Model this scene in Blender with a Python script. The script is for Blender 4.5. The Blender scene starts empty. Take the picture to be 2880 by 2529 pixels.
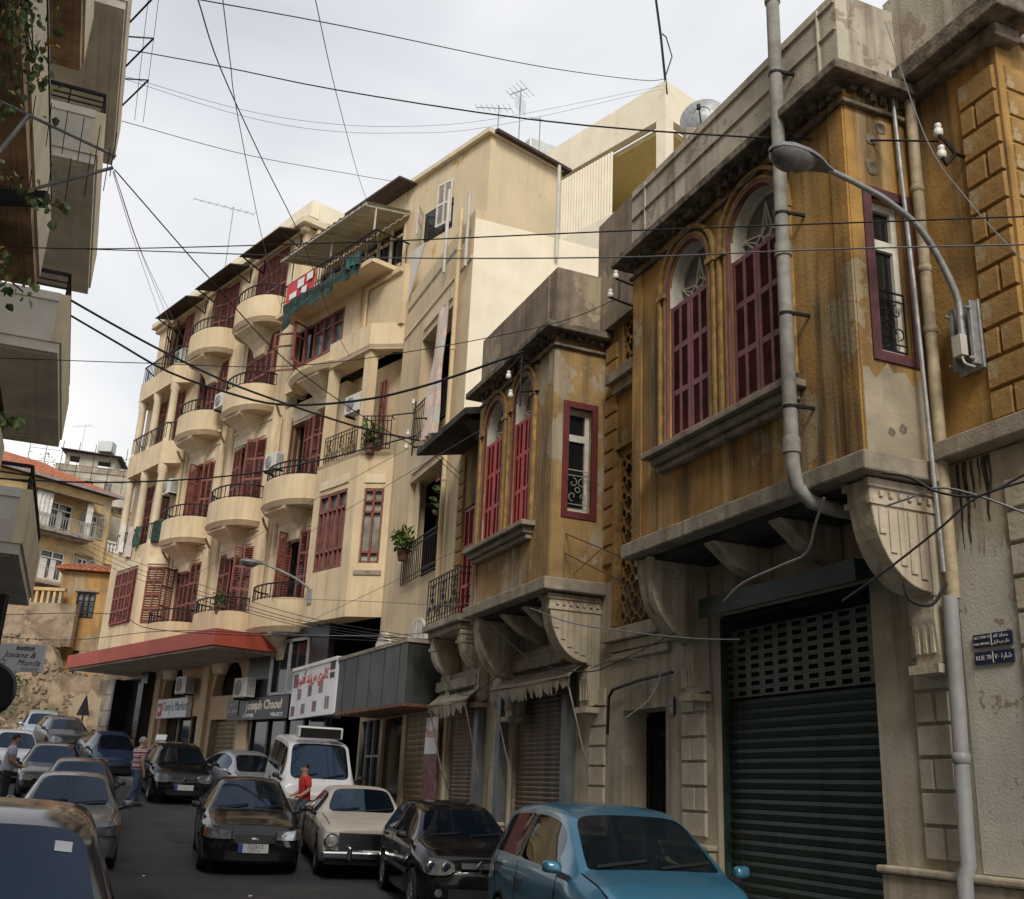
import bpy, bmesh, math, random
from math import sin, cos, pi, radians, sqrt, atan2
from mathutils import Vector, Matrix, noise as mnoise
random.seed(7)
SC = bpy.context.scene
COL = SC.collection

# ------------------------------------------------------------------ camera, sky, sun, exposure
cam_data = bpy.data.cameras.new('camera')
cam = bpy.data.objects.new('camera', cam_data); COL.objects.link(cam)
cam_data.sensor_width = 36.0
cam_data.lens = 2930.0 / 2880.0 * 36.0
cam_data.clip_start = 0.05; cam_data.clip_end = 3000.0
EYE = Vector((0, 0, 1.6))
_p, _r = radians(18.26), radians(2.597)
_u0 = Vector((0, -sin(_p), cos(_p))); _f = Vector((0, cos(_p), sin(_p)))
_X = Vector((1, 0, 0)) * cos(_r) + _u0 * sin(_r)
_U = Vector((-1, 0, 0)) * sin(_r) + _u0 * cos(_r)
cam.matrix_world = Matrix(((_X.x, _U.x, -_f.x, EYE.x), (_X.y, _U.y, -_f.y, EYE.y), (_X.z, _U.z, -_f.z, EYE.z), (0, 0, 0, 1)))
SC.camera = cam

SUN_DIR = Vector((0.04, -0.75, 0.66)).normalized()          # from the scene towards the sun
w = bpy.data.worlds.new('World'); SC.world = w; w.use_nodes = True
nt = w.node_tree; nt.nodes.clear()
_o = nt.nodes.new('ShaderNodeOutputWorld'); _b = nt.nodes.new('ShaderNodeBackground')
_sky = nt.nodes.new('ShaderNodeTexSky'); _sky.sky_type = 'NISHITA'; _sky.sun_disc = False
_sky.sun_elevation = math.asin(SUN_DIR.z); _sky.sun_rotation = atan2(SUN_DIR.x, SUN_DIR.y)
_sky.dust_density = 2.0
_tc = nt.nodes.new('ShaderNodeTexCoord')
_mp = nt.nodes.new('ShaderNodeMapping'); _mp.inputs['Scale'].default_value = (1.0, 1.0, 1.6); _mp.inputs['Location'].default_value = (0.35, 0.1, 0.0)
_n = nt.nodes.new('ShaderNodeTexNoise'); _n.inputs['Scale'].default_value = 1.9; _n.inputs['Detail'].default_value = 4; _n.inputs['Roughness'].default_value = 0.5; _n.inputs['Distortion'].default_value = 0.5
_cr = nt.nodes.new('ShaderNodeValToRGB')
_cr.color_ramp.elements[0].position = 0.30; _cr.color_ramp.elements[0].color = (4.5, 4.85, 5.6, 1)
_cr.color_ramp.elements[1].position = 0.70; _cr.color_ramp.elements[1].color = (8.3, 8.2, 7.9, 1)
_mx = nt.nodes.new('ShaderNodeMix'); _mx.data_type = 'RGBA'; _mx.inputs['Factor'].default_value = 0.93
nt.links.new(_tc.outputs['Generated'], _mp.inputs['Vector']); nt.links.new(_mp.outputs['Vector'], _n.inputs['Vector'])
nt.links.new(_n.outputs['Fac'], _cr.inputs['Fac'])
_n2 = nt.nodes.new('ShaderNodeTexNoise'); _n2.inputs['Scale'].default_value = 1.25; _n2.inputs['Detail'].default_value = 3; nt.links.new(_mp.outputs['Vector'], _n2.inputs['Vector'])
_c2 = nt.nodes.new('ShaderNodeMapRange'); _c2.inputs['From Min'].default_value = .36; _c2.inputs['From Max'].default_value = .56; _c2.inputs['To Min'].default_value = .45; _c2.inputs['To Max'].default_value = .96
nt.links.new(_n2.outputs['Fac'], _c2.inputs['Value']); nt.links.new(_c2.outputs['Result'], _mx.inputs['Factor'])
nt.links.new(_sky.outputs['Color'], _mx.inputs['A']); nt.links.new(_cr.outputs['Color'], _mx.inputs['B'])
nt.links.new(_mx.outputs['Result'], _b.inputs['Color']); _b.inputs['Strength'].default_value = 0.125
nt.links.new(_b.outputs['Background'], _o.inputs['Surface'])
sd = bpy.data.lights.new('sun', 'SUN'); sd.energy = 2.4; sd.angle = radians(22); sd.color = (1.0, 0.94, 0.83)
sun = bpy.data.objects.new('sun', sd); COL.objects.link(sun)
sun.rotation_euler = (-SUN_DIR).to_track_quat('-Z', 'Y').to_euler(); sun.location = (0, -20, 40)
SC.view_settings.view_transform = 'Standard'; SC.view_settings.look = 'None'
SC.view_settings.exposure = 0.12; SC.view_settings.gamma = 1.0; SC.view_settings.use_curve_mapping = False

SC.cycles.max_bounces = 5; SC.cycles.diffuse_bounces = 3; SC.cycles.glossy_bounces = 3; SC.cycles.transmission_bounces = 3; SC.cycles.transparent_max_bounces = 6

# ------------------------------------------------------------------ frames of reference
YA, YC, YL = radians(22.1), radians(40.34), radians(21.6)    # street direction, upper block, left side
OC = Vector((-5.059, 29.25, 0))
def FA(d, s, z=0): return Vector((d * cos(YA) - s * sin(YA), d * sin(YA) + s * cos(YA), z))
def FC(d, s, z=0): return OC + Vector((d * cos(YC) - s * sin(YC), d * sin(YC) + s * cos(YC), z))
def FL(d, s, z=0): return Vector((d * cos(YL) - s * sin(YL), d * sin(YL) + s * cos(YL), z))
GP = [(-30, -.3), (0, -.02), (12, 0.0), (18.5, .2), (21, .36), (24, .68), (28.5, 1.05), (32, 1.4), (34, 1.72), (38.7, 2.23), (41.2, 2.5), (48, 3.2), (55, 3.9), (70, 5.5), (110, 9.5), (3000, 9.5)]
def GZ(y):
    for (a, za), (b, zb) in zip(GP, GP[1:]):
        if a <= y <= b: return za + (zb - za) * (y - a) / (b - a)
    return GP[0][1] if y < 0 else GP[-1][1]

# ------------------------------------------------------------------ mesh and object helpers
OFF = {}; FLIP = set()
def tag(o, label=None, cat=None, group=None, kind=None):
    if label: o['label'] = label
    if cat: o['category'] = cat
    if group: o['group'] = group
    if kind: o['kind'] = kind
    return o
def thing(name, label, cat, loc=(0, 0, 0), rot=0, group=None, off=(0, 0, 0)):
    o = bpy.data.objects.new(name, None); COL.objects.link(o)
    o.empty_display_size = .2
    o.location = loc; o.rotation_euler = rot if isinstance(rot, tuple) else (0, 0, rot)
    OFF[o] = Vector(off)
    return tag(o, label, cat, group)
def rootoff(p):
    while p is not None:
        if p in OFF: return OFF[p]
        p = p.parent
    return Vector((0, 0, 0))
def inst(name, me, parent, loc=(0, 0, 0), rot=(0, 0, 0), scale=(1, 1, 1), raw=False):
    o = bpy.data.objects.new(name, me); COL.objects.link(o)
    o.parent = parent; o.location = Vector(loc) - (Vector((0, 0, 0)) if raw or parent is None else rootoff(parent))
    o.rotation_euler = rot; o.scale = scale
    return o
def copy_tree(o, parent=None):
    c = o.copy(); COL.objects.link(c); c.parent = parent
    for ch in list(o.children): copy_tree(ch, c)
    return c

SPLITN = set('plinth corner_strip shop_jamb shop_pier pilaster_strip string_course pipe_bracket capital lintel column side_wall door_handle wiper indicator seats patches parapet_moulding line_bracket interior_floor shell_scar hood_strut shop_mullion salon_mullion curtain blind roof_beam lower_wall balcony_curtain awning_frame coping cladding_panel shoes open_casement wall_bracket back_wall conduit rear_wall door_frame lamp_reflector'.split())
STUFFN = set('dentils bead_moulding fluting louvres tile_ridges panel_gap guard_rings side_vent sheet_seam soffit_moulding elements fanlight_bars grille_bars cooling_grille tracery railing reveal patches door_grille'.split())
def components(f, n):
    p = list(range(n))
    def r(i):
        while p[i] != i: p[i] = p[p[i]]; i = p[i]
        return i
    for q in f:
        for a in q[1:]: p[r(a)] = r(q[0])
    out = {}
    for k, q in enumerate(f): out.setdefault(r(q[0]), []).append(k)
    return list(out.values())
class MB:
    def __init__(s): s.v = []; s.f = []; s.m = []; s.mi = 0
    def add(s, vs, fs):
        b = len(s.v); s.v += [tuple(p) for p in vs]
        for f in fs: s.f.append(tuple(b + i for i in f)); s.m.append(s.mi)
        return s
    def box(s, x0, x1, y0, y1, z0, z1):
        if x0 > x1: x0, x1 = x1, x0
        if y0 > y1: y0, y1 = y1, y0
        if z0 > z1: z0, z1 = z1, z0
        return s.add([(x0, y0, z0), (x1, y0, z0), (x1, y1, z0), (x0, y1, z0), (x0, y0, z1), (x1, y0, z1), (x1, y1, z1), (x0, y1, z1)],
                     [(0, 3, 2, 1), (4, 5, 6, 7), (0, 1, 5, 4), (1, 2, 6, 5), (2, 3, 7, 6), (3, 0, 4, 7)])
    def hexa(s, lo, hi):          # lower four and upper four corners
        return s.add(list(lo) + list(hi), [(0, 3, 2, 1), (4, 5, 6, 7), (0, 1, 5, 4), (1, 2, 6, 5), (2, 3, 7, 6), (3, 0, 4, 7)])
    def quad(s, a, b, c, d): return s.add([a, b, c, d], [(0, 1, 2, 3)])
    def bar(s, a, b, w=.02, h=None):
        a, b = Vector(a), Vector(b); h = h or w; t = (b - a)
        if t.length < 1e-6: return s
        t.normalize(); u = Vector((0, 0, 1)) if abs(t.z) < .95 else Vector((1, 0, 0))
        x = t.cross(u).normalized(); y = x.cross(t).normalized(); x *= w / 2; y *= h / 2
        return s.hexa([a - x - y, a + x - y, a + x + y, a - x + y], [b - x - y, b + x - y, b + x + y, b - x + y])
    def tube(s, pts, r=.02, n=6, cap=True):
        pts = [Vector(p) for p in pts]; rs = r if isinstance(r, (list, tuple)) else [r] * len(pts)
        b = len(s.v); prev = None
        for i, p in enumerate(pts):
            t = (pts[min(i + 1, len(pts) - 1)] - pts[max(i - 1, 0)])
            if t.length < 1e-9: t = Vector((0, 0, 1))
            t.normalize()
            if prev is None:
                u = Vector((0, 0, 1)) if abs(t.z) < .9 else Vector((1, 0, 0)); x = t.cross(u).normalized()
            else: x = (prev - t * prev.dot(t)); x = x.normalized() if x.length > 1e-6 else prev
            prev = x; y = t.cross(x)
            for k in range(n):
                a = 2 * pi * k / n; s.v.append(tuple(p + (x * cos(a) + y * sin(a)) * rs[i]))
        for i in range(len(pts) - 1):
            for k in range(n):
                s.f.append((b + i * n + k, b + i * n + (k + 1) % n, b + (i + 1) * n + (k + 1) % n, b + (i + 1) * n + k)); s.m.append(s.mi)
        if cap:
            s.f.append(tuple(b + k for k in range(n))[::-1]); s.m.append(s.mi)
            e = b + (len(pts) - 1) * n; s.f.append(tuple(e + k for k in range(n))); s.m.append(s.mi)
        return s
    def lathe(s, c, prof, n=12, axis='z', a0=0, a1=2 * pi):
        c = Vector(c); b = len(s.v); full = abs(a1 - a0 - 2 * pi) < 1e-6; m = n if full else n + 1
        for r, h in prof:
            for k in range(m):
                a = a0 + (a1 - a0) * k / n; q = (r * cos(a), r * sin(a), h)
                if axis == 'x': q = (h, q[0], q[1])
                elif axis == 'y': q = (q[0], h, q[1])
                s.v.append(tuple(c + Vector(q)))
        for i in range(len(prof) - 1):
            for k in range(n):
                k2 = (k + 1) % m if full else k + 1
                s.f.append((b + i * m + k, b + i * m + k2, b + (i + 1) * m + k2, b + (i + 1) * m + k)); s.m.append(s.mi)
        return s
    def prism(s, poly, axis, a, b):     # 2-D polygon (in the other two axes, in order) extruded along axis
        def P(q, h):
            return (h, q[0], q[1]) if axis == 'x' else (q[0], h, q[1]) if axis == 'y' else (q[0], q[1], h)
        n = len(poly)
        return s.add([P(q, a) for q in poly] + [P(q, b) for q in poly],
                     [tuple(range(n))[::-1], tuple(range(n, 2 * n))] + [(i, (i + 1) % n, n + (i + 1) % n, n + i) for i in range(n)])
    def mesh(s, name, mat, smooth=False, off=(0, 0, 0), sharp=None):
        me = bpy.data.meshes.new(name); o = Vector(off)
        me.from_pydata([tuple(Vector(p) - o) for p in s.v], [], s.f); me.validate()
        for mt in (mat if isinstance(mat, (list, tuple)) else [mat]): me.materials.append(M[mt] if isinstance(mt, str) else mt)
        if isinstance(mat, (list, tuple)) and len(me.polygons) == len(s.m): me.polygons.foreach_set('material_index', s.m)
        bm = bmesh.new(); bm.from_mesh(me); bmesh.ops.recalc_face_normals(bm, faces=bm.faces); bm.to_mesh(me); bm.free()
        if smooth:
            me.polygons.foreach_set('use_smooth', [True] * len(me.polygons))
            if sharp: me.set_sharp_from_angle(angle=radians(sharp))
        me.update(); return me
    def build(s, name, mat, parent=None, smooth=False, bevel=0, sub=0, sharp=40, cut=True):
        r = parent
        while r is not None and r.parent is not None: r = r.parent
        if r in FLIP: s.v = [(-x, y, z) for x, y, z in s.v]
        if name in SPLITN and not isinstance(mat, (list, tuple)):
            cs = components(s.f, len(s.v))
            if len(cs) > 1:
                first = None
                for c in cs:
                    m = MB(); mp = {}
                    for k in c:
                        m.f.append(tuple(mp.setdefault(i, len(mp)) for i in s.f[k])); m.m.append(0)
                    m.v = [None] * len(mp)
                    for i, j in mp.items(): m.v[j] = s.v[i]
                    o = m._one(name, mat, parent, smooth, bevel, sub, sharp); first = first or o
                return first
        o = s._one(name, mat, parent, smooth, bevel, sub, sharp)
        if name in STUFFN: o['kind'] = 'stuff'
        return o
    def _one(s, name, mat, parent, smooth, bevel, sub, sharp):
        me = s.mesh(name, mat, smooth, rootoff(parent), sharp)
        o = bpy.data.objects.new(name, me); COL.objects.link(o); o.parent = parent
        if bevel:
            md = o.modifiers.new('bevel', 'BEVEL'); md.width = bevel; md.segments = 2; md.limit_method = 'ANGLE'; md.angle_limit = radians(50)
        if sub:
            md = o.modifiers.new('sub', 'SUBSURF'); md.levels = sub; md.render_levels = sub
        return o

def panel(mb, u0, u1, v0, v1, holes, x, t, ax='x', back=True):
    """A wall sheet with rectangular holes: plane at x, thickness t behind it. ax 'x': coords (x, u, v)."""
    us = sorted({u0, u1, *[min(max(h[i], u0), u1) for h in holes for i in (0, 1)]}); vs = sorted({v0, v1, *[min(max(h[i], v0), v1) for h in holes for i in (2, 3)]})
    def solid(i, j):
        if i < 0 or j < 0 or i >= len(us) - 1 or j >= len(vs) - 1: return False
        cu, cv = (us[i] + us[i + 1]) / 2, (vs[j] + vs[j + 1]) / 2
        return not any(h[0] < cu < h[1] and h[2] < cv < h[3] for h in holes)
    P = (lambda q, u, v: (q, u, v)) if ax == 'x' else (lambda q, u, v: (u, q, v))
    for i in range(len(us) - 1):
        for j in range(len(vs) - 1):
            if not solid(i, j): continue
            a, b, c, d = us[i], us[i + 1], vs[j], vs[j + 1]
            mb.quad(P(x, a, c), P(x, b, c), P(x, b, d), P(x, a, d))
            if back: mb.quad(P(x + t, a, c), P(x + t, b, c), P(x + t, b, d), P(x + t, a, d))
            if not solid(i - 1, j): mb.quad(P(x, a, c), P(x + t, a, c), P(x + t, a, d), P(x, a, d))
            if not solid(i + 1, j): mb.quad(P(x, b, c), P(x + t, b, c), P(x + t, b, d), P(x, b, d))
            if not solid(i, j - 1): mb.quad(P(x, a, c), P(x, b, c), P(x + t, b, c), P(x + t, a, c))
            if not solid(i, j + 1): mb.quad(P(x, a, d), P(x, b, d), P(x + t, b, d), P(x + t, a, d))
    return mb

# ------------------------------------------------------------------ materials
M = {}
def mat(name, col, rough=.8, metal=0, var=.12, scale=3.0, col2=None, streak=0, streak_col=(.06, .05, .04), bump=.15, bscale=40, patch=None, patch_amt=.5, patch_scale=.7, coat=0, alpha=1, trans=0, spec=.5, streak_s=5.0, pale=0, pale_col=(.5, .4, .25), cov=0.0, emit=None, seed=0.0):
    m = bpy.data.materials.new(name); m.use_nodes = True; M[name] = m
    n = m.node_tree; N = n.nodes; L = n.links; B = N['Principled BSDF']
    B.inputs['Roughness'].default_value = rough; B.inputs['Metallic'].default_value = metal
    B.inputs['Specular IOR Level'].default_value = spec
    if coat: B.inputs['Coat Weight'].default_value = coat; B.inputs['Coat Roughness'].default_value = .04
    if trans: B.inputs['Transmission Weight'].default_value = trans; B.inputs['IOR'].default_value = 1.15
    if alpha < 1: B.inputs['Alpha'].default_value = alpha
    if emit: B.inputs['Emission Color'].default_value = (*emit[:3], 1); B.inputs['Emission Strength'].default_value = emit[3]
    tc = N.new('ShaderNodeTexCoord'); mp = N.new('ShaderNodeMapping'); L.new(tc.outputs['Object'], mp.inputs['Vector']); mp.inputs['Location'].default_value = (seed * 3.1, seed * 1.7, seed * 2.3)
    def noi(sc, det=4, ro=.6, vec=None):
        x = N.new('ShaderNodeTexNoise'); x.inputs['Scale'].default_value = sc; x.inputs['Detail'].default_value = det; x.inputs['Roughness'].default_value = ro
        L.new(vec or mp.outputs['Vector'], x.inputs['Vector']); return x
    def ramp(src, a, b, c0=(0, 0, 0, 1), c1=(1, 1, 1, 1)):
        r = N.new('ShaderNodeValToRGB'); e = r.color_ramp.elements; e[0].position = a; e[1].position = b; e[0].color = c0; e[1].color = c1
        L.new(src, r.inputs['Fac']); return r
    def mix(f, a, b, ff=None):
        x = N.new('ShaderNodeMix'); x.data_type = 'RGBA'
        if f is not None: L.new(f, x.inputs['Factor'])
        else: x.inputs['Factor'].default_value = ff
        for s_, k in ((a, 'A'), (b, 'B')):
            if isinstance(s_, tuple): x.inputs[k].default_value = (*s_[:3], 1)
            else: L.new(s_, x.inputs[k])
        return x.outputs['Result']
    c2 = col2 or tuple(c * (1 - 2.2 * var) for c in col)
    base = mix(ramp(noi(scale, 3, .65).outputs['Fac'], .32, .68).outputs['Color'], tuple(min(1, c * (1 + var)) for c in col), c2)
    if patch: base = mix(ramp(noi(patch_scale, 5, .66).outputs['Fac'], .635 - .19 * patch_amt, .65 - .18 * patch_amt).outputs['Color'], base, patch)
    if streak:
        m2 = N.new('ShaderNodeMapping'); L.new(tc.outputs['Object'], m2.inputs['Vector']); m2.inputs['Scale'].default_value = (streak_s, streak_s, .22); m2.inputs['Location'].default_value = (seed, seed * 2, seed)
        s1 = noi(1.0, 3, .6, m2.outputs['Vector']); s1.inputs['Distortion'].default_value = .7; s2 = noi(.55, 2, .6)
        ml = N.new('ShaderNodeMath'); ml.operation = 'MULTIPLY'
        L.new(ramp(s1.outputs['Fac'], .47 - cov, .72 - cov * 1.4).outputs['Color'], ml.inputs[0]); L.new(ramp(s2.outputs['Fac'], .36 - cov, .62 - cov).outputs['Color'], ml.inputs[1])
        mu = N.new('ShaderNodeMath'); mu.operation = 'MULTIPLY'; L.new(ml.outputs[0], mu.inputs[0]); mu.inputs[1].default_value = streak
        base = mix(mu.outputs[0], base, streak_col)
    if pale:
        m3 = N.new('ShaderNodeMapping'); L.new(tc.outputs['Object'], m3.inputs['Vector']); m3.inputs['Scale'].default_value = (5, 5, .2); m3.inputs['Location'].default_value = (seed * 4 + 3, seed, seed)
        mu = N.new('ShaderNodeMath'); mu.operation = 'MULTIPLY'; L.new(ramp(noi(1.0, 4, .6, m3.outputs['Vector']).outputs['Fac'], .56, .70).outputs['Color'], mu.inputs[0]); mu.inputs[1].default_value = pale
        base = mix(mu.outputs[0], base, pale_col)
    L.new(base, B.inputs['Base Color'])
    if bump:
        bn = N.new('ShaderNodeBump'); bn.inputs['Strength'].default_value = bump; bn.inputs['Distance'].default_value = .02
        L.new(noi(bscale, 2, .6).outputs['Fac'], bn.inputs['Height']); L.new(bn.outputs['Normal'], B.inputs['Normal'])
    return m
DK = (.035, .03, .026)
mat('ochre', (.39, .22, .06), .92, var=.2, scale=1.1, streak=.9, streak_col=(.065, .046, .03), streak_s=3.6, cov=.065, patch=(.37, .29, .17), patch_amt=.25, patch_scale=1.1, pale=.6, pale_col=(.46, .34, .18), bump=.35, bscale=25, seed=1)
mat('ochre_worn', (.37, .235, .095), .92, var=.18, scale=1.2, streak=.85, streak_col=(.08, .06, .042), streak_s=3.4, cov=.04, patch=(.40, .335, .24), patch_amt=.55, patch_scale=.7, pale=.6, pale_col=(.45, .37, .24), bump=.35, bscale=25, seed=2)
mat('trim_ochre', (.38, .23, .08), .9, var=.2, scale=6, streak=.5, bump=.3, seed=3)
mat('stone_grey', (.52, .45, .34), .92, var=.12, scale=1.2, streak=.75, streak_col=(.14, .10, .07), cov=.03, patch=(.54, .48, .39), patch_amt=.5, pale=.4, pale_col=(.57, .51, .41), bump=.35, bscale=22, seed=4)
mat('stone_block', (.55, .48, .38), .92, var=.12, scale=2.0, streak=.55, streak_col=(.18, .13, .09), bump=.3, bscale=22, seed=5)
mat('ochre_block', (.37, .215, .07), .92, var=.2, scale=1.2, streak=.8, streak_col=(.08, .055, .03), cov=.04, patch=(.40, .30, .17), patch_amt=.2, patch_scale=1.5, bump=.4, bscale=22, seed=6)
mat('parapet', (.56, .51, .42), .92, var=.12, scale=1.5, streak=.95, streak_col=(.14, .095, .065), streak_s=4, patch=(.36, .30, .235), patch_amt=.3, patch_scale=2.4, bump=.3, seed=7)
mat('parapet_brown', (.27, .21, .155), .92, var=.2, scale=1.5, streak=.8, streak_col=(.06, .05, .04), patch=(.36, .30, .21), patch_amt=.3, bump=.3, seed=8)
mat('cornice', (.20, .165, .125), .95, var=.35, scale=5, streak=.6, streak_col=(.03, .028, .025), bump=.8, bscale=14, seed=9)
mat('cement', (.34, .29, .225), .9, var=.2, scale=2.5, streak=.6, streak_col=(.10, .08, .06), bump=.3, seed=10)
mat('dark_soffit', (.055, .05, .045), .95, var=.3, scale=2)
mat('cream', (.67, .535, .345), .88, var=.07, scale=.7, streak=.6, streak_col=(.36, .26, .155), streak_s=3, cov=.02, patch=(.61, .48, .315), patch_amt=.4, bump=.12, seed=11)
mat('cream_low', (.58, .42, .26), .88, var=.08, scale=.8, streak=.5, streak_col=(.24, .16, .10), bump=.15, seed=12)
mat('cream_trim', (.70, .59, .42), .85, var=.06, scale=2, streak=.3, streak_col=(.35, .27, .18), bump=.12, seed=13)
mat('white_wall', (.80, .72, .56), .85, var=.04, scale=1.2, streak=.25, streak_col=(.52, .42, .28), bump=.3, bscale=10, seed=14)
mat('white_paint', (.78, .74, .68), .7, var=.05, streak=.2, streak_col=(.4, .36, .3), bump=.08)
mat('white_wood', (.66, .63, .56), .65, var=.1, scale=6, bump=.1)
mat('yellow_soffit', (.62, .50, .22), .9, var=.05)
mat('red_shutter', (.235, .075, .055), .6, var=.16, scale=4, bump=.1)
mat('bright_shutter', (.42, .055, .055), .55, var=.14, scale=4, bump=.1)
mat('maroon', (.22, .085, .09), .55, var=.16, scale=5, bump=.1)
mat('maroon_paint', (.145, .022, .026), .6, var=.16, scale=5, bump=.1)
mat('maroon_dark', (.10, .032, .038), .6, var=.2, scale=5, bump=.1)
mat('iron', (.018, .018, .02), .5, .6, var=.2, bump=0)
mat('iron_pale', (.42, .40, .35), .6, .0, var=.15, bump=0)
mat('galv', (.34, .35, .35), .5, .35, var=.14, scale=9, streak=.4, streak_col=(.16, .14, .12), bump=.1)
mat('pvc', (.55, .53, .47), .55, var=.08, scale=4, streak=.3, streak_col=(.28, .24, .18), bump=.03)
mat('pipe_cream', (.60, .46, .27), .6, var=.08, bump=.03)
mat('pipe_ochre', (.42, .34, .22), .65, var=.2, scale=5, bump=.05)
mat('pipe_grey', (.30, .29, .265), .75, var=.15, scale=6, streak=.6, streak_col=(.13, .11, .09), bump=.15)
mat('pipe_pale', (.31, .31, .32), .5, var=.1, scale=4, streak=.3, streak_col=(.2, .18, .16), bump=.03)
mat('repaint', (.60, .57, .50), .9, var=.07, scale=2, streak=.3, streak_col=(.3, .26, .2), patch=(.36, .28, .2), patch_amt=.2, patch_scale=3.0, bump=.25, seed=31)
mat('penthouse', (.67, .545, .36), .88, var=.05, scale=.8, streak=.4, streak_col=(.42, .32, .19), patch=(.54, .37, .14), patch_amt=.06, patch_scale=1.1, bump=.15, seed=33)
mat('render_patch', (.37, .315, .225), .92, var=.16, scale=1.5, streak=.5, streak_col=(.12, .09, .06), patch=(.39, .25, .09), patch_amt=.35, patch_scale=1.6, bump=.3, seed=41)
mat('drip', (.075, .065, .055), .95, var=.4, scale=9, bump=.2)
mat('lamp_shell', (.20, .21, .21), .5, .3, var=.12, scale=8, bump=.05)
mat('green_slat', (.015, .046, .032), .5, .1, var=.35, scale=2, streak=.6, streak_col=(.045, .042, .036), streak_s=2, patch=(.022, .07, .05), patch_amt=.3, patch_scale=1.4, bump=.08, seed=3)
mat('grey_slat', (.125, .13, .118), .5, .3, var=.2, scale=4, streak=.5, bump=.06)
mat('brown_slat', (.20, .14, .09), .55, .15, var=.25, scale=3, streak=.6, streak_col=(.05, .035, .025), bump=.08)
mat('tan_slat', (.34, .26, .155), .6, .1, var=.15, scale=3, streak=.4, bump=.06)
mat('black', (.008, .008, .008), .6, var=.2, bump=0)
mat('room_shade_black', (.012, .011, .010), .9, var=.2, bump=0)  # near-black: the shade of unlit rooms put into the colour
mat('glass_dark', (.012, .014, .016), .06, 0, var=.1, bump=0, spec=.8)
mat('glass_grey', (.15, .16, .165), .12, 0, var=.3, scale=2, bump=0, spec=.7)
mat('glass_pale', (.36, .36, .32), .25, 0, var=.3, scale=1.5, bump=0)
mat('asphalt', (.047, .046, .046), .85, var=.22, scale=1.1, col2=(.034, .034, .035), bump=.5, bscale=160, patch=(.058, .056, .053), patch_amt=.35, patch_scale=.5)
mat('asphalt_patch', (.036, .035, .035), .88, var=.2, scale=2, bump=.6, bscale=120)
_m = M['asphalt']; _N = _m.node_tree.nodes; _L = _m.node_tree.links; _B = _N['Principled BSDF']      # cracks and oil marks
_tc2 = [x for x in _N if x.bl_idname == 'ShaderNodeTexCoord'][0]
_v = _N.new('ShaderNodeTexVoronoi'); _v.feature = 'DISTANCE_TO_EDGE'; _v.inputs['Scale'].default_value = .55; _wn = _N.new('ShaderNodeTexNoise'); _wn.inputs['Scale'].default_value = 1.5; _wn.inputs['Detail'].default_value = 3
_ad = _N.new('ShaderNodeMix'); _ad.data_type = 'RGBA'; _ad.blend_type = 'LINEAR_LIGHT'; _ad.inputs['Factor'].default_value = .25
_L.new(_tc2.outputs['Object'], _wn.inputs['Vector']); _L.new(_tc2.outputs['Object'], _ad.inputs['A']); _L.new(_wn.outputs['Color'], _ad.inputs['B']); _L.new(_ad.outputs['Result'], _v.inputs['Vector'])
_r1 = _N.new('ShaderNodeValToRGB'); _r1.color_ramp.elements[0].position = .0; _r1.color_ramp.elements[0].color = (1, 1, 1, 1); _r1.color_ramp.elements[1].position = .012; _r1.color_ramp.elements[1].color = (0, 0, 0, 1); _L.new(_v.outputs['Distance'], _r1.inputs['Fac'])
_n3 = _N.new('ShaderNodeTexNoise'); _n3.inputs['Scale'].default_value = .9; _L.new(_tc2.outputs['Object'], _n3.inputs['Vector']); _r2 = _N.new('ShaderNodeValToRGB'); _r2.color_ramp.elements[0].position = .6; _r2.color_ramp.elements[1].position = .72; _L.new(_n3.outputs['Fac'], _r2.inputs['Fac'])
_mx1 = _N.new('ShaderNodeMath'); _mx1.operation = 'MAXIMUM'; _sc = _N.new('ShaderNodeMath'); _sc.operation = 'MULTIPLY'; _sc.inputs[1].default_value = .55; _L.new(_r2.outputs['Color'], _sc.inputs[0]); _L.new(_r1.outputs['Color'], _mx1.inputs[0]); _L.new(_sc.outputs[0], _mx1.inputs[1])
_fm = _N.new('ShaderNodeMix'); _fm.data_type = 'RGBA'; _src = _B.inputs['Base Color'].links[0].from_socket; _L.new(_mx1.outputs[0], _fm.inputs['Factor']); _L.new(_src, _fm.inputs['A']); _fm.inputs['B'].default_value = (.016, .016, .017, 1); _L.new(_fm.outputs['Result'], _B.inputs['Base Color'])
mat('kerbstone', (.22, .21, .19), .9, var=.2, scale=4, bump=.3)
mat('paving', (.20, .185, .165), .9, var=.2, scale=3, bump=.3)
mat('earth', (.20, .15, .10), .95, var=.3, scale=1.5, bump=.6, bscale=8)
mat('black_sheet', (.045, .05, .05), .45, .35, var=.25, scale=1.5, streak=.6, streak_col=(.11, .11, .10), streak_s=2.2, bump=.05)
mat('rust', (.16, .075, .04), .85, var=.35, scale=8, bump=.3)
mat('red_canopy', (.42, .075, .04), .6, var=.08, scale=1.2, streak=.25, streak_col=(.22, .04, .03), bump=.05)
mat('sign_white', (.72, .72, .74), .45, var=.05, scale=2, bump=0)
mat('sign_black', (.012, .012, .013), .35, var=.2, bump=0)
mat('sign_red', (.55, .03, .03), .5, var=.1, bump=0)
mat('sign_blue', (.016, .024, .075), .45, var=.3, scale=10, patch=(.10, .09, .09), patch_amt=.08, patch_scale=9, bump=.1)
mat('letter_white', (.78, .76, .72), .5, var=.1, bump=0)
mat('letter_pale', (.60, .53, .42), .4, .3, var=.1, bump=0)
mat('letter_dark', (.02, .02, .025), .5, var=.1, bump=0)
mat('photo_a', (.22, .10, .09), .5, var=.45, scale=9, col2=(.05, .03, .05), bump=0)
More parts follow.
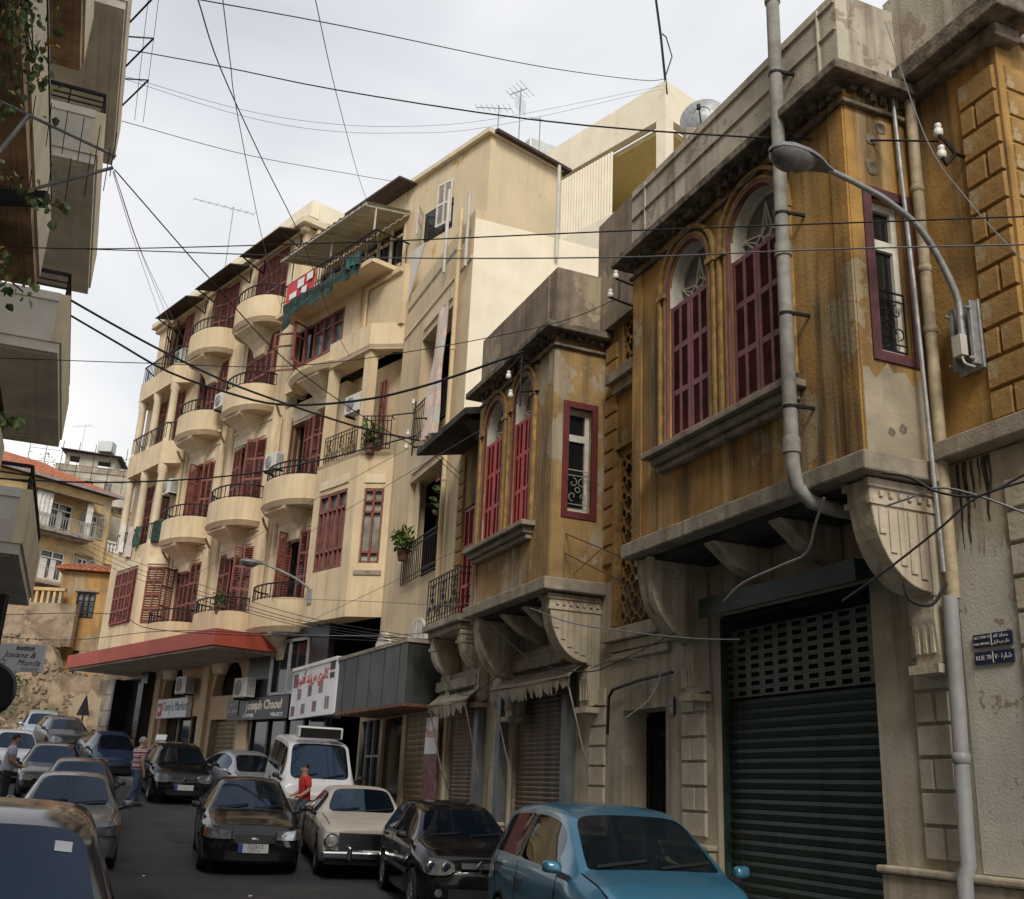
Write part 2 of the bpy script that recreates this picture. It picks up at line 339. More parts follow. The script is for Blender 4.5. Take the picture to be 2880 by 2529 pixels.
mat('photo_b', (.30, .19, .12), .5, var=.45, scale=9, col2=(.06, .05, .14), bump=0)
mat('tile_red', (.48, .17, .085), .85, var=.25, scale=5, streak=.2, bump=.3)
mat('house_yellow', (.60, .43, .20), .9, var=.12, scale=1.0, streak=.4, streak_col=(.22, .16, .10), patch=(.42, .35, .24), patch_amt=.3, bump=.2, seed=15)
mat('house_orange', (.43, .245, .085), .9, var=.2, scale=.7, streak=.8, streak_col=(.17, .11, .06), streak_s=2, cov=.04, patch=(.36, .27, .16), patch_amt=.5, bump=.25, seed=16)
mat('house_grey', (.42, .38, .30), .9, var=.14, scale=.9, streak=.5, streak_col=(.14, .12, .10), bump=.2, seed=17)
mat('ruin', (.29, .215, .145), .95, var=.3, scale=1.2, streak=.4, streak_col=(.12, .085, .055), patch=(.34, .265, .18), patch_amt=.4, bump=.9, bscale=6, seed=18)
mat('rubble', (.27, .205, .14), .95, var=.35, scale=2.5, bump=.6)
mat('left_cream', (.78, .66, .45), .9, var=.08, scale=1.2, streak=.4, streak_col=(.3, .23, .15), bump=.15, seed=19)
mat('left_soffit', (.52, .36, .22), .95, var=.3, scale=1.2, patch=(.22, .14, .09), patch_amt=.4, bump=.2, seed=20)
mat('left_grey', (.72, .68, .60), .95, var=.10, scale=1.2, patch=(.60, .56, .49), patch_amt=.35, bump=.2, seed=21)
mat('awning_brown', (.06, .035, .028), .8, var=.25, scale=3, bump=.1)
mat('corrugated', (.52, .49, .38), .6, .0, var=.12, scale=2, streak=.4, streak_col=(.25, .22, .16), bump=.05)
mat('net_green', (.022, .05, .042), .95, var=.35, scale=5, bump=.3)
mat('canvas_green', (.02, .085, .07), .9, var=.25, scale=4, bump=.2)
mat('cloth_pink', (.60, .47, .42), .9, var=.15, scale=3, bump=.2, patch=(.50, .51, .48), patch_amt=.5, patch_scale=3)
mat('cloth_white', (.66, .64, .60), .9, var=.1, bump=.2)
mat('cloth_teal', (.02, .22, .19), .9, var=.2, bump=.2)
mat('ac_white', (.62, .60, .55), .55, var=.08, scale=4, streak=.3, streak_col=(.3, .26, .2), bump=.03)
mat('wire', (.012, .012, .013), .6, var=.1, bump=0)
mat('wire_grey', (.20, .20, .20), .45, .4, var=.1, bump=0)
mat('porcelain', (.75, .74, .70), .25, var=.05, bump=0)
mat('leaf', (.055, .095, .022), .55, var=.3, scale=9, bump=0)
mat('leaf_light', (.13, .19, .035), .5, var=.3, scale=9, bump=0)
mat('leaf_yellow', (.30, .20, .03), .5, var=.3, scale=9, bump=0)
mat('flower', (.55, .06, .16), .6, var=.2, bump=0)
mat('bark', (.06, .045, .03), .9, var=.3, bump=.4)
mat('tank', (.55, .58, .56), .5, .2, var=.08, streak=.3, streak_col=(.35, .33, .3), bump=.02)
mat('plastic_grey', (.13, .14, .15), .5, var=.12, bump=0)
mat('lamp_glass', (.16, .16, .155), .2, var=.2, scale=6, spec=.7, bump=0)
# vehicles and people
def paint(name, col, metal=.25, rough=.38, coat=.55, dust=.12, dcol=(.20, .18, .16)):
    return mat(name, col, rough, metal, var=.03, scale=2, col2=tuple(c * (1 - dust) + d * dust for c, d in zip(col, dcol)), bump=0, coat=coat)
paint('p_blue', (.042, .185, .30), .3, .28, .6); paint('p_black', (.005, .005, .006), .0, .10, 0, dust=.03); paint('p_dark', (.008, .012, .018), .0, .12, 0, dust=.05)
paint('p_greygreen', (.13, .15, .165)); paint('p_navy', (.012, .032, .08), .1, .15, 0); paint('p_silver', (.42, .43, .46), .6); paint('p_white', (.66, .66, .67), 0)
paint('p_cream', (.52, .47, .41), 0, .55, .15, .35, (.26, .20, .15)); paint('p_lightblue', (.35, .43, .52), .5); paint('p_charcoal', (.028, .028, .032), .1, .2, 0); paint('p_daewoo', (.007, .007, .009), .0, .10, 0, dust=.03)
mat('car_glass', (.005, .009, .016), .03, 0, var=.05, bump=0, spec=.8, alpha=.85)
mat('car_glass_thin', (.012, .018, .022), .03, 0, var=.05, bump=0, spec=.6, alpha=.72)
for _g in ('car_glass', 'car_glass_thin'): M[_g].node_tree.nodes['Principled BSDF'].inputs['Specular Tint'].default_value = (.42, .66, 1.0, 1)  # blue specular tint puts a bluer sky into the glass reflections
for _g in ('p_black', 'p_daewoo', 'p_dark', 'p_charcoal', 'p_navy'): M[_g].node_tree.nodes['Principled BSDF'].inputs['Specular IOR Level'].default_value = .42
mat('rubber', (.012, .012, .012), .85, var=.2, bump=.1); mat('trim_black', (.014, .014, .015), .5, var=.2, bump=0)
mat('rim', (.38, .39, .40), .35, .7, var=.1, bump=0); mat('chrome', (.62, .63, .65), .15, 1.0, var=.05, bump=0)
mat('head_glass', (.26, .28, .30), .06, .45, var=.25, scale=14, bump=0, spec=.9, coat=.6); mat('amber', (.60, .19, .05), .2, var=.1, bump=0, coat=.5); mat('tail_red', (.30, .012, .012), .2, var=.1, bump=0)
mat('plate_white', (.62, .63, .64), .5, var=.06, bump=0); mat('plate_blue', (.03, .07, .38), .5, var=.06, bump=0)
mat('seat_cloth', (.05, .05, .052), .9, var=.2, bump=.1)
mat('skin', (.42, .23, .155), .55, var=.06, scale=8, bump=.05); mat('hair_dark', (.012, .010, .009), .6, var=.2, bump=.2); mat('hair_grey', (.34, .33, .32), .8, var=.2, bump=.2)
mat('jeans', (.055, .085, .13), .9, var=.2, scale=6, bump=.2); mat('shirt_red', (.50, .025, .025), .85, var=.1, bump=.15); mat('shirt_lilac', (.48, .45, .55), .85, var=.06, bump=.1)
mat('trousers_dark', (.025, .025, .03), .9, var=.2, bump=.1); mat('shoe', (.012, .012, .012), .5, var=.2, bump=0)
# a striped knit for the walking man: maroon, white and grey bands up the body
_m = mat('shirt_stripes', (.30, .04, .06), .9, var=.06, bump=.1); _N = _m.node_tree.nodes; _L = _m.node_tree.links
_sx = _N.new('ShaderNodeSeparateXYZ'); _t = [x for x in _N if x.bl_idname == 'ShaderNodeTexCoord'][0]; _L.new(_t.outputs['Object'], _sx.inputs[0])
_mm = _N.new('ShaderNodeMath'); _mm.operation = 'MULTIPLY'; _L.new(_sx.outputs['Z'], _mm.inputs[0]); _mm.inputs[1].default_value = 8.6
_fr = _N.new('ShaderNodeMath'); _fr.operation = 'FRACT'; _L.new(_mm.outputs[0], _fr.inputs[0])
_rp = _N.new('ShaderNodeValToRGB'); _rp.color_ramp.interpolation = 'CONSTANT'; _e = _rp.color_ramp.elements
_e[0].position = 0; _e[0].color = (.20, .025, .04, 1); _e[1].position = .42; _e[1].color = (.50, .47, .47, 1)
_x = _e.new(.62); _x.color = (.16, .12, .14, 1); _x = _e.new(.80); _x.color = (.50, .47, .47, 1)
_L.new(_fr.outputs[0], _rp.inputs['Fac']); _L.new(_rp.outputs['Color'], _N['Principled BSDF'].inputs['Base Color'])
# ------------------------------------------------------------------ the ground, road and pavements
def sheet(name, A, B, mat_, n=6, dz=0.0, kind='structure'):
    mb = MB(); k = len(A)
    for a, b in zip(A, B):
        for j in range(n + 1):
            p = Vector(a).lerp(Vector(b), j / n); mb.v.append((p.x, p.y, GZ(p.y) + dz))
    for i in range(k - 1):
        for j in range(n):
            q = i * (n + 1) + j; mb.f.append((q, q + 1, q + n + 2, q + n + 1)); mb.m.append(0)
    return tag(mb.build(name, mat_), kind=kind)
gy = [-60] + [a for a, _ in GP[:-1]] + [400, 2500]
sheet('ground', [(-1500, y, 0) for y in gy], [(1500, y, 0) for y in gy], 'earth', 8, -.03)
def smooth_line(pts, n=90):
    # Catmull-Rom through the points, evenly sampled
    P = [Vector(p) for p in pts]; P = [P[0] * 2 - P[1]] + P + [P[-1] * 2 - P[-2]]; out = []
    m = len(P) - 3
    for i in range(n + 1):
        t = i / n * m; k = min(int(t), m - 1); t -= k; a, b, c, d = P[k:k + 4]
        out.append(.5 * (2 * b + (c - a) * t + (2 * a - 5 * b + 4 * c - d) * t * t + (3 * b - a - 3 * c + d) * t ** 3))
    return out
KR = smooth_line([FA(6.05, s) for s in (-14, -4, 6, 14, 21)] + [FC(-2.7, s) for s in (3, 9, 16, 24, 36, 60)], 150)
WR = smooth_line([FA(7.3, s) for s in (-14, -4, 6, 14, 21)] + [FC(.3, s) for s in (0, 9, 16, 24, 36, 60)], 150)
KL = smooth_line([FA(-1.65, s) for s in (-14, -4, 6, 12, 18)] + [FC(-10.4, s) for s in (3, 9, 16, 24, 36, 60)], 150)
WL = smooth_line([FA(-3.2, s) for s in (-14, -4, 6, 12, 18)] + [FC(-12.4, s) for s in (3, 9, 16, 24, 36, 60)], 150)
sheet('road', KR, KL, 'asphalt', 10, .004)
for nm, K, W in (('pavement', KR, WR), ('pavement', KL, WL)):
    sheet(nm, [p + (q - p).normalized() * .13 for p, q in zip(K, W)], W, 'paving', 3, .135)
    mb = MB()
    for a, b, c, d in zip(K, W, K[1:], W[1:]):
        i0 = a + (b - a).normalized() * .13; i1 = c + (d - c).normalized() * .13
        f = lambda p, h: (p.x, p.y, GZ(p.y) + h)
        g = .004
        j0, j1 = a.lerp(c, .01), a.lerp(c, .99); k0, k1 = i0.lerp(i1, .01), i0.lerp(i1, .99)
        mb.hexa([f(j0, -.05), f(j1, -.05), f(k1, -.05), f(k0, -.05)], [f(j0, .14), f(j1, .14), f(k1, .14), f(k0, .14)])
    tag(mb.build('kerb', 'kerbstone'), kind='structure')

# patches, a drain cover and litter on the road
random.seed(17)
def ground_patch(x, y, rx, ry, rot, mt, nm, dz=.009):
    b = MB(); n = 14; P = []
    for k in range(n):
        a = 2 * pi * k / n; r = random.uniform(.82, 1.12); q = Vector((rx * r * max(-.8, min(.8, cos(a))), ry * r * max(-.8, min(.8, sin(a))))); px, py = x + q.x * cos(rot) - q.y * sin(rot), y + q.x * sin(rot) + q.y * cos(rot); P.append((px, py, GZ(py) + dz))
    b.add(P, [tuple(range(n))]); return tag(b.build(nm, mt), kind='structure')
for x, y, rx, ry, r in ((-2.2, 9.5, .7, 1.6, .4), (-4.6, 14.6, .5, 1.2, .4), (-6.0, 22.2, .6, .8, .5), (-1.4, 12.6, .35, .9, .3)): ground_patch(x, y, rx, ry, r, 'asphalt_patch', 'road_patch')
b = MB(); b.lathe((-3.2, 11.6, GZ(11.6) + .006), [(.001, .012), (.25, .012), (.27, .008), (.33, .008), (.34, 0)], 24)
for k in range(7): b.box(-3.2 - .2, -3.2 + .2, 11.6 - .2 + k * .065, 11.6 - .175 + k * .065, GZ(11.6) + .018, GZ(11.6) + .022)
tag(b.build('drain_cover', 'iron'), 'round iron drain cover set in the road', 'drain cover')
for x, y, s_ in ((-3.3, 15.4, .05), (-5.3, 17.1, .04), (-2.1, 13.7, .035)):
    b = MB(); z = GZ(y) + .012; b.add([(x, y, z), (x + s_ * 1.6, y + .02, z + .015), (x + s_ * 1.4, y + s_, z + .004), (x - .01, y + s_ * .8, z + .02)], [(0, 1, 2, 3)]); tag(b.build('litter', 'cloth_white'), 'scrap of white paper lying on the road', 'litter', 'scraps of paper on the road')
# ------------------------------------------------------------------ lettering
def text(name, body, size, mt, parent, loc, rot, ext=.004, align='CENTER', sx=1.0, shear=0, bold=0.0):
    cu = bpy.data.curves.new(name, 'FONT'); cu.body = body; cu.size = size; cu.align_x = align; cu.align_y = 'CENTER'; cu.extrude = ext; cu.resolution_u = 2; cu.shear = shear; cu.offset = bold
    ob = bpy.data.objects.new(name, cu); me = bpy.data.meshes.new_from_object(ob); me.name = name
    me.materials.clear(); me.materials.append(M[mt]); bpy.data.objects.remove(ob)
    return inst(name, me, parent, loc, rot, (sx, 1, 1))
RX = (pi / 2, 0, -pi / 2)      # reads on a wall that faces the street
RY = (pi / 2, 0, 0)            # reads on a wall that faces down the street

# ------------------------------------------------------------------ ironwork
def spiral(mb, c, r, turns, a0, plane, w=.012, sgn=1, n=9):
    pts = []
    for i in range(n + 1):
        t = i / n; a = a0 + sgn * turns * 2 * pi * t; q = r * (1 - .8 * t)
        u, v = c[0] + q * cos(a), c[1] + q * sin(a)
        pts.append(plane(u, v))
    for a, b in zip(pts, pts[1:]): mb.bar(a, b, w)
def iron_panel(mb, u0, u1, z0, z1, plane, w=.014, motif=1, n=6):
    """Railing panel between u0..u1 on a plane function (u, z) -> point."""
    for z in (z0, z1): mb.bar(plane(u0, z), plane(u1, z), w * 1.4)
    mb.bar(plane(u0, z0 + (z1 - z0) * .12), plane(u1, z0 + (z1 - z0) * .12), w); mb.bar(plane(u0, z1 - (z1 - z0) * .14), plane(u1, z1 - (z1 - z0) * .14), w)
    for i in range(n + 1):
        u = u0 + (u1 - u0) * i / n; mb.bar(plane(u, z0), plane(u, z1), w)
    if motif:
        k = max(1, int(abs(u1 - u0) / .5)); h = z1 - z0
        for i in range(k):
            c = u0 + (u1 - u0) * (i + .5) / k; r = min(abs(u1 - u0) / k * .24, h * .16)
            for sa in (-1, 1):
                for sb in (-1, 1): spiral(mb, (c + sa * r * .95, (z0 + z1) / 2 + sb * r * 1.3), r, .9, pi / 2 * sb, plane, w * .9, sa)
            cc = [(c + r * .5 * cos(a), (z0 + z1) / 2 + r * .5 * sin(a)) for a in [2 * pi * j / 8 for j in range(9)]]
            for a, b in zip(cc, cc[1:]): mb.bar(plane(*a), plane(*b), w)

# ------------------------------------------------------------------ shutters
def louvre_leaf(parent, P, u0, u1, z0, z1, mt, cols=2, rows=3, th=.035, fr=.045, pitch=.034, name='shutter', dark='room_shade_black'):
    """P(u, z, depth) -> point: a shutter leaf of stiles and rails with a louvred filling as its own sub-part."""
    f = MB(); lv = MB()
    def bx(mb, a, b, c, d, e0, e1):
        lo = [P(a, c, e0), P(b, c, e0), P(b, c, e1), P(a, c, e1)]; hi = [P(a, d, e0), P(b, d, e0), P(b, d, e1), P(a, d, e1)]; mb.hexa(lo, hi)
    us = [u0 + (u1 - u0) * i / cols for i in range(cols + 1)]; zs = [z0 + (z1 - z0) * j / rows for j in range(rows + 1)]
    w = fr * (1 if u1 > u0 else -1)
    for i, u in enumerate(us):
        a, b = (u, u + w) if i == 0 else (u - w, u) if i == cols else (u - w / 2, u + w / 2)
        bx(f, a, b, z0, z1, 0, th)
    for j, z in enumerate(zs):
        a, b = (z, z + fr * 1.3) if j == 0 else (z - fr * 1.3, z) if j == rows else (z - fr * .8, z + fr * .8)
        for i in range(cols): bx(f, us[i] + w * (.98 if i == 0 else .49), us[i + 1] - w * (.98 if i == cols - 1 else .49), a, b, .003, th - .003)
    for i in range(cols):
        a = us[i] + w * (.9 if i == 0 else .45); b = us[i + 1] - w * (.9 if i == cols - 1 else .45)
        for j in range(rows):
            c = zs[j] + fr * (1.2 if j == 0 else .7); d = zs[j + 1] - fr * (1.2 if j == rows - 1 else .7)
            n = max(3, int((d - c) / pitch))
            for k in range(n):
                z = c + (d - c) * k / n; h = (d - c) / n
                lv.quad(P(a, z, .004), P(b, z, .004), P(b, z + h * .5, th * .9), P(a, z + h * .5, th * .9))
    o = f.build(name, mt, parent); o2 = lv.build('louvres', mt, o)
    return o

# ================================================================== the old ochre house with the two bays
HO = thing('old_house', 'weathered ochre house with two arched bay windows over roller shuttered shops', 'house', FA(7.2, 6, 0), YA, off=(7.2, 6, 0))
SB = [8.12, 10.86]                     # the green shop shutter
lat = (12.0, 13.32, 3.95, 6.5); latu = (12.2, 13.25, 7.98, 9.6)
b = MB(); panel(b, 5.93, 20.7, 4.65, 8.72, [lat, latu, (19.0, 20.25, 4.75, 7.3)], 7.2, .35); b.build('upper_wall', 'ochre', HO)
b = MB(); panel(b, 5.93, 20.7, -.3, 4.648, [(SB[0], SB[1], -.3, 3.78), (12.03, 13.2, -.3, 2.76), (14.9, 17.25, -.3, 3.52), (18.62, 20.62, -.3, 3.45), (12.0, 13.32, 3.95, 4.7)], 7.2, .5); b.build('ground_floor_wall', 'stone_grey', HO)
b = MB(); b.box(7.56, 16, 5.95, 6.3, -.3, 9.0); b.box(15.7, 16, 6.3, 20.7, -.3, 9.0); b.box(7.72, 15.7, 20.4, 20.7, -.3, 8.7); b.build('side_wall', 'ochre_worn', HO)
b = MB(); b.box(7.3, 16, 5.9, 20.7, 8.74, 8.9); b.build('roof', 'cement', HO)
b = MB(); b.box(8.6, 8.7, 5.93, 20.7, -.3, 8.7); b.box(7.72, 8.6, 6.3, 20.4, 4.2, 4.3); b.build('interior_dark_panel', 'room_shade_black', HO)  # dark panels added behind the openings, room shade in their colour
# parapets
b = MB(); b.box(7.02, 7.22, 5.75, 7.12, 8.98, 9.95); b.build('parapet', 'parapet', HO)
b = MB(); b.box(6.94, 7.5, 5.62, 7.12, 8.76, 8.98); b.box(7.08, 7.4, 5.8, 7.12, 8.6, 8.755); b.build('cornice', 'cornice', HO, bevel=.02)
b = MB(); b.box(7.05, 7.5, 11.2, 13.9, 8.73, 10.75); b.build('raised_parapet', 'parapet_brown', HO)
b = MB(); b.box(7.25, 7.6, 17.3, 20.7, 8.73, 9.3); b.build('low_parapet', 'parapet_brown', HO)
b = MB(); b.box(7.0, 7.2, 5.8, 6.98, 4.66, 4.84); b.build('belt_course', 'cement', HO, bevel=.015)
# quoins and rusticated piers: every block a part of its own
BLK = {}
def block(w, h, t, mt, y, z, x, face='x', dep=0):
    key = (round(w, 2), round(h, 2), round(t, 3), mt, face)
    if key not in BLK:
        m = MB(); e = .012
        if face == 'x':
            m.hexa([(0, -w / 2, -h / 2), (0, w / 2, -h / 2), (0, w / 2, h / 2), (0, -w / 2, h / 2)], [(-t, -w / 2 + e, -h / 2 + e), (-t, w / 2 - e, -h / 2 + e), (-t, w / 2 - e, h / 2 - e), (-t, -w / 2 + e, h / 2 - e)])
        else:
            m.hexa([(-w / 2, 0, -h / 2), (w / 2, 0, -h / 2), (w / 2, 0, h / 2), (-w / 2, 0, h / 2)], [(-w / 2 + e, -t, -h / 2 + e), (w / 2 - e, -t, -h / 2 + e), (w / 2 - e, -t, h / 2 - e), (-w / 2 + e, -t, h / 2 - e)])
        BLK[key] = m.mesh('stone_block', mt)
    return inst('stone_block', BLK[key], HO, (x, y, z), (0, random.uniform(-.008, .008), 0))
def courses(s0, s1, z0, z1, h, mt, x=7.197, g=.022, t=.035, split=True, alt=0):
    k = 0; z = z0
    while z + h <= z1 + .02:
        if split and (k + alt) % 2 == 0:
            m = s0 + (s1 - s0) * (.42 if k % 4 < 2 else .58)
            for a, c in ((s0, m), (m, s1)): block(c - a - g, h - g, t, mt, (a + c) / 2, z + h / 2, x)
        else: block(s1 - s0 - g, h - g, t, mt, (s0 + s1) / 2, z + h / 2, x)
        z += h; k += 1
courses(5.95, 6.4, 4.9, 8.6, .293, 'ochre_block')
for k in range(12): block(.4, .27, .035, 'ochre_block', 5.948, 4.9 + .293 * (k + .5), 7.48, 'y')
courses(7.17, 7.6, 1.2, 3.5, .288, 'stone_block', split=True); courses(5.95, 6.36, 1.2, 4.5, .288, 'stone_block', alt=1)
courses(11.07, 11.62, 1.2, 3.75, .288, 'stone_block', alt=1); courses(13.66, 14.16, 1.2, 3.3, .275, 'stone_block', split=False)
courses(17.33, 17.9, 1.2, 3.3, .275, 'stone_block'); courses(13.42, 13.82, 4.9, 8.5, .30, 'ochre_block', split=False)
courses(20.28, 20.68, 4.9, 8.5, .30, 'ochre_block', split=False); courses(18.1, 18.5, 4.9, 8.4, .30, 'ochre_block', split=False)
b = MB()
for a, c in ((5.9, 8.08), (10.9, 11.98), (13.25, 14.86), (17.3, 18.58)): b.box(7.09, 7.2, a, c, -.3, 1.06); b.box(7.05, 7.2, a - .03, c + .03, 1.065, 1.13)
b.build('plinth', 'stone_grey', HO, bevel=.02)
# door case with its lintel and the grille door
b = MB(); b.box(7.05, 7.2, 11.75, 13.6, 3.72, 3.9); b.box(7.12, 7.2, 11.85, 13.5, 3.58, 3.71); b.box(7.14, 7.2, 11.9, 13.45, 3.46, 3.57); b.build('door_hood', 'stone_grey', HO, bevel=.015)
b = MB(); b.box(7.62, 7.68, 12.03, 13.2, -.2, 2.76); dr = b.build('door', 'iron', HO)
b = MB(); pl = lambda u, z: (7.58, u, z)
for i in range(9): b.bar(pl(12.08 + i * .135, .2), pl(12.08 + i * .135, 2.7), .018)
for z in (.3, .55, 1.4, 2.45): b.bar(pl(12.05, z), pl(13.18, z), .03)
for c in (12.35, 12.88):
    for z in (.9, 1.9): spiral(b, (c, z), .14, 1.2, 0, pl, .016)
b.build('door_grille', 'iron', dr)
b = MB(); b.tube([(7.1, 13.45, 2.45), (7.1, 13.42, 2.95), (7.1, 13.3, 3.05), (7.1, 12.6, 3.12), (7.1, 11.7, 3.16)], .022, 6); b.build('conduit', 'iron', HO, smooth=True)
# star lattice screens
def lattice(nm, s0, s1, z0, z1, cell=.24):
    b = MB(); b.box(7.16, 7.24, s0, s0 + .05, z0, z1); b.box(7.16, 7.24, s1 - .05, s1, z0, z1)
    ny = int((s1 - s0) / cell); nz = int((z1 - z0) / cell); cy, cz = (s1 - s0) / ny, (z1 - z0) / nz
    for i in range(ny):
        for j in range(nz):
            c = Vector((7.2, s0 + (i + .5) * cy, z0 + (j + .5) * cz)); pts = []
            for k in range(16):
                a = 2 * pi * k / 16; r = (.36 if k % 2 == 0 else .27) * min(cy, cz); pts.append(c + Vector((0, r * cos(a), r * sin(a))))
            for k in range(0, 16): b.bar(pts[k], pts[(k + 1) % 16], .03, .022)
            for k in range(4):
                a = pi / 2 * k; b.bar(c + Vector((0, .36 * cy * cos(a), .36 * cz * sin(a))), c + Vector((0, .5 * cy * cos(a), .5 * cz * sin(a))), .03, .04)
    return b.build(nm, 'trim_ochre', HO)
lattice('lattice_screen', 12.0, 13.32, 3.95, 6.5); lattice('lattice_screen', 12.2, 13.25, 7.98, 9.6)
b = MB(); b.box(7.02, 7.2, 12.0, 13.55, 7.72, 7.9); b.box(7.1, 7.2, 12.1, 13.45, 7.55, 7.715); b.build('window_sill', 'cement', HO, bevel=.015)
b = MB(); b.box(7.12, 7.2, 13.34, 13.42, 3.95, 6.62); b.box(7.12, 7.2, 11.9, 13.42, 6.625, 6.72); b.build('lattice_frame', 'trim_ochre', HO)

# the two bays
def star_fan(mb, s, zb, r, zc, x):
    c = lambda a, q: (x, s + q * cos(a), zb + q * sin(a) * 1.12)
    for a in [pi * k / 6 for k in range(6)]: mb.bar(c(a, .10), c(a + pi / 6, .10), .018)
    tips = [pi * .15, pi * .5, pi * .85]; mids = [0.02, pi * .32, pi * .68, pi - .02]
    for i, a in enumerate(tips):
        mb.bar(c(a, r * .52), c(a, r * 1.12), .016)
        for m_ in (mids[i], mids[i + 1]): mb.bar(c(m_, r * .42), c(a, r * 1.15), .018); 
        for m_ in (mids[i], mids[i + 1]): mb.bar(c(m_, r * .42), c(a, r * .52), .018) if abs(m_ - a) < 1 else None
    for m_ in mids: mb.bar(c(m_, .10), c(m_, r * .42), .018)
def arch_window(s0, s1, z0, zsh, ztop, mt, xf=6.3):
    s0, s1 = min(s0, s1), max(s0, s1); m_ = (s0 + s1) / 2; r = (s1 - s0) / 2; zc = ztop - r
    arc = [(m_ + r * cos(a), zc + r * sin(a)) for a in [pi * k / 16 for k in range(17)]]
    sp = MB()
    for (a, za), (c, zd) in zip(arc, arc[1:]):
        for x in (xf, xf + .22): sp.quad((x, a, za), (x, c, zd), (x, c, ztop), (x, a, ztop))
        sp.quad((xf, a, za), (xf, c, zd), (xf + .22, c, zd), (xf + .22, a, za))
    W = sp.build('window', 'ochre', HO)
    def ring(r0, r1, x0, x1, name, mt2, zb=None, beads=False):
        q = MB(); zb = z0 if zb is None else zb
        P0 = [(m_ + r0 * cos(a), zc + r0 * sin(a)) for a in [pi * k / 20 for k in range(21)]]; P1 = [(m_ + r1 * cos(a), zc + r1 * sin(a)) for a in [pi * k / 20 for k in range(21)]]
        P0 = [(m_ + r0, zb)] + P0 + [(m_ - r0, zb)]; P1 = [(m_ + r1, zb)] + P1 + [(m_ - r1, zb)]
        for i in range(len(P0) - 1):
            q.hexa([(x1, *P0[i]), (x1, *P1[i]), (x1, *P1[i + 1]), (x1, *P0[i + 1])], [(x0, *P0[i]), (x0, *P1[i]), (x0, *P1[i + 1]), (x0, *P0[i + 1])])
        return q.build(name, mt2, W)
    ring(r + .015, r + .055, xf - .03, xf + .002, 'painted_edge', 'maroon' if mt == 'maroon' else 'maroon_paint')
    ring(r + .06, r + .10, xf - .035, xf + .001, 'archivolt', 'trim_ochre'); ring(r + .155, r + .20, xf - .06, xf + .001, 'archivolt', 'trim_ochre')
    if True:
        q = MB(); R = r + .127; L = [(m_ + R, z0 + .05 + .062 * k) for k in range(int((zc - z0) / .062))] + [(m_ - R, z0 + .05 + .062 * k) for k in range(int((zc - z0) / .062))]
        L += [(m_ + R * cos(a), zc + R * sin(a)) for a in [pi * k / 24 for k in range(25)]]
        for (u, z) in L:
            h = .021; q.add([(xf + .001, u - h, z), (xf + .001, u, z - h), (xf + .001, u + h, z), (xf + .001, u, z + h), (xf - .035, u, z)], [(0, 1, 4), (1, 2, 4), (2, 3, 4), (3, 0, 4)])
        q.build('bead_moulding', 'trim_ochre', W)
    # capitals where the arch springs
    q = MB()
    for u in (m_ - r - .13, m_ + r + .13): q.box(xf - .075, xf + .001, u - .085, u + .085, zc - .12, zc - .05)
    q.build('capital', 'trim_ochre', W)
    # white fanlight, glass and tracery
    q = MB(); x = xf + .20
    pane = [(x, m_ - r, zsh)] + [(x, *p) for p in arc[::-1]] + [(x, m_ + r, zsh)]; q.add(pane, [tuple(range(len(pane)))]); q.build('pane', 'glass_grey', W)
    q = MB(); star_fan(q, m_, zsh + .06, r * .92, zc, x - .02)
    for (a, za), (c, zd) in zip(arc, arc[1:]): q.bar((x - .02, m_ + (a - m_) * .95, zc + (za - zc) * .95), (x - .02, m_ + (c - m_) * .95, zc + (zd - zc) * .95), .035)
    q.bar((x - .02, m_ - r, zsh + .03), (x - .02, m_ + r, zsh + .03), .06)
    q.build('tracery', 'white_wood', W)
    q = MB(); q.box(xf + .005, xf + .2, m_ - r + .002, m_ - r + .012, zsh, zc); q.box(xf + .005, xf + .2, m_ + r - .012, m_ + r - .002, zsh, zc)
    for (a, za), (c, zd) in zip(arc, arc[1:]):
        f = lambda u, z, k: (m_ + (u - m_) * k, zc + (z - zc) * k)
        q.quad((xf + .03, *f(a, za, .985)), (xf + .03, *f(c, zd, .985)), (xf + .2, *f(c, zd, .985)), (xf + .2, *f(a, za, .985)))
    q.build('reveal', 'white_wood', W)
    h = (s1 - s0) / 2
    for i in range(2):
        u0 = s0 + .012 + i * h; tilt = random.uniform(-.02, .04)
        louvre_leaf(W, lambda u, z, d, u0=u0, tilt=tilt: (xf + .055 - d + (u - u0) * tilt, u, z), u0, u0 + h - .016, z0 + .02, zsh, mt, 2, 3)
    return W
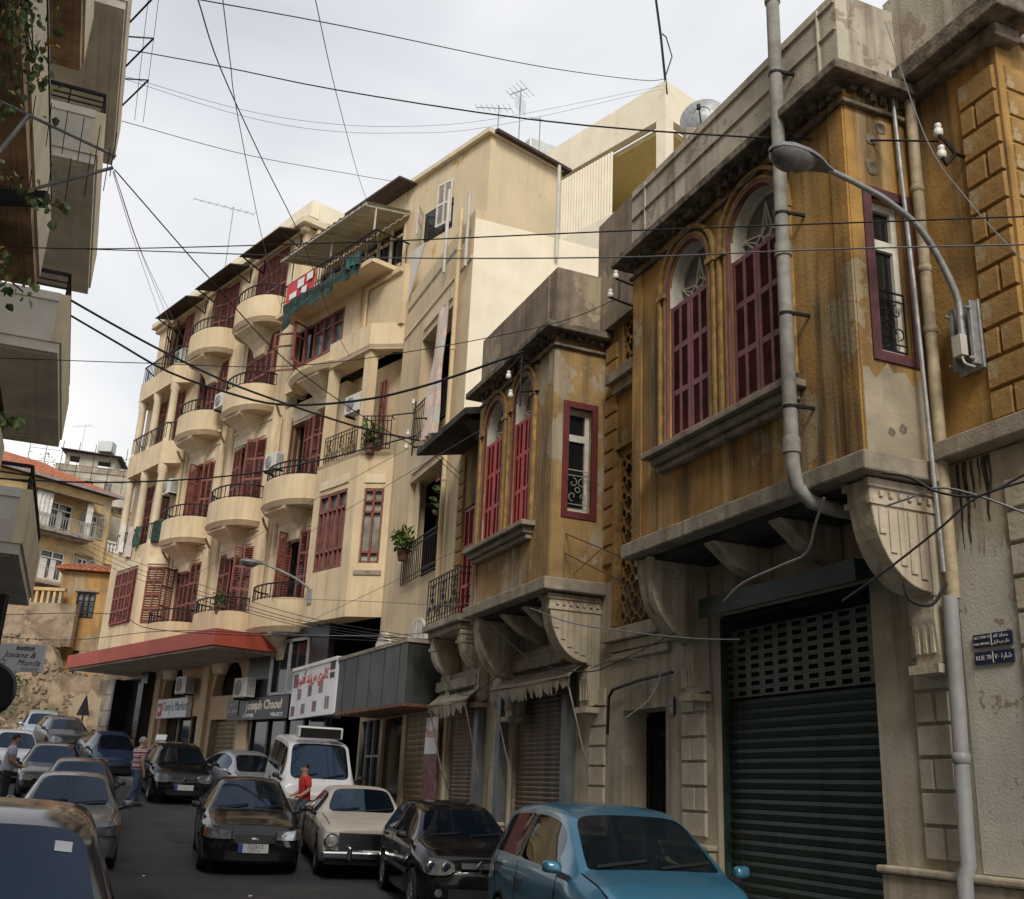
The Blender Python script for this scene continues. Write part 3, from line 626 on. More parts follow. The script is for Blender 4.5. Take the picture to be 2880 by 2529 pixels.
def console(s, x0=6.34, z1=4.44, w=.30, H=1.0):
    prof = [(x0, z1), (7.19, z1), (7.19, z1 - H - .55), (7.02, z1 - H - .6), (6.98, z1 - H - .2), (7.0, z1 - H + .02)]
    for k in range(1, 10):
        t = k / 10; a = pi / 2 * t; prof.append((7.0 - (7.0 - x0 - .02) * sin(a) ** .9 * (1 if t < 1 else 1), z1 - .22 - (H - .24) * cos(a) ** 1.1))
    prof.append((x0, z1 - .2))
    b = MB(); b.prism(prof, 'y', s - w / 2, s + w / 2); c = b.build('console', 'stone_grey', HO, bevel=.012)
    f = MB()
    for side in (-1, 1):
        y = s + side * (w / 2)
        f.box(x0 - .02, 7.19, y - .02, y + .02, z1 - .24, z1 - .19); f.box(x0 - .03, 7.19, y - .025, y + .025, z1 - .08, z1 - .005)
        n = 7
        for i in range(n):
            x = x0 + .12 + (7.12 - x0 - .12) * i / (n - 1)
            k = max(0, min(1, (7.0 - x) / (7.0 - x0 - .02))); zl = z1 - .22 - (H - .24) * max(0, cos(math.asin(min(1, k)))) ** 1.1 + .10 if x < 7 else z1 - H
            if zl < z1 - .32: f.box(x - .036, x + .036, y - .016, y + .016, zl, z1 - .27)
            f.box(x - .02, x + .02, y - .03, y + .03, z1 - .165, z1 - .115)
    for k in (-.09, 0, .09): f.box(6.985, 7.03, s + k - .02, s + k + .02, z1 - H - .5, z1 - H - .05)
    f.box(6.95, 7.19, s - w / 2 - .03, s + w / 2 + .03, z1 - H - .68, z1 - H - .6)
    f.build('fluting', 'stone_grey', c)
def bay(s0, s1, wins, mt, wall, par, z0=5.75, ironm='iron'):
    holes = [(a, c, z0, 8.26) for a, c in wins]
    b = MB(); panel(b, s0, s1, 4.655, 8.56, holes, 6.3, .22); b.box(6.52, 7.2, s1 - .2, s1, 4.655, 8.56); b.build('bay_front', wall[0], HO)
    b = MB(); panel(b, 6.522, 7.199, 4.655, 8.56, [(6.55, 6.95, 5.7, 7.38)], s0, .2, 'y'); b.box(6.302, 6.52, s0 + .001, s0 + .001, 0, 0) if 0 else None
    b.build('bay_side', wall[1], HO)
    b = MB(); b.box(6.18, 7.2, s0 - .1, s1 + .1, 4.46, 4.65); b.build('bay_base', 'cement', HO, bevel=.02)
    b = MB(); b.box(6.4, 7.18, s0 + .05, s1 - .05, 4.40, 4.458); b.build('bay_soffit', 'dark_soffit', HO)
    b = MB(); b.box(6.04, 7.2, s0 - .22, s1 + .22, 8.585, 8.70); b.box(6.24, 7.19, s0 - .06, s1 + .06, 8.36, 8.41); b.build('cornice', 'cornice', HO, bevel=.015)
    b = MB()                                  # crumbling dentils under the cornice
    n = int((s1 - s0) / .11)
    for i in range(n):
        y = s0 + (i + .5) * (s1 - s0) / n
        if random.random() < .12: continue
        h = random.uniform(.05, .1); d = random.uniform(.05, .15); b.box(6.3 - d, 6.299, y - random.uniform(.03, .05), y + random.uniform(.03, .05), 8.58 - h, 8.584)
    for i in range(6):
        x = 6.38 + i * .135; b.box(x - .04, x + .04, s0 - random.uniform(.04, .12), s0 - .001, 8.58 - random.uniform(.05, .1), 8.584)
    b.build('dentils', 'cornice', HO)
    b = MB(); b.box(6.26, 6.42, s0 - .02, s1 + .02, 8.705, 9.76); b.box(6.421, 7.2, s0 - .02, s0 + .14, 8.705, 9.76); b.box(6.421, 7.2, s1 - .14, s1 + .02, 8.705, 9.76); b.build('bay_parapet', par, HO, bevel=.012)
    b = MB(); b.box(6.23, 6.259, s0 + .25, s0 + .27, 8.71, 9.7)
    if s0 < 10:
        for z in (9.28, 9.62): b.box(6.235, 6.259, s0, s1, z, z + .015)
        b.box(6.235, 6.259, s1 - .38, s1 - .365, 8.71, 9.7)
    b.build('parapet_moulding', par, HO)
    b = MB(); b.box(6.06, 6.299, wins[0][0] - .32, wins[-1][1] + .32, 5.56, 5.64); b.box(6.14, 6.299, wins[0][0] - .22, wins[-1][1] + .22, 5.46, 5.555); b.box(6.2, 6.299, wins[0][0] - .18, wins[-1][1] + .18, 5.38, 5.455); b.build('window_sill', 'cement', HO, bevel=.012)
    b = MB()
    for u in (s0 + .12, s1 - .12): b.box(6.275, 6.299, u - .11, u + .11, 4.66, 8.35)
    b.build('corner_strip', wall[0], HO)
    for a, c in wins: arch_window(a, c, z0, 7.54, 8.26, mt)
    # the narrow window in the flank
    sw = MB(); x0, x1 = 6.55, 6.95
    for a, c, d, e in ((x0 - .1, x0, 5.6, 7.48), (x1, x1 + .1, 5.6, 7.48), (x0, x1, 7.38, 7.48), (x0, x1, 5.6, 5.7)): sw.box(a, c, s0 - .02, s0 + .03, d, e)
    W = sw.build('window', 'maroon_paint' if mt != 'maroon' else 'maroon_dark', HO)
    q = MB(); y0, y1 = s0 + .10, s0 + .15
    for a, c, d, e in ((x0, x0 + .045, 5.7, 7.38), (x1 - .07, x1, 5.7, 7.38), (x0 + .045, x1 - .07, 7.3, 7.38), (x0 + .045, x1 - .07, 6.86, 6.97), (x0 + .045, x1 - .07, 5.7, 5.78)): q.box(a, c, y0, y1, d, e)
    q.build('sash', 'white_wood', W)
    q = MB(); q.quad((x0, y1 - .01, 5.7), (x1, y1 - .01, 5.7), (x1, y1 - .01, 7.38), (x0, y1 - .01, 7.38)); q.build('pane', 'glass_dark', W)
    q = MB(); iron_panel(q, x0 + .02, x1 - .03, 5.76, 6.38, lambda u, z: (u, s0 + .05, z), .011, 1, 1); q.build('railing', ironm, W)
    for s in (s0 + .2, s1 - .2): console(s)
    for f in (.36, .64):
        b = MB(); y = s0 + (s1 - s0) * f; b.hexa([(6.75, y - .12, 4.12), (7.19, y - .12, 3.95), (7.19, y + .12, 3.95), (6.75, y + .12, 4.12)], [(6.4, y - .12, 4.395), (7.19, y - .12, 4.395), (7.19, y + .12, 4.395), (6.4, y + .12, 4.395)]); b.build('bay_beam', 'stone_grey', HO, bevel=.02)
bay(7.02, 11.32, [(8.12, 9.05), (9.53, 10.4)], 'maroon', ('ochre', 'ochre'), 'parapet')
b = MB(); zt = [5.5 + .06 * sin(k * 2.1) + .05 * sin(k * 5.3) for k in range(13)]
for k in range(12): x0, x1 = 6.31 + .885 * k / 12, 6.31 + .885 * (k + 1) / 12; b.quad((x0, 7.0155, 4.66), (x1, 7.0155, 4.66), (x1, 7.0155, zt[k + 1]), (x0, 7.0155, zt[k]))
b.build('cement_render_patch', 'render_patch', HO)
bay(13.82, 17.1, [(14.72, 15.42), (15.95, 16.75)], 'bright_shutter', ('ochre_worn', 'ochre_worn'), 'parapet_brown', 5.68, 'iron_pale')

# roller shutters
def slats(root, s0, s1, z0, z1, h, x, mt, prof=.018):
    m = MB(); w = (s1 - s0)
    m.hexa([(0, -w / 2, 0), (0, w / 2, 0), (.012, w / 2, 0), (.012, -w / 2, 0)], [(-prof, -w / 2, h * .55), (-prof, w / 2, h * .55), (-prof + .012, w / 2, h * .55), (-prof + .012, -w / 2, h * .55)])
    m.hexa([(-prof, -w / 2, h * .56), (-prof, w / 2, h * .56), (-prof + .012, w / 2, h * .56), (-prof + .012, -w / 2, h * .56)], [(0, -w / 2, h * .93), (0, w / 2, h * .93), (.012, w / 2, h * .93), (.012, -w / 2, h * .93)])
    me = m.mesh('slat', mt); k = 0
    while z0 + (k + 1) * h <= z1 + .001:
        inst('slat', me, root, (x, (s0 + s1) / 2, z0 + k * h)); k += 1
def shutter_frame(s0, s1, z0, z1, x, fm, back='room_shade_black', nm='roller_shutter'):
    b = MB(); b.box(x - .06, x + .05, s0, s0 + .07, z0, z1); b.box(x - .06, x + .05, s1 - .07, s1, z0, z1); b.box(x - .05, x + .05, s0 + .07, s1 - .07, z1 - .05, z1)
    R = b.build(nm, fm, HO)
    b = MB(); b.box(x + .03, x + .04, s0 + .07, s1 - .07, z0, z1); b.build('backing', back, R); return R
R = shutter_frame(SB[0], SB[1], -.1, 3.75, 7.33, 'green_slat')
slats(R, SB[0] + .075, SB[1] - .075, .02, 2.76, .1095, 7.33, 'green_slat')
rowm = MB(); wd = SB[1] - SB[0] - .15; hs = [(-wd / 2 + .12 + i * .262, -wd / 2 + .12 + i * .262 + .165, .022, .074) for i in range(10)]
panel(rowm, -wd / 2, wd / 2, 0, .095, hs, -.012, .012); rm = rowm.mesh('grille_slat', 'grey_slat')
for k in range(8): inst('grille_slat', rm, R, (7.33, (SB[0] + SB[1]) / 2, 2.785 + k * .099))
b = MB(); b.box(6.8, 7.19, 7.85, 10.6, 3.79, 3.9); b.box(6.8, 6.83, 7.85, 10.6, 3.68, 3.789); b.build('shop_canopy', 'green_slat', HO)
R = shutter_frame(14.9, 17.25, -.1, 3.5, 7.33, 'cement'); slats(R, 14.98, 17.17, .1, 3.5, .078, 7.33, 'brown_slat', .014)
R = shutter_frame(18.62, 20.62, -.1, 3.43, 7.33, 'cement'); slats(R, 18.7, 20.54, .1, 3.4, .078, 7.33, 'brown_slat', .014)
for s0, s1, z in ((14.7, 17.45, 3.55), (18.4, 20.7, 3.48)):
    b = MB(); b.box(6.95, 7.2, s0, s1, z, z + .2); b.box(7.02, 7.2, s0 + .1, s1 - .1, z + .205, z + .32); b.build('shop_lintel', 'cement', HO, bevel=.02)
b = MB()
for s in (14.75, 17.42, 18.5): b.box(7.04, 7.19, s - .1, s + .1, 0, 3.5)
b.build('shop_jamb', 'plastic_grey', HO)
def rag(s0, s1, x, z, nm, seed):
    random.seed(seed); b = MB(); n = 26
    for i in range(n):
        a, c = s0 + (s1 - s0) * i / n, s0 + (s1 - s0) * (i + 1) / n
        d0 = random.uniform(.06, .24); d1 = random.uniform(.06, .24); sg = -.06 * sin(pi * i / n); sh = -.06 * sin(pi * (i + 1) / n)
        b.add([(7.05, a, z + .28 + sg), (7.05, c, z + .28 + sh), (x, c, z + sh), (x, a, z + sg)], [(0, 1, 2, 3)])
        b.add([(x, a, z + sg), (x, c, z + sh), (x + .02, c, z - d1 + sh), (x + .02, a, z - d0 + sg)], [(0, 1, 2, 3)])
    b.bar((x, s0, z), (x, s1, z), .03); b.bar((x, s0 + .1, z), (7.1, s0 + .1, 1.9), .02); b.bar((x, s1 - .1, z), (7.1, s1 - .1, 1.9), .02)
    return b.build(nm, 'cement', HO)
rag(13.9, 17.0, 6.7, 3.27, 'torn_awning', 3); rag(18.3, 20.5, 6.75, 3.2, 'torn_awning', 4)
# little iron balcony at the far end with its red door and the eaves over it
b = MB(); b.box(6.45, 7.2, 18.2, 20.3, 4.6, 4.74); b.box(6.55, 7.19, 18.3, 20.2, 4.48, 4.595); b.build('balcony', 'cement', HO, bevel=.02); bal = HO.children[-1]
b = MB(); iron_panel(b, 18.3, 20.2, 4.76, 5.64, lambda u, z: (6.5, u, z), .018, 1, 12); iron_panel(b, 6.5, 7.15, 4.76, 5.64, lambda u, z: (u, 18.3, z), .018, 1, 4); b.build('railing', 'iron', bal)
for s in (18.45, 20.05): console(s, 6.6, 4.47, .22, .7)
louvre_leaf(HO, lambda u, z, d: (7.24 - d, u, z), 19.05, 19.62, 4.78, 7.26, 'bright_shutter', 2, 3); louvre_leaf(HO, lambda u, z, d: (7.24 - d, u, z), 19.65, 20.22, 4.78, 7.26, 'bright_shutter', 2, 3)
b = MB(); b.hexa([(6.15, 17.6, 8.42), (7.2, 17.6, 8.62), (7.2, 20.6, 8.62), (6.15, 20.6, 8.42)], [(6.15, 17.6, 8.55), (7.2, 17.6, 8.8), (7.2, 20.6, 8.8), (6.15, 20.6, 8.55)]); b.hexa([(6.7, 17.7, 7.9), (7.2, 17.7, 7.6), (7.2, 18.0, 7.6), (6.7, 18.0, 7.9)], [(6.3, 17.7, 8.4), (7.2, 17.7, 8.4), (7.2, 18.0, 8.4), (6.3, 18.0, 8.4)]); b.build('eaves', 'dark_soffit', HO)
# drainpipes
b = MB(); b.tube([(6.08, 7.8, 10.9), (6.08, 7.8, 7.0), (6.08, 7.8, 4.72), (6.12, 7.8, 4.5), (6.25, 7.76, 4.36), (6.5, 7.7, 4.3), (7.1, 7.6, 4.28)], .072, 12)
for z in (10.15, 6.95, 4.82): b.lathe((6.08, 7.8, z), [(.072, 0), (.088, .01), (.088, .16), (.072, .17)], 12)
b.build('drainpipe', 'pipe_grey', HO, smooth=True, sharp=50)
b = MB()
for z in (9.2, 7.45, 6.3, 5.3): b.bar((6.1, 7.74, z), (6.35, 7.7, z), .03); b.lathe((6.08, 7.8, z - .015), [(.076, 0), (.08, 0), (.08, .03), (.076, .03)], 12)
b.build('pipe_bracket', 'iron', HO)
b = MB(); b.tube([(7.08, 6.92, 8.6), (7.08, 6.92, 7.2), (7.08, 6.92, 5.5), (7.08, 6.93, 3.4)], .058, 10)
for z in (7.5, 5.95, 6.6): b.lathe((7.08, 6.92, z), [(.058, 0), (.068, .01), (.068, .07), (.058, .08)], 10)
b.build('drainpipe', 'pipe_ochre', HO, smooth=True, sharp=50)
b = MB(); b.tube([(7.05, 6.94, 3.42), (7.05, 6.97, 2.2), (7.05, 7.0, 1.2), (7.0, 7.0, 1.1), (6.98, 7.0, 0)], .066, 12); b.lathe((7.05, 6.975, 2.0), [(.066, 0), (.078, .01), (.078, .08), (.066, .09)], 12); b.build('drainpipe', 'pipe_pale', HO, smooth=True, sharp=50)
b = MB(); b.tube([(6.9, 6.98, 8.95), (6.9, 6.9, 6.5), (6.9, 6.84, 3.6)], .022, 8); b.build('conduit', 'galv', HO, smooth=True)
# shell scars in the plaster
b = MB()
for (x, z, r) in ((6.62, 8.05, .075), (6.6, 7.72, .085), (6.97, 7.75, .06), (6.74, 4.95, .05), (6.75, 8.22, .07), (6.6, 4.9, .04)):
    P = [(x + r * (.8 + .4 * random.random()) * cos(a), 7.012, z + r * (.8 + .4 * random.random()) * sin(a)) for a in [2 * pi * k / 9 for k in range(9)]]
    b.add(P + [(x, 7.016, z)], [(k, (k + 1) % 9, 9) for k in range(9)])
b.build('shell_scar', 'cornice', HO)
# repainted patch with a ragged top edge, and black drips under the belt course
random.seed(11); b = MB(); n = 22; top = [3.75 + random.uniform(-.16, .16) + .25 * (k / n) for k in range(n + 1)]
for k in range(n):
    a, c = 6.37 + (6.99 - 6.37) * k / n, 6.37 + (6.99 - 6.37) * (k + 1) / n; b.quad((7.1955, a, 1.14), (7.1955, c, 1.14), (7.1955, c, top[k + 1]), (7.1955, a, top[k]))
b.build('repainted_patch', 'repaint', HO)
for u, w_, h in ((6.78, .03, .75), (6.7, .018, .45), (6.55, .035, .6), (6.5, .015, .35), (6.86, .02, .8), (6.62, .012, .3)):
    b = MB(); P = [(7.1945, u + w_ * sin(i * 1.3) * .35 + sg * w_ * (1 - .75 * i / 7) , 4.64 - h * i / 7) for sg in (1,) for i in range(8)] + [(7.1945, u + w_ * sin(i * 1.3) * .35 - w_ * (1 - .75 * i / 7), 4.64 - h * i / 7) for i in range(7, -1, -1)]
    b.add(P, [tuple(range(16))]); b.build('drip_stain', 'drip', HO)
# ================================================================== the cream apartment block up the street
CB = thing('apartment_building', 'cream apartment block with curved balconies and brown shutters', 'building', FC(0, 0, 0), YC)
def A2C(p):
    q = FA(*p) - OC; return (q.x * cos(YC) + q.y * sin(YC), -q.x * sin(YC) + q.y * cos(YC), q.z)
def mapped(mb, f=A2C): mb.v = [f(p) for p in mb.v]; return mb
COLS = [(.9, 3.15), (4.75, 7.12), (8.55, 10.82)]
LV = [(5.95, 8.8), (9.65, 12.5), (13.55, 16.45), (16.9, 19.7)]
holes = [(a, c, z0, z1) for i, (a, c) in enumerate(COLS) for j, (z0, z1) in enumerate(LV) if not (i == 0 and j > 1)]
b = MB(); panel(b, 3.75, 16, 5.6, 20.0, holes + [(12.5, 14.75, 16.9, 19.7), (12.2, 13.4, 10.0, 12.6), (13.9, 15.0, 10.0, 12.6), (12.2, 13.4, 13.9, 16.2), (13.9, 15.0, 13.9, 16.2)], 0, .4)
b.build('facade', 'cream', CB)
b = MB(); panel(b, 0, 3.748, 5.6, 13.2, holes, 0, .4); b.build('facade', 'cream', CB)
b = MB(); b.box(.4, 11, 15.6, 16, 0, 20); b.box(10.6, 11, -6, 15.6, 0, 19); b.box(.8, 10.6, 3.75, 4.0, 15, 20.9); b.build('side_wall', 'cream', CB)
b = MB()
for z in (5.5, 9.3, 13.2, 16.5): b.box(.4, 10.6, -2, 15.6, z, z + .12)
b.box(3.2, 3.3, -2, 15.6, 0, 19); b.build('interior_floor', 'room_shade_black', CB)  # floors and back plane coloured near-black as room shade
b = MB(); b.box(0, 11, 3.7, 16.05, 20.3, 20.45); b.build('roof', 'cement', CB)
b = MB(); b.box(-.32, .1, 3.55, 16.3, 19.98, 20.22); b.box(-.16, .1, 3.62, 16.2, 19.8, 19.975); b.box(-.3, 3, 3.4, 3.62, 19.98, 20.22); b.build('cornice', 'cream_trim', CB, bevel=.03)
b = MB(); b.hexa([(.05, 3.7, 20.22), (.2, 16.1, 20.22), (.4, 16.1, 20.22), (.4, 3.7, 20.22)], [(.12, 3.75, 21.15), (.25, 16.0, 21.1), (.4, 16.0, 21.1), (.4, 3.75, 21.15)]); b.box(.41, 5, 3.7, 3.95, 20.23, 21.1); b.build('parapet', 'white_wall', CB)
b = MB()
for s in (.5, 3.38, 4.36, 7.36, 8.14, 11.05):
    b.box(-.05, -.001, s - .1, s + .1, 5.65, 19.75 if s > 3.8 else 13.1); b.box(-.075, -.051, s - .04, s + .04, 5.65, 19.75 if s > 3.8 else 13.1)
b.build('pilaster_strip', 'cream_trim', CB)
b = MB()
for z in (9.32, 13.12, 16.72):
    for a, c in ((.62, 3.26), (4.48, 7.24), (8.26, 10.93)):
        if not (a < 1 and z > 13): b.box(-.035, -.001, a, c, z - .04, z + .04)
b.build('string_course', 'cream_trim', CB)
# doors behind each balcony with folding louvred shutters
def leafset(W, a, c, z0, z1, spec, mt='red_shutter', d0=.04):
    """spec: list of (fraction0, fraction1, swing degrees): leaves hinged at the first fraction."""
    for f0, f1, ang in spec:
        u0 = a + (c - a) * f0; L = (c - a) * (f1 - f0); sg = 1 if L > 0 else -1; t = radians(ang)
        P = lambda u, z, d, u0=u0, t=t, sg=sg: (d0 - abs(u - u0) * sin(t) - d * cos(t), u0 + (u - u0) * cos(t) - sg * d * sin(t) * .5, z)
        louvre_leaf(W, P, u0, u0 + L, z0 + .02, z1 - .02, mt, 2, 4, .04, .05, .075)
def door(a, c, z0, z1, spec, header=True, d0=.04):
    b = MB(); fr = .06
    for u0, u1, v0, v1 in ((a, a + fr, z0, z1), (c - fr, c, z0, z1), (a + fr, c - fr, z1 - fr, z1)): b.box(d0 + .12, d0 + .2, u0, u1, v0, v1)
    W = b.build('window', 'red_shutter', CB)
    b = MB(); b.quad((d0 + .3, a, z0), (d0 + .3, c, z0), (d0 + .3, c, z1), (d0 + .3, a, z1)); b.build('pane', 'glass_dark', W)
    leafset(W, a + .02, c - .02, z0, z1, spec, d0=d0)
    if header:
        b = MB(); b.box(-.03, -.001, a + .15, c + .05, z1 + .1, z1 + .36); b.build('lintel', 'cream_trim', W)
    return W
SPEC = {(0, 0): [(0, .3, 12), (.62, .36, 75), (1, .64, 8)], (1, 0): [(0, .26, 70), (.58, .34, 20), (1, .6, 4)], (2, 0): [(0, .34, 3), (.36, .68, 3), (1, .72, 62)],
        (0, 1): [(0, .3, 10), (.62, .32, 8), (1, .62, 30)], (1, 1): [(0, .34, 28), (.66, .36, 6), (1, .68, 8)], (2, 1): [(0, .24, 25), (.5, .26, 80), (1, .62, 4)],
        (1, 2): [(0, .33, 2), (.33, .66, 2), (1, .67, 2)], (2, 2): [(0, .34, 2), (.36, .66, 5), (1, .68, 30)],
        (1, 3): [(0, .33, 2), (.33, .66, 2), (1, .67, 2)], (2, 3): [(0, .33, 2), (.34, .7, 18), (1, .72, 3)]}
for (i, j), sp in SPEC.items(): door(*COLS[i], *LV[j], sp)
door(12.5, 14.75, 16.9, 19.7, [(0, .3, 4), (1, .66, 35)], False)
# curved balconies: parapet, slab, ogee bracket and a rail on top
def balcony(cs, hw, zb, zt, dep=1.0, rail=True, par=True):
    N = 18; arc = [(-dep * sin(pi * k / N) ** .75, cs + hw * cos(pi * k / N)) for k in range(N + 1)]
    ins = [(-(dep - .1) * sin(pi * k / N) ** .75, cs + (hw - .1) * cos(pi * k / N)) for k in range(N + 1)]
    b = MB()
    if par:
        for k in range(N):
            o0, o1, i0, i1 = arc[k], arc[k + 1], ins[k], ins[k + 1]
            for z in (zt,): b.quad((*o0, z), (*o1, z), (*i1, z), (*i0, z))
            b.quad((*o0, zb), (*o1, zb), (*o1, zt), (*o0, zt)); b.quad((*i0, zb + .1), (*i1, zb + .1), (*i1, zt), (*i0, zt))
        b.add([(x, y, zb + .1) for x, y in ins], [tuple(range(N + 1))])
    sl = 1.03
    big = [(x * sl, cs + (y - cs) * sl) for x, y in arc]
    z0, z1 = zb - .16, zb - .002
    b.add([(x, y, z1) for x, y in big] + [(x * .93, cs + (y - cs) * .95, z0) for x, y in arc], [tuple(range(N + 1)), tuple(range(N + 1, 2 * N + 2))] + [(k, k + 1, N + 2 + k, N + 1 + k) for k in range(N)])
    o = b.build('balcony', 'cream', CB, smooth=True, sharp=35)
    q = MB(); prof = [(-dep * .86, z0 - .003), (-.001, z0 - .003), (-.001, z0 - .88), (-.16, z0 - .84), (-.22, z0 - .62), (-.36, z0 - .42), (-.6, z0 - .22), (-dep * .84, z0 - .08)]
    w0, w1 = .34, .2
    n = len(prof); V = []
    for k, (x, z) in enumerate(prof):
        w_ = w0 * (1 + .9 * max(0, (z - z0 + .5) / .5)); V.append((x, cs - w_, z))
    for k, (x, z) in enumerate(prof):
        w_ = w0 * (1 + .9 * max(0, (z - z0 + .5) / .5)); V.append((x, cs + w_, z))
    q.add(V, [tuple(range(n)), tuple(range(n, 2 * n))] + [(k, (k + 1) % n, n + (k + 1) % n, n + k) for k in range(n)])
    q.build('bracket', 'cream_trim', o)
    if rail:
        q = MB(); zr = zt + .44; fr = [(x * .95, cs + (y - cs) * .95) for x, y in arc]
        for z, w_ in ((zr, .04), (zt + .06, .02)):
            for k in range(N): q.bar((*fr[k], z), (*fr[k + 1], z), w_)
        for k in range(N + 1): q.bar((*fr[k], zt), (*fr[k], zr), .022)
        q.build('railing', 'iron', o)
    return o
CX = [2.02, 5.9, 9.68]
for i in range(3):
    for j in range(4):
        if i == 0 and j > 1: continue
        balcony(CX[i], 1.38, (5.82, 9.55, 13.5, 16.72)[j], (6.62, 10.3, 14.25, 17.52)[j])
# column one, upper storeys: enclosed balcony, terrace with awning and netting
balcony(1.0, 1.75, 13.55, 13.9, .95, False, False)
b = MB(); panel(b, -.75, 3.4, 13.56, 16.0, [(.1, 2.9, 14.3, 15.6)], -.28, .25); b.box(-.03, .4, 3.15, 3.4, 13.56, 16.0); b.build('enclosed_balcony', 'cream', CB)
b = MB()
for k in range(6): u = .1 + 2.8 * k / 5; b.box(-.3, -.22, u - .03, u + .03, 14.3, 15.6)
b.box(-.3, -.22, .1, 2.9, 15.52, 15.6); b.box(-.3, -.22, .1, 2.9, 14.3, 14.38); b.box(-.29, -.23, .1, 1.7, 15.15, 15.2)
wn = b.build('window', 'red_shutter', CB)
b = MB(); b.quad((-.2, .1, 14.3), (-.2, 1.8, 14.3), (-.2, 1.8, 15.6), (-.2, .1, 15.6)); b.build('pane', 'glass_grey', wn)
b = MB(); b.quad((-.16, 1.8, 14.3), (-.16, 2.9, 14.3), (-.16, 2.9, 15.6), (-.16, 1.8, 15.6)); b.build('pane', 'glass_dark', wn)
b = MB()
for a, c in (((-.32, 2.9), (-.75, 3.55)), ((-.32, 2.3), (-.8, 2.15))):
    for z in (14.3, 15.15, 15.58): b.bar((*a, z), (*c, z), .05)
    b.bar((*a, 14.3), (*a, 15.6), .06); b.bar((*c, 14.3), (*c, 15.6), .06)
b.build('open_casement', 'red_shutter', wn)
b = MB(); b.box(-.95, .3, -2.35, 3.3, 15.98, 16.12); b.build('terrace_slab', 'cream', CB)
b = MB(); panel(b, -2.3, 3.74, 16.12, 18.4, [(-2.0, 2.9, 16.6, 17.9)], .3, .2); b.box(.3, .5, -2.3, .4, 18.402, 19.0); b.box(.3, .5, 3.45, 3.74, 18.402, 19.9); b.build('terrace_wall', 'cream', CB)
b = MB()
for k in range(8): u = -2.0 + 4.9 * k / 7; b.box(.28, .34, u - .05, u + .05, 16.6, 17.9)
b.box(.28, .34, -2, 2.9, 17.5, 17.57); wn = b.build('window', 'cream_trim', CB); b = MB(); b.quad((.4, -2, 16.6), (.4, 2.9, 16.6), (.4, 2.9, 17.9), (.4, -2, 17.9)); b.build('pane', 'glass_dark', wn)
b = MB(); z0 = 16.12
for k in range(34): u = -2.3 + 5.4 * k / 33; b.bar((-.9, u, z0), (-.9, u, 17.05), .018)
b.bar((-.9, -2.3, 17.05), (-.9, 3.1, 17.05), .04); b.bar((-.9, -2.3, 16.5), (-.9, 3.1, 16.5), .02)
for k in range(8): b.bar((-.9 + k * .16, -2.3, z0), (-.9 + k * .16, -2.3, 17.05), .018)
b.bar((-.9, -2.3, 17.05), (.3, -2.3, 17.05), .04); b.build('railing', 'iron', CB)
b = MB(); n = 60          # corrugated awning
for k in range(n):
    u0, u1 = -2.3 + 5.0 * k / n, -2.3 + 5.0 * (k + 1) / n; h0, h1 = .035 * sin(k * pi / 2 + .7), .035 * sin((k + 1) * pi / 2 + .7)
    b.quad((.28, u0, 18.15 + h0), (.28, u1, 18.15 + h1), (-1.35, u1, 17.78 + h1), (-1.35, u0, 17.78 + h0))
aw = b.build('awning', 'corrugated', CB)
b = MB()
for u in (-2.2, .2, 2.6): b.bar((-1.3, u, 17.73), (.28, u, 18.09), .05); b.bar((-.9, u, 17.05), (-.9, u, 17.82), .04)
b.bar((-1.3, -2.3, 17.73), (-1.3, 2.7, 17.73), .05); b.build('awning_frame', 'pvc', aw)
b = MB(); b.hexa([(-.35, -2.45, 18.98), (3, -2.45, 19.15), (3, .6, 19.15), (-.35, .6, 18.98)], [(-.35, -2.45, 19.05), (3, -2.45, 19.25), (3, .6, 19.25), (-.35, .6, 19.05)]); b.build('penthouse_roof', 'awning_brown', CB)
# penthouse over the wing
b = MB(); b.box(-.2, .1, -2.94, -.755, 14.1, 15.975); b.build('terrace_base', 'cream', CB)
b = MB(); b.tube([(-.26, -2.9, 15.75), (-.26, -1.2, 15.75), (-.26, -1.1, 15.65), (-.26, -1.1, 14.2)], .045, 8); b.build('drainpipe', 'pipe_cream', CB, smooth=True)
b = MB(); panel(b, -5.95, -2.302, 14.3, 19.05, [(-4.4, -3.0, 16.75, 17.75)], .3, .25); b.box(.55, 3.05, -5.95, -5.7, 12, 19.05); b.build('penthouse_wall', 'penthouse', CB)
b = MB(); b.box(.15, 3, -6.05, -2.3, 19.06, 19.2); b.build('penthouse_roof', 'cream_trim', CB)
b = MB(); b.hexa([(.2, -6.75, 18.85), (5.6, -6.75, 18.85), (5.6, -5.8, 19.0), (.2, -5.8, 19.0)], [(.2, -6.75, 18.93), (5.6, -6.75, 18.93), (5.6, -5.8, 19.1), (.2, -5.8, 19.1)]) if 0 else b.hexa([(.35, -6.2, 19.08), (3.2, -6.2, 19.08), (3.2, -5.6, 19.08), (.35, -5.6, 19.08)], [(.35, -6.2, 19.17), (3.2, -6.2, 19.17), (3.2, -5.6, 19.3), (.35, -5.6, 19.3)]); b.build('eaves', 'awning_brown', CB)
b = MB(); b.box(.32, .38, -4.4, -3.0, 16.75, 17.75); wn = b.build('window', 'glass_dark', CB)
louvre_leaf(wn, lambda u, z, d: (.26 - d - (u + 4.35) * .1, u, z), -4.35, -3.75, 16.95, 18.35, 'white_wood', 2, 2, .035, .05, .07)
louvre_leaf(wn, lambda u, z, d: (.27 - (-2.98 - u) * .75 - d, -2.98 + (u + 2.98) * .66, z), -2.98, -3.6, 16.75, 17.75, 'white_wood', 2, 2, .035, .05, .07)
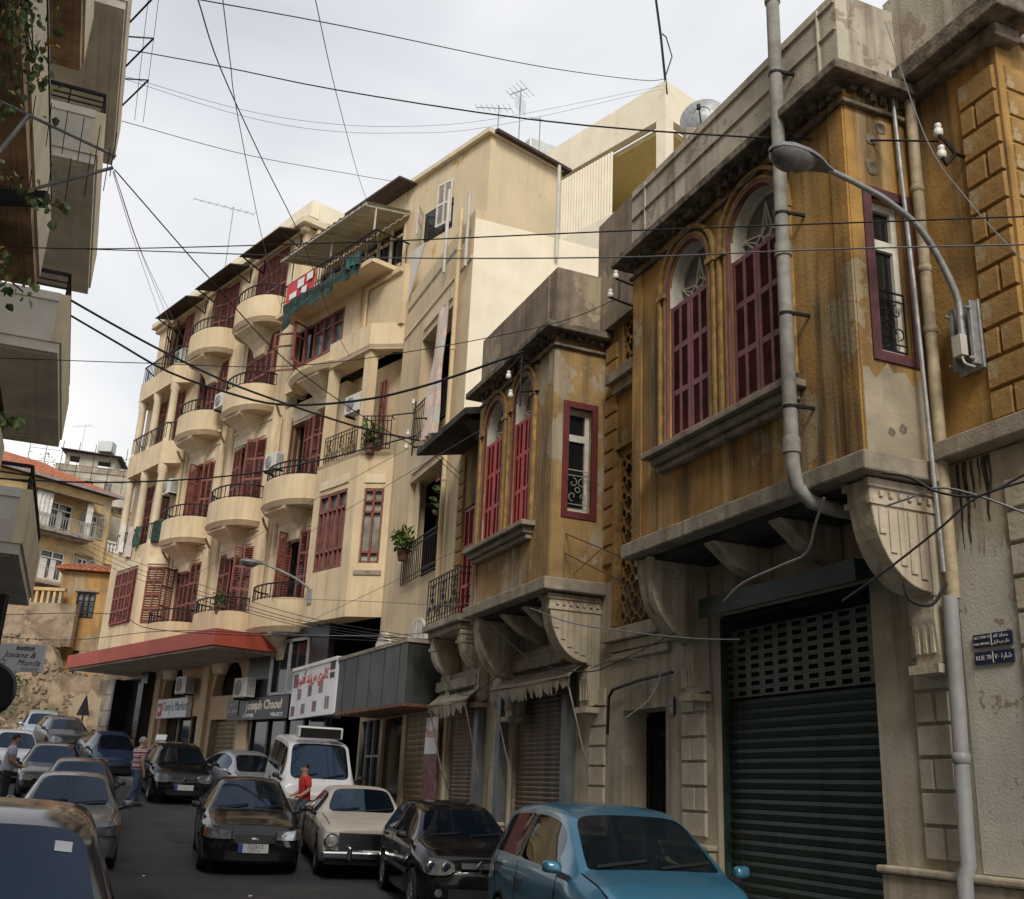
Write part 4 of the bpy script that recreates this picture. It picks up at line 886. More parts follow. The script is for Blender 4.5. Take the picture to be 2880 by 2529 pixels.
# dark-brown awning hoods over the top doors
for u in (3.85, 7.55, 11.3):
    b = MB(); b.hexa([(-.95, u, 19.62), (-.05, u, 19.86), (-.05, u + 2.95, 19.86), (-.95, u + 2.95, 19.62)], [(-.95, u, 19.67), (-.05, u, 19.92), (-.05, u + 2.95, 19.92), (-.95, u + 2.95, 19.67)])
    o = b.build('window_hood', 'awning_brown', CB); b = MB()
    for v in (u + .15, u + 2.8): b.bar((-.9, v, 19.6), (-.02, v, 19.25), .04); b.bar((-.02, v, 19.25), (-.02, v, 19.85), .04)
    b.build('hood_strut', 'iron', o)
# the far bay: faceted, with loggias between round columns
PL = [(.0, 11.25), (-.69, 12.0), (-.69, 15.3), (.0, 15.99)]
def band(pl, z0, z1, nm, mt='cream'):
    b = MB(); b.add([(x, y, z0) for x, y in pl] + [(x, y, z1) for x, y in pl], [(0, 1, 2, 3), (4, 5, 6, 7), (0, 1, 5, 4), (1, 2, 6, 5), (2, 3, 7, 6), (3, 0, 4, 7)]); return b.build(nm, mt, CB)
band(PL, 5.6, 9.85, 'far_bay'); band(PL, 12.95, 13.85, 'loggia_parapet'); band(PL, 16.25, 17.05, 'loggia_parapet')
for s in (12.08, 13.7, 15.2):
    b = MB(); b.lathe((-.5, s, 9.85), [(.17, 0), (.17, .12), (.15, .14), (.145, 2.7), (.19, 2.8), (.19, 3.1)], 12); b.lathe((-.5, s, 13.85), [(.17, 0), (.17, .12), (.15, .14), (.145, 2.1), (.19, 2.2), (.19, 2.4)], 12); b.build('column', 'cream_trim', CB, smooth=True, sharp=40)
b = MB()
for z in (9.85, 13.85, 17.05):
    for (p, q) in ((PL[0], PL[1]), (PL[1], PL[2]), (PL[2], PL[3])):
        p, q = Vector((*p, z)) + Vector((.06, 0, 0)), Vector((*q, z)) + Vector((.06, 0, 0)); n = max(4, int((q - p).length / .16))
        for k in range(n + 1): r = p.lerp(q, k / n); b.bar(r, r + Vector((0, 0, .75)), .02)
        b.bar(p + Vector((0, 0, .75)), q + Vector((0, 0, .75)), .04)
b.build('railing', 'iron', CB)
for z0, z1 in ((10.0, 12.6), (13.9, 16.2)):
    for a, c in ((12.2, 13.4), (13.9, 15.0)): door(a, c, z0, z1, [(0, .48, 4), (1, .52, 12)], False)
# shuttered windows of the far bay's first floor
b = MB(); b.box(-.72, -.691, 12.5, 14.45, 6.95, 8.95); wn = b.build('window', 'maroon_paint', CB)
for k in range(3): louvre_leaf(wn, lambda u, z, d: (-.725 - d - (.1 if k == 0 else 0) * abs(u - 13.15), u, z), 12.52 + k * .65, 13.12 + k * .65, 6.97, 8.93, 'red_shutter', 2, 4, .04, .05, .075)
cd = Vector((.69, -.75)).normalized(); cn = Vector((-.75, -.69)).normalized()
CHP = lambda u, z, d: (-.69 + cd.x * u + cn.x * (d + .01), 12.0 + cd.y * u + cn.y * (d + .01), z)
louvre_leaf(wn, CHP, .2, .85, 6.9, 8.95, 'red_shutter', 2, 4, .04, .05, .075)
b = MB(); b.box(-.74, -.691, 12.45, 14.5, 9.05, 9.3); b.hexa([CHP(.15, 9.05, 0), CHP(.9, 9.05, 0), CHP(.9, 9.05, .04), CHP(.15, 9.05, .04)], [CHP(.15, 9.3, 0), CHP(.9, 9.3, 0), CHP(.9, 9.3, .04), CHP(.15, 9.3, .04)]); b.build('lintel', 'cream_trim', wn)
# the near bay
PR = [(-.04, -2.94), (-.69, -2.215), (-.69, 0), (.0, .3)]
def wallseg(p, q, z0, z1, holes, t=.25, nm='near_bay', mt='cream'):
    """vertical wall from p to q (plan), holes in (u, z) measured from p."""
    p, q = Vector(p), Vector(q); e = (q - p); L = e.length; e.normalize(); nn = Vector((e.y, -e.x))
    if nn.x < 0: nn = -nn
    m = MB(); panel(m, 0, L, z0, z1, holes, 0, t); m.v = [(p.x + e.x * y + nn.x * x, p.y + e.y * y + nn.y * x, z) for x, y, z in m.v]
    return m.build(nm, mt, CB), (lambda u, z, d=0: (p.x + e.x * u - nn.x * d, p.y + e.y * u - nn.y * d, z))
Ln = sqrt(.65 ** 2 + .725 ** 2)
for z0, z1, hf, hn in ((5.9, 10.3, [(.45, 1.85, 7.15, 9.35)], [(.22, .72, 7.2, 9.25)]), (13.35, 14.15, [], [])):
    o, PF = wallseg(PR[1], PR[2], z0, z1, hf); o2, PN = wallseg(PR[0], PR[1], z0, z1, hn)
band(PR, 5.78, 5.9, 'bay_soffit'); band(PR, 10.18, 10.29, 'loggia_floor'); band(PR, 13.38, 13.5, 'loggia_ceiling', 'cream_trim')
b = MB(); b.box(-.62, -.36, -2.2, -1.9, 10.3, 13.35); b.box(-.64, -.36, -.2, .0, 10.3, 13.35); b.build('column', 'cream', CB)
b = MB(); b.box(.35, .4, -2.9, .2, 10.3, 13.35); b.build('loggia_wall', 'cream', CB)
b = MB()
_, PF = wallseg(PR[1], PR[2], 13.36, 13.37, []); _, PN = wallseg(PR[0], PR[1], 13.36, 13.37, [])
iron_panel(b, .3, 2.0, 10.32, 11.12, lambda u, z: PF(u, z, -.05), .016, 1, 12); b.build('railing', 'iron', CB)
b = MB(); iron_panel(b, .1, .9, 10.32, 11.25, lambda u, z: PN(u, z, .2), .018, 0, 7); b.bar(PN(.1, 11.25, .2), PN(.1, 11.25, -.1), .02); b.bar(PN(.9, 11.25, .2), PN(.9, 11.25, -.1), .02); b.build('railing', 'iron', CB)
b = MB(); q = lambda u0, u1, z0, z1, P: b.hexa([P(u0, z0, 0), P(u1, z0, 0), P(u1, z0, -.08), P(u0, z0, -.08)], [P(u0, z1, 0), P(u1, z1, 0), P(u1, z1, -.08), P(u0, z1, -.08)])
for u in (.45, .92, 1.38, 1.85): q(u - .035, u + .035, 7.15, 9.35, PF)
for u in (.68, 1.15, 1.61): q(u - .02, u + .02, 7.15, 8.85, PF)
for z in (7.2, 7.7, 8.85, 9.3): q(.45, 1.85, z - .04, z + .04, PF)
wn = b.build('window', 'red_shutter', CB); b = MB(); b.quad(PF(.45, 7.15, -.1), PF(1.85, 7.15, -.1), PF(1.85, 9.35, -.1), PF(.45, 9.35, -.1)); b.build('pane', 'glass_grey', wn)
b = MB()
for u in (.22, .47, .72): q(u - .03, u + .03, 7.2, 9.25, PN)
for z in (7.23, 7.5, 8.6, 8.9, 9.2): q(.22, .72, z - .03, z + .03, PN)
wn = b.build('window', 'red_shutter', CB); b = MB(); b.quad(PN(.22, 7.2, -.1), PN(.72, 7.2, -.1), PN(.72, 9.25, -.1), PN(.22, 9.25, -.1)); b.build('pane', 'glass_pale', wn)
b = MB(); q2 = lambda u0, u1, z0, z1, P: b.hexa([P(u0, z0, 0.002), P(u1, z0, .002), P(u1, z0, .035), P(u0, z0, .035)], [P(u0, z1, 0.002), P(u1, z1, .002), P(u1, z1, .035), P(u0, z1, .035)])
q2(.18, .76, 9.4, 9.65, PN); q2(.4, 1.9, 9.5, 9.75, PF); b.build('lintel', 'cream_trim', CB)
b = MB(); q2(.1, .85, 6.88, 7.0, PN); b.build('patched_plaster', 'cement', CB)
louvre_leaf(CB, lambda u, z, d: A2C((6.95 - d - u * .2, 26.45 + u, z)), 0, .45, 10.4, 12.5, 'red_shutter', 2, 3, .04, .05, .075)
# the wing that follows the lower street
b = MB(); panel(b, 20.72, 26.19, 5.0, 14.85, [(21.72, 24.5, 6.3, 8.95), (21.68, 24.36, 9.95, 12.85)], 7.2, .45); mapped(b).build('wing_wall', 'cream', CB)
b = MB(); panel(b, 20.72, 27.5, -.3, 4.998, [(21.7, 23.4, -.3, 3.3), (23.7, 25.3, 0, 3.2), (25.5, 27.3, -.3, 3.2)], 7.22, .4); mapped(b).build('shop_wall', 'cream_low', CB)
b = MB(); b.box(8.8, 8.9, 20.9, 27, 4, 14); b.box(7.7, 8.8, 20.9, 26, 9.4, 9.6); mapped(b).build('interior_dark_panel', 'room_shade_black', CB)
b = MB(); b.box(7.202, 14, 20.705, 20.95, 3, 14.6); mapped(b).build('party_wall', 'white_wall', CB)
b = MB(); b.box(7.2, 12, 20.95, 26, 14.3, 14.45); mapped(b).build('terrace_slab', 'cement', CB)
b = MB(); b.box(7.15, 7.199, 22.0, 24.3, 9.12, 9.38); b.box(7.15, 7.199, 22.0, 24.2, 13.05, 13.32); mapped(b).build('lintel', 'cream_trim', CB)
b = MB(); b.box(7.165, 7.199, 20.75, 26.1, 13.55, 13.63); mapped(b).build('string_course', 'cream_trim', CB)
for z in (6.3, 9.95):
    b = MB(); iron_panel(b, 21.75, 24.4, z, z + .95, lambda u, zz: (7.12, u, zz), .018, 0, 18); mapped(b).build('railing', 'iron', CB)
b = MB(); b.box(7.35, 7.4, 24.2, 24.5, 6.3, 8.95); mapped(b).build('door_frame', 'cream_trim', CB)
b = MB(); b.tube([(7.08, 21.42, 4.4), (7.08, 21.42, 9), (7.08, 21.42, 15.2)], .06, 10)
for z in (8.2, 11.4, 14): b.lathe((7.08, 21.42, z), [(.06, 0), (.07, .01), (.07, .08), (.06, .09)], 10)
mapped(b).build('drainpipe', 'pipe_cream', CB, smooth=True, sharp=50)
for u in (3.72, 7.74, 11.18):
    b = MB(); b.tube([(-.12, u, 5.7), (-.12, u, 10), (-.12, u, 15 if u > 3.8 else 13)], .055, 8)
    for z in (9.1, 12.9): b.tube([(-.12, u, z), (-.3, u - .1, z + .15), (-.6, u - .5, z + .25)], .045, 8)
    b.build('drainpipe', 'pipe_cream', CB, smooth=True, sharp=50)
# arched grilles over the shop canopy
for s, z, r in ((22.9, 4.55, .75), (25.7, 4.55, .75)):
    b = MB(); P = [(7.17, s + r * cos(a), z + r * sin(a)) for a in [pi * k / 12 for k in range(13)]]; b.add(P + [(7.17, s, z)], [(k, k + 1, 13) for k in range(12)]); o = mapped(b).build('fanlight', 'glass_dark', CB)
    b = MB()
    for k in range(9):
        u = s - r + 2 * r * (k + .5) / 9; h = sqrt(max(0, r * r - (u - s) ** 2)); b.bar((7.14, u, z), (7.14, u, z + h), .035)
    for p, q_ in zip(P, P[1:]): b.bar(p, q_, .06)
    mapped(b).build('fanlight_bars', 'white_wood', o)
# ground floor shops
arch = [(8.62, 10.3, 4.15, 5.3), (4.4, 6.42, 4.12, 5.28)]
b = MB(); panel(b, 3.5, 16, -.2, 5.598, [(4.35, 6.2, -.2, 3.4), (7.1, 10.2, -.2, 3.55), (11.0, 14.15, -.2, 5.0)] + arch, .02, .5); b.build('shop_wall', 'cream_low', CB)
for a, c, z0, z1 in arch:
    m_ = (a + c) / 2; b = MB(); n = 12
    for k in range(n):
        t0, t1 = k / n, (k + 1) / n; u0, u1 = a + (c - a) * t0, a + (c - a) * t1; f = lambda u: z0 + .15 + (z1 - z0 - .15) * max(0, 1 - abs((u - m_) / ((c - a) / 2)) ** 2.0) ** .6
        for x in (.021, .3): b.quad((x, u0, f(u0)), (x, u1, f(u1)), (x, u1, z1), (x, u0, z1))
        b.quad((.021, u0, f(u0)), (.021, u1, f(u1)), (.3, u1, f(u1)), (.3, u0, f(u0)))
    o = b.build('arch', 'cream_low', CB); b = MB(); b.quad((.35, a, z0), (.35, c, z0), (.35, c, z1), (.35, a, z1)); b.build('pane', 'glass_dark', o)
b = MB(); b.box(-.12, .02, 6.55, 7.0, -.2, 5.5); b.box(-.12, .02, 10.35, 10.75, -.2, 5.5); b.box(-.12, .02, 3.55, 4.2, -.2, 3.3); b.build('shop_pier', 'cream_low', CB)
b = MB(); b.box(.3, .36, 4.35, 6.2, 0, 3.4); b.box(-.05, .3, 4.35, 4.42, 0, 3.4); b.box(-.05, .3, 6.13, 6.2, 0, 3.4); R = b.build('roller_shutter', 'tan_slat', CB)
m = MB(); m.hexa([(0, -.88, 0), (0, .88, 0), (.02, .88, 0), (.02, -.88, 0)], [(-.04, -.88, .07), (-.04, .88, .07), (-.02, .88, .07), (-.02, -.88, .07)]); m.box(-.02, 0, -.88, .88, .075, .125); me = m.mesh('slat', 'tan_slat')
for k in range(17): inst('slat', me, R, (.2, 5.275, 1.05 + k * .135))
b = MB(); b.box(.28, .34, 7.1, 10.2, 0, 3.55); b.build('shop_front', 'glass_dark', CB); b = MB()
for u in (7.15, 8.1, 9.1, 10.15): b.box(.2, .27, u - .04, u + .04, 0, 3.55)
b.build('shop_mullion', 'tan_slat', CB)
b = MB(); b.box(.3, .4, 11.0, 14.15, 0, 5.0); b.box(-.4, -.02, 10.76, 11.3, 0, 5.1); b.box(-.3, .3, 14.0, 14.15, 0, 5); b.build('club_front', 'sign_black', CB)
for k in range(6): inst('cladding_panel', bpy.data.meshes.get('cladding_panel') or MB().box(-.03, 0, -.8, .8, 0, .56).mesh('cladding_panel', 'cement'), CB, (-.0, 15.1, 1.6 + k * .585))
b = MB(); b.box(-2.3, .0, 1.85, 13.6, 5.16, 5.62); b.build('canopy', 'red_canopy', CB, bevel=.01); can = CB.children[-1]
b = MB(); b.box(-2.2, -.02, 2.0, 13.4, 5.10, 5.155); b.build('canopy_soffit', 'stone_grey', can)
# hairdresser's black front
b = MB(); panel(b, -.9, 3.5, 3.95, 5.75, [(.1, 2.1, 4.0, 5.45)], -.3, .2); b.box(-.28, .3, -.9, 3.48, 3.3, 3.94); b.build('salon_front', 'sign_black', CB)
b = MB()
for u in (.1, 1.1, 2.1): b.box(-.34, -.28, u - .045, u + .045, 4.0, 5.45)
for z in (4.0, 5.45): b.box(-.34, -.28, .1, 2.1, z - .04, z + .04)
wn = b.build('window', 'galv', CB); b = MB(); b.quad((-.2, .1, 4), (-.2, 2.1, 4), (-.2, 2.1, 5.45), (-.2, .1, 5.45)); b.build('pane', 'glass_dark', wn)
b = MB(); b.box(-.18, -.16, 1.15, 2.05, 4.02, 4.9); b.box(-.18, -.16, .2, 1.0, 4.02, 4.7); b.build('blind', 'cement', wn)
b = MB(); b.box(-.05, .05, -.9, 3.4, 0, 3.3); b.build('salon_glass', 'glass_dark', CB); b = MB()
for u in (-.8, .3, 1.3, 2.3, 3.3): b.box(-.12, -.06, u - .05, u + .05, 0, 3.3)
b.build('salon_mullion', 'sign_black', CB)
# shops under the long black canopy of the wing
def wslats(s0, s1, z0, z1):
    b = MB(); b.box(7.3, 7.4, s0, s1, z0, z1); R = mapped(b).build('roller_shutter', 'tan_slat', CB)
    m = MB(); w_ = (s1 - s0) / 2; m.hexa([(0, -w_, 0), (0, w_, 0), (.02, w_, 0), (.02, -w_, 0)], [(-.035, -w_, .07), (-.035, w_, .07), (-.015, w_, .07), (-.015, -w_, .07)]); m.box(-.02, 0, -w_, w_, .075, .12); me = m.mesh('slat', 'tan_slat')
    k = 0
    while z0 + k * .128 < z1 - .1: inst('slat', me, R, A2C((7.28, (s0 + s1) / 2, z0 + k * .128)), (0, 0, YA - YC)); k += 1
wslats(21.7, 23.4, .6, 3.3)
b = MB(); b.box(7.3, 7.36, 23.7, 25.3, 0, 3.2); mapped(b).build('shop_poster_panel', 'glass_dark', CB); b = MB(); b.box(7.3, 7.36, 25.5, 27.3, 0, 3.2); mapped(b).build('shop_door', 'glass_dark', CB)
b = MB()
for u in (25.5, 26.1, 26.7, 27.3): b.box(7.22, 7.29, u - .04, u + .04, 0, 3.2)
b.box(7.22, 7.29, 25.5, 26.7, 2.3, 2.36); mapped(b).build('shop_mullion', 'galv', CB)
CPL = [(6.4, 21.0), (6.06, 25.5), (7.19, 25.5), (7.19, 21.0)]
def cslab(nm, mt, z0, z1, o, par):
    b = MB(); P = [(CPL[0][0] - o, CPL[0][1] - o), (CPL[1][0] - o, CPL[1][1]), CPL[2], (CPL[3][0], CPL[3][1] - o)]
    b.hexa([(*p, z0) for p in P], [(*p, z1) for p in P]); return mapped(b).build(nm, mt, par)
can = cslab('sheet_canopy', 'black_sheet', 3.27, 4.5, 0, CB); cslab('canopy_cap', 'cement', 4.503, 4.58, .04, can); cslab('canopy_edge', 'rust', 3.2, 3.267, .03, can)
b = MB()
for k in range(5): t = (k + .5) / 5; x, y = 6.4 - .34 * t, 21 + 4.5 * t; b.box(x - .008, x + .01, y - .012, y + .012, 3.28, 4.49)
mapped(b).build('sheet_seam', 'black_sheet', can)
# ================================================================== white building rising behind the old house
BB = thing('white_building', 'white modern building with deep yellow balcony behind the ochre house', 'building', (4.7, 30, 0), YC)
b = MB(); b.box(0, .3, .0, 9, 23.66, 25.13); b.box(.3, 6, -.0, .3, 23.66, 25.13); b.build('roof_beam', 'white_wall', BB)
b = MB(); b.box(0, .4, 0, .42, 20.0, 23.655); b.box(2.6, 3.0, 0, .42, 20, 23.655); b.build('column', 'white_wall', BB)
b = MB(); b.box(.3, 6, .3, 9, 23.4, 23.6); b.build('balcony_ceiling', 'yellow_soffit', BB)
b = MB(); b.box(3.2, 3.4, .42, 9, 19, 23.4); b.build('back_wall', 'yellow_soffit', BB)
b = MB(); b.box(0, .2, -.0, 9, 5, 20.95); b.box(.2, 6, 0, .2, 5, 20.6); b.box(.2, 6, .2, 9, 20.3, 20.5); b.build('lower_wall', 'white_wall', BB)
b = MB(); n = 44
for k in range(n):
    u0, u1 = 2.5 + 3.1 * k / n, 2.5 + 3.1 * (k + 1) / n; h = lambda i: .04 if i % 2 else 0
    b.quad((.05 - h(k), u0, 20.3), (.05 - h(k + 1), u1, 20.3), (.05 - h(k + 1), u1, 23.5), (.05 - h(k), u0, 23.5))
b.build('corrugated_screen', 'white_wall', BB)

# ================================================================== left side: block with stacked balconies overhead
LB = thing('balcony_building', 'tall building at left with stacked concrete balconies overhead', 'building', FL(-2.75, 10, 0), YL, off=(-2.75, 10, 0))
b = MB(); holes = []
for z in (4.75, 8.0, 11.4, 14.6):
    for s in (17.6, 19.9, 9.6, 12.3, 5.0, 7.0): holes.append((s, s + 1.1, z, z + 2.35))
panel(b, -14, 22.0, 4.0, 19, holes, -2.75, -.3); b.build('street_wall', 'left_cream', LB)
b = MB(); panel(b, -14, 22.0, -.5, 3.998, [(2, 5, -.5, 3), (8, 11, -.5, 3), (14, 17.5, -.5, 3), (18.5, 21, -.5, 3)], -2.75, -.3); b.build('ground_floor_wall', 'left_grey', LB)
b = MB(); b.box(-12, -3.06, 21.7, 22.0, -.5, 19); b.box(-12, -2.5, -14, 22.2, 19.01, 19.2); b.box(-12, -3.06, -14.3, -14, -.5, 19); b.box(-12, -11.7, -14, 21.7, -.5, 19); b.build('side_wall', 'left_cream', LB)
b = MB(); b.box(-3.6, -3.5, -14, 21.7, -.5, 19); b.build('interior_dark_panel', 'room_shade_black', LB)
for h in holes[:0] + [q for q in holes]:
    b = MB()
    for u0, u1, v0, v1 in ((h[0], h[0] + .08, h[2], h[3]), (h[1] - .08, h[1], h[2], h[3]), (h[0], h[1], h[3] - .1, h[3])): b.box(-2.9, -2.8, u0, u1, v0, v1)
    b.box(-2.88, -2.84, (h[0] + h[1]) / 2 - .03, (h[0] + h[1]) / 2 + .03, h[2], h[3])
    o = b.build('window', 'white_paint', LB); b = MB(); b.quad((-2.95, h[0], h[2]), (-2.95, h[1], h[2]), (-2.95, h[1], h[3]), (-2.95, h[0], h[3])); b.build('pane', 'glass_dark', o)
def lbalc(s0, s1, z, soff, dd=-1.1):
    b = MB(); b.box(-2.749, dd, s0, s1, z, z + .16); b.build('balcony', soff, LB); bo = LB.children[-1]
    b = MB()
    for k in (.12, .34, .56):         # stepped mouldings of the soffit
        b.box(-2.74, dd - k, s0 + k, s0 + k + .025, z - .018, z - .001); b.box(-2.74, dd - k, s1 - k - .025, s1 - k, z - .018, z - .001); b.box(dd - k - .025, dd - k, s0 + k + .026, s1 - k - .026, z - .018, z - .001)
    b.build('soffit_moulding', soff, bo)
    b = MB(); b.box(dd - .12, dd + .03, s0 - .03, s1 + .03, z + .163, z + .98); b.box(-2.74, dd - .121, s1 - .1, s1 + .03, z + .163, z + .98); b.build('parapet', 'left_cream', bo)
    b = MB(); b.box(-2.74, dd - .121, s0 - .03, s0 + .1, z + .163, z + .84); b.build('end_parapet', 'left_grey', bo); b = MB(); b.box(-2.74, dd - .121, s0 - .06, s0 + .13, z + .842, z + .98); b.build('coping', 'white_paint', bo)
    b = MB()
    P = [(-2.74, s0), (dd - .04, s0), (dd - .04, s1), (-2.74, s1)]
    for (p, q) in zip(P, P[1:]):
        p, q = Vector((*p, z + .98)), Vector((*q, z + .98)); 
        for h, w_ in ((.36, .05), (.12, .022), (.22, .022)): b.bar(p + Vector((0, 0, h)), q + Vector((0, 0, h)), w_)
        m = max(2, int((q - p).length / .5))
        for k in range(m + 1): r = p.lerp(q, k / m); b.bar(r, r + Vector((0, 0, .36)), .025)
    b.build('railing', 'iron', bo)
for z, m1 in ((4.6, 'left_grey'), (7.8, 'left_grey'), (11.2, 'left_grey'), (14.35, 'left_grey')): lbalc(16.6, 21.9, z, m1)
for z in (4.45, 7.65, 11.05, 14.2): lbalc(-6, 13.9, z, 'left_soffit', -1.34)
b = MB()                    # clothes-line brackets outside the top balcony
for s in (17.2, 18.6, 20.0): b.bar((-1.07, s, 15.3), (-.62, s, 15.42), .022); b.bar((-.62, s, 15.42), (-1.07, s + .9, 15.25), .028)
for q in (-.62, -.8): b.bar((q, 16.9, 15.46), (q, 21.5, 15.36), .01)
b.build('line_bracket', 'iron', LB)
# shutters and blinds behind the far balconies
b = MB(); b.box(-2.79, -2.76, 17.65, 18.65, 11.45, 13.7); b.box(-2.79, -2.76, 17.65, 18.65, 8.05, 10.3); b.build('curtain', 'cloth_teal', LB)

# ================================================================== houses up the hill
YH = radians(-35)
YE = thing('yellow_house', 'yellow house with red tiled roof and white balcony doors uphill', 'house', (-27.65, 56, 0), YH); FLIP.add(YE)
b = MB(); wins = [(2.1, 3.9, 14.72, 16.4), (4.75, 5.6, 14.85, 16.2), (2.4, 3.9, 11.95, 13.6), (4.7, 5.4, 12.2, 13.55)]
panel(b, -1.5, 6.35, 11.7, 17.5, wins, 0, .3); b.build('wall', 'house_yellow', YE)
b = MB(); panel(b, -1.5, 6.0, 6, 11.698, [(2.0, 3.0, 8.9, 11.2), (3.5, 4.4, 8.9, 11.0)], -.1, .3); b.build('lower_wall', 'house_orange', YE)
b = MB(); b.box(.3, 8, 6.05, 6.35, 6, 17.5); b.box(.3, 8, -1.5, -1.2, 6, 17.5); b.build('side_wall', 'house_yellow', YE); b = MB(); b.box(1.2, 1.3, -1.2, 6.05, 6, 17.5); b.build('interior_dark_panel', 'room_shade_black', YE)
b = MB(); b.add([(-.45, -1.9, 17.6), (-.45, 6.85, 17.6), (8.4, 6.85, 17.6), (8.4, -1.9, 17.6), (4, .6, 19.6), (4, 3.9, 19.6)], [(0, 1, 5, 4), (1, 2, 5), (2, 3, 4, 5), (3, 0, 4), (0, 3, 2, 1)]); rf = b.build('roof', 'tile_red', YE)
b = MB(); b.box(-.5, -.32, -1.95, 6.9, 17.5, 17.64); b.build('gutter', 'galv', rf)
b = MB()
for k in range(46): 
    u = -1.85 + 8.6 * k / 45; t = min(1, max(0, (u + 1.9) / 2.5 if u < .6 else (6.85 - u) / 2.95 if u > 3.9 else 1))
    b.bar((-.45, u, 17.63), (-.45 + 4.45 * t, u if .6 <= u <= 3.9 else (.6 if u < .6 else 3.9) * t + u * (1 - t), 17.63 + 2.0 * t), .07)
b.build('tile_ridges', 'tile_red', rf)
b = MB(); b.box(-1.0, 0, 1.0, 5.0, 14.45, 14.62); b.box(-.7, 0, 1.2, 4.8, 14.3, 14.445); b.build('balcony', 'cement', YE); bo = YE.children[-1]
b = MB(); iron_panel(b, 1.05, 4.95, 14.63, 15.4, lambda u, z: (-.95, u, z), .02, 0, 26); b.build('railing', 'iron_pale', bo)
b = MB(); b.hexa([(-1.1, .9, 16.6), (0, .9, 16.9), (0, 5.1, 16.9), (-1.1, 5.1, 16.6)], [(-1.1, .9, 16.66), (0, .9, 16.97), (0, 5.1, 16.97), (-1.1, 5.1, 16.66)]); b.build('balcony_roof', 'awning_brown', bo)
b = MB()
for a, c in ((1.0, 2.0), (4.2, 4.6)):
    n = 8
    for k in range(n): u0, u1 = a + (c - a) * k / n, a + (c - a) * (k + 1) / n; b.quad((-.92 + .05 * (k % 2), u0, 14.7), (-.92 + .05 * ((k + 1) % 2), u1, 14.7), (-.92 + .05 * ((k + 1) % 2), u1, 16.6), (-.92 + .05 * (k % 2), u0, 16.6))
b.build('balcony_curtain', 'cloth_white', bo)
for (a, c, z0, z1) in wins:
    b = MB(); m_ = (a + c) / 2
    for u in (a, m_ - .02, c - .07): b.box(.05, .12, u, u + .07, z0, z1)
    for z in (z0, z1 - .45, z1 - .08): b.box(.05, .12, a, c, z, z + .07)
    if c - a > 1: b.box(.06, .1, a + .07, a + .5, z0 + .07, z1 - .5); b.box(.06, .1, m_ + .06, m_ + .3, z0 + .07, z1 - .5)
    wn = b.build('window', 'white_paint', YE); b = MB(); b.quad((.15, a, z0), (.15, c, z0), (.15, c, z1), (.15, a, z1)); b.build('pane', 'glass_dark', wn)
    if c - a < 1:
        louvre_leaf(wn, lambda u, z, d: (-.03 - d, u, z), c + .02, c + .45, z0, z1, 'iron_pale', 1, 2, .04, .06, .1); louvre_leaf(wn, lambda u, z, d: (-.03 - d, u, z), a - .3, a - .02, z0, z1, 'iron_pale', 1, 2, .04, .06, .1)
        b = MB(); b.box(-.12, -.001, a - .2, c + .3, z1 + .1, z1 + .2); b.build('lintel', 'cement', wn)
b = MB(); b.box(-.8, -.1, 1.9, 4.9, 11.55, 11.69); b.build('balcony', 'cement', YE); bo = YE.children[-1]; b = MB(); iron_panel(b, 1.95, 4.85, 11.7, 12.5, lambda u, z: (-.75, u, z), .02, 0, 20); b.build('railing', 'iron_pale', bo)
for u0 in (2.0, 3.5):
    b = MB(); b.box(-.1, .0, u0, u0 + .1, 8.9, 11.1); b.box(-.1, .0, u0 + .8, u0 + .9, 8.9, 11.1); b.box(-.1, 0, u0, u0 + .9, 10.3, 10.4); wn = b.build('window', 'house_orange', YE); b = MB(); b.quad((.1, u0, 8.9), (.1, u0 + .9, 8.9), (.1, u0 + .9, 11.1), (.1, u0, 11.1)); b.build('pane', 'glass_grey', wn)
# a loggia wing with a white balustrade at the right end
b = MB(); panel(b, 6.352, 9.2, 6, 17.1, [(6.6, 8.8, 14.3, 16.6), (6.6, 8.8, 11.8, 13.6)], .2, .3); b.build('loggia_wall', 'house_yellow', YE); b = MB(); b.box(2, 2.2, 6.4, 9.2, 10, 17); b.build('loggia_back', 'house_grey', YE)
b = MB()
for k in range(9): b.lathe((.3, 6.75 + k * .24, 14.3), [(.05, 0), (.08, .1), (.06, .2), (.09, .35), (.05, .5), (.07, .6)], 8)
b.box(.2, .4, 6.6, 8.8, 14.9, 15.0); b.build('balustrade', 'white_paint', YE)
b = MB()
for k in range(40): c = Vector((.18, random.uniform(6.4, 9.1), random.uniform(16.75, 17.08))); r = random.uniform(.06, .13); b.box(c.x - .04, c.x + .03, c.y - r, c.y + r, c.z - r * .6, c.z + r * .6)
tag(b.build('bare_stones', 'rubble', YE), kind='stuff')

OH = thing('orange_house', 'orange plastered house with barred window above the ruined wall', 'house', (-21.3, 50, 0), radians(-80)); FLIP.add(OH)
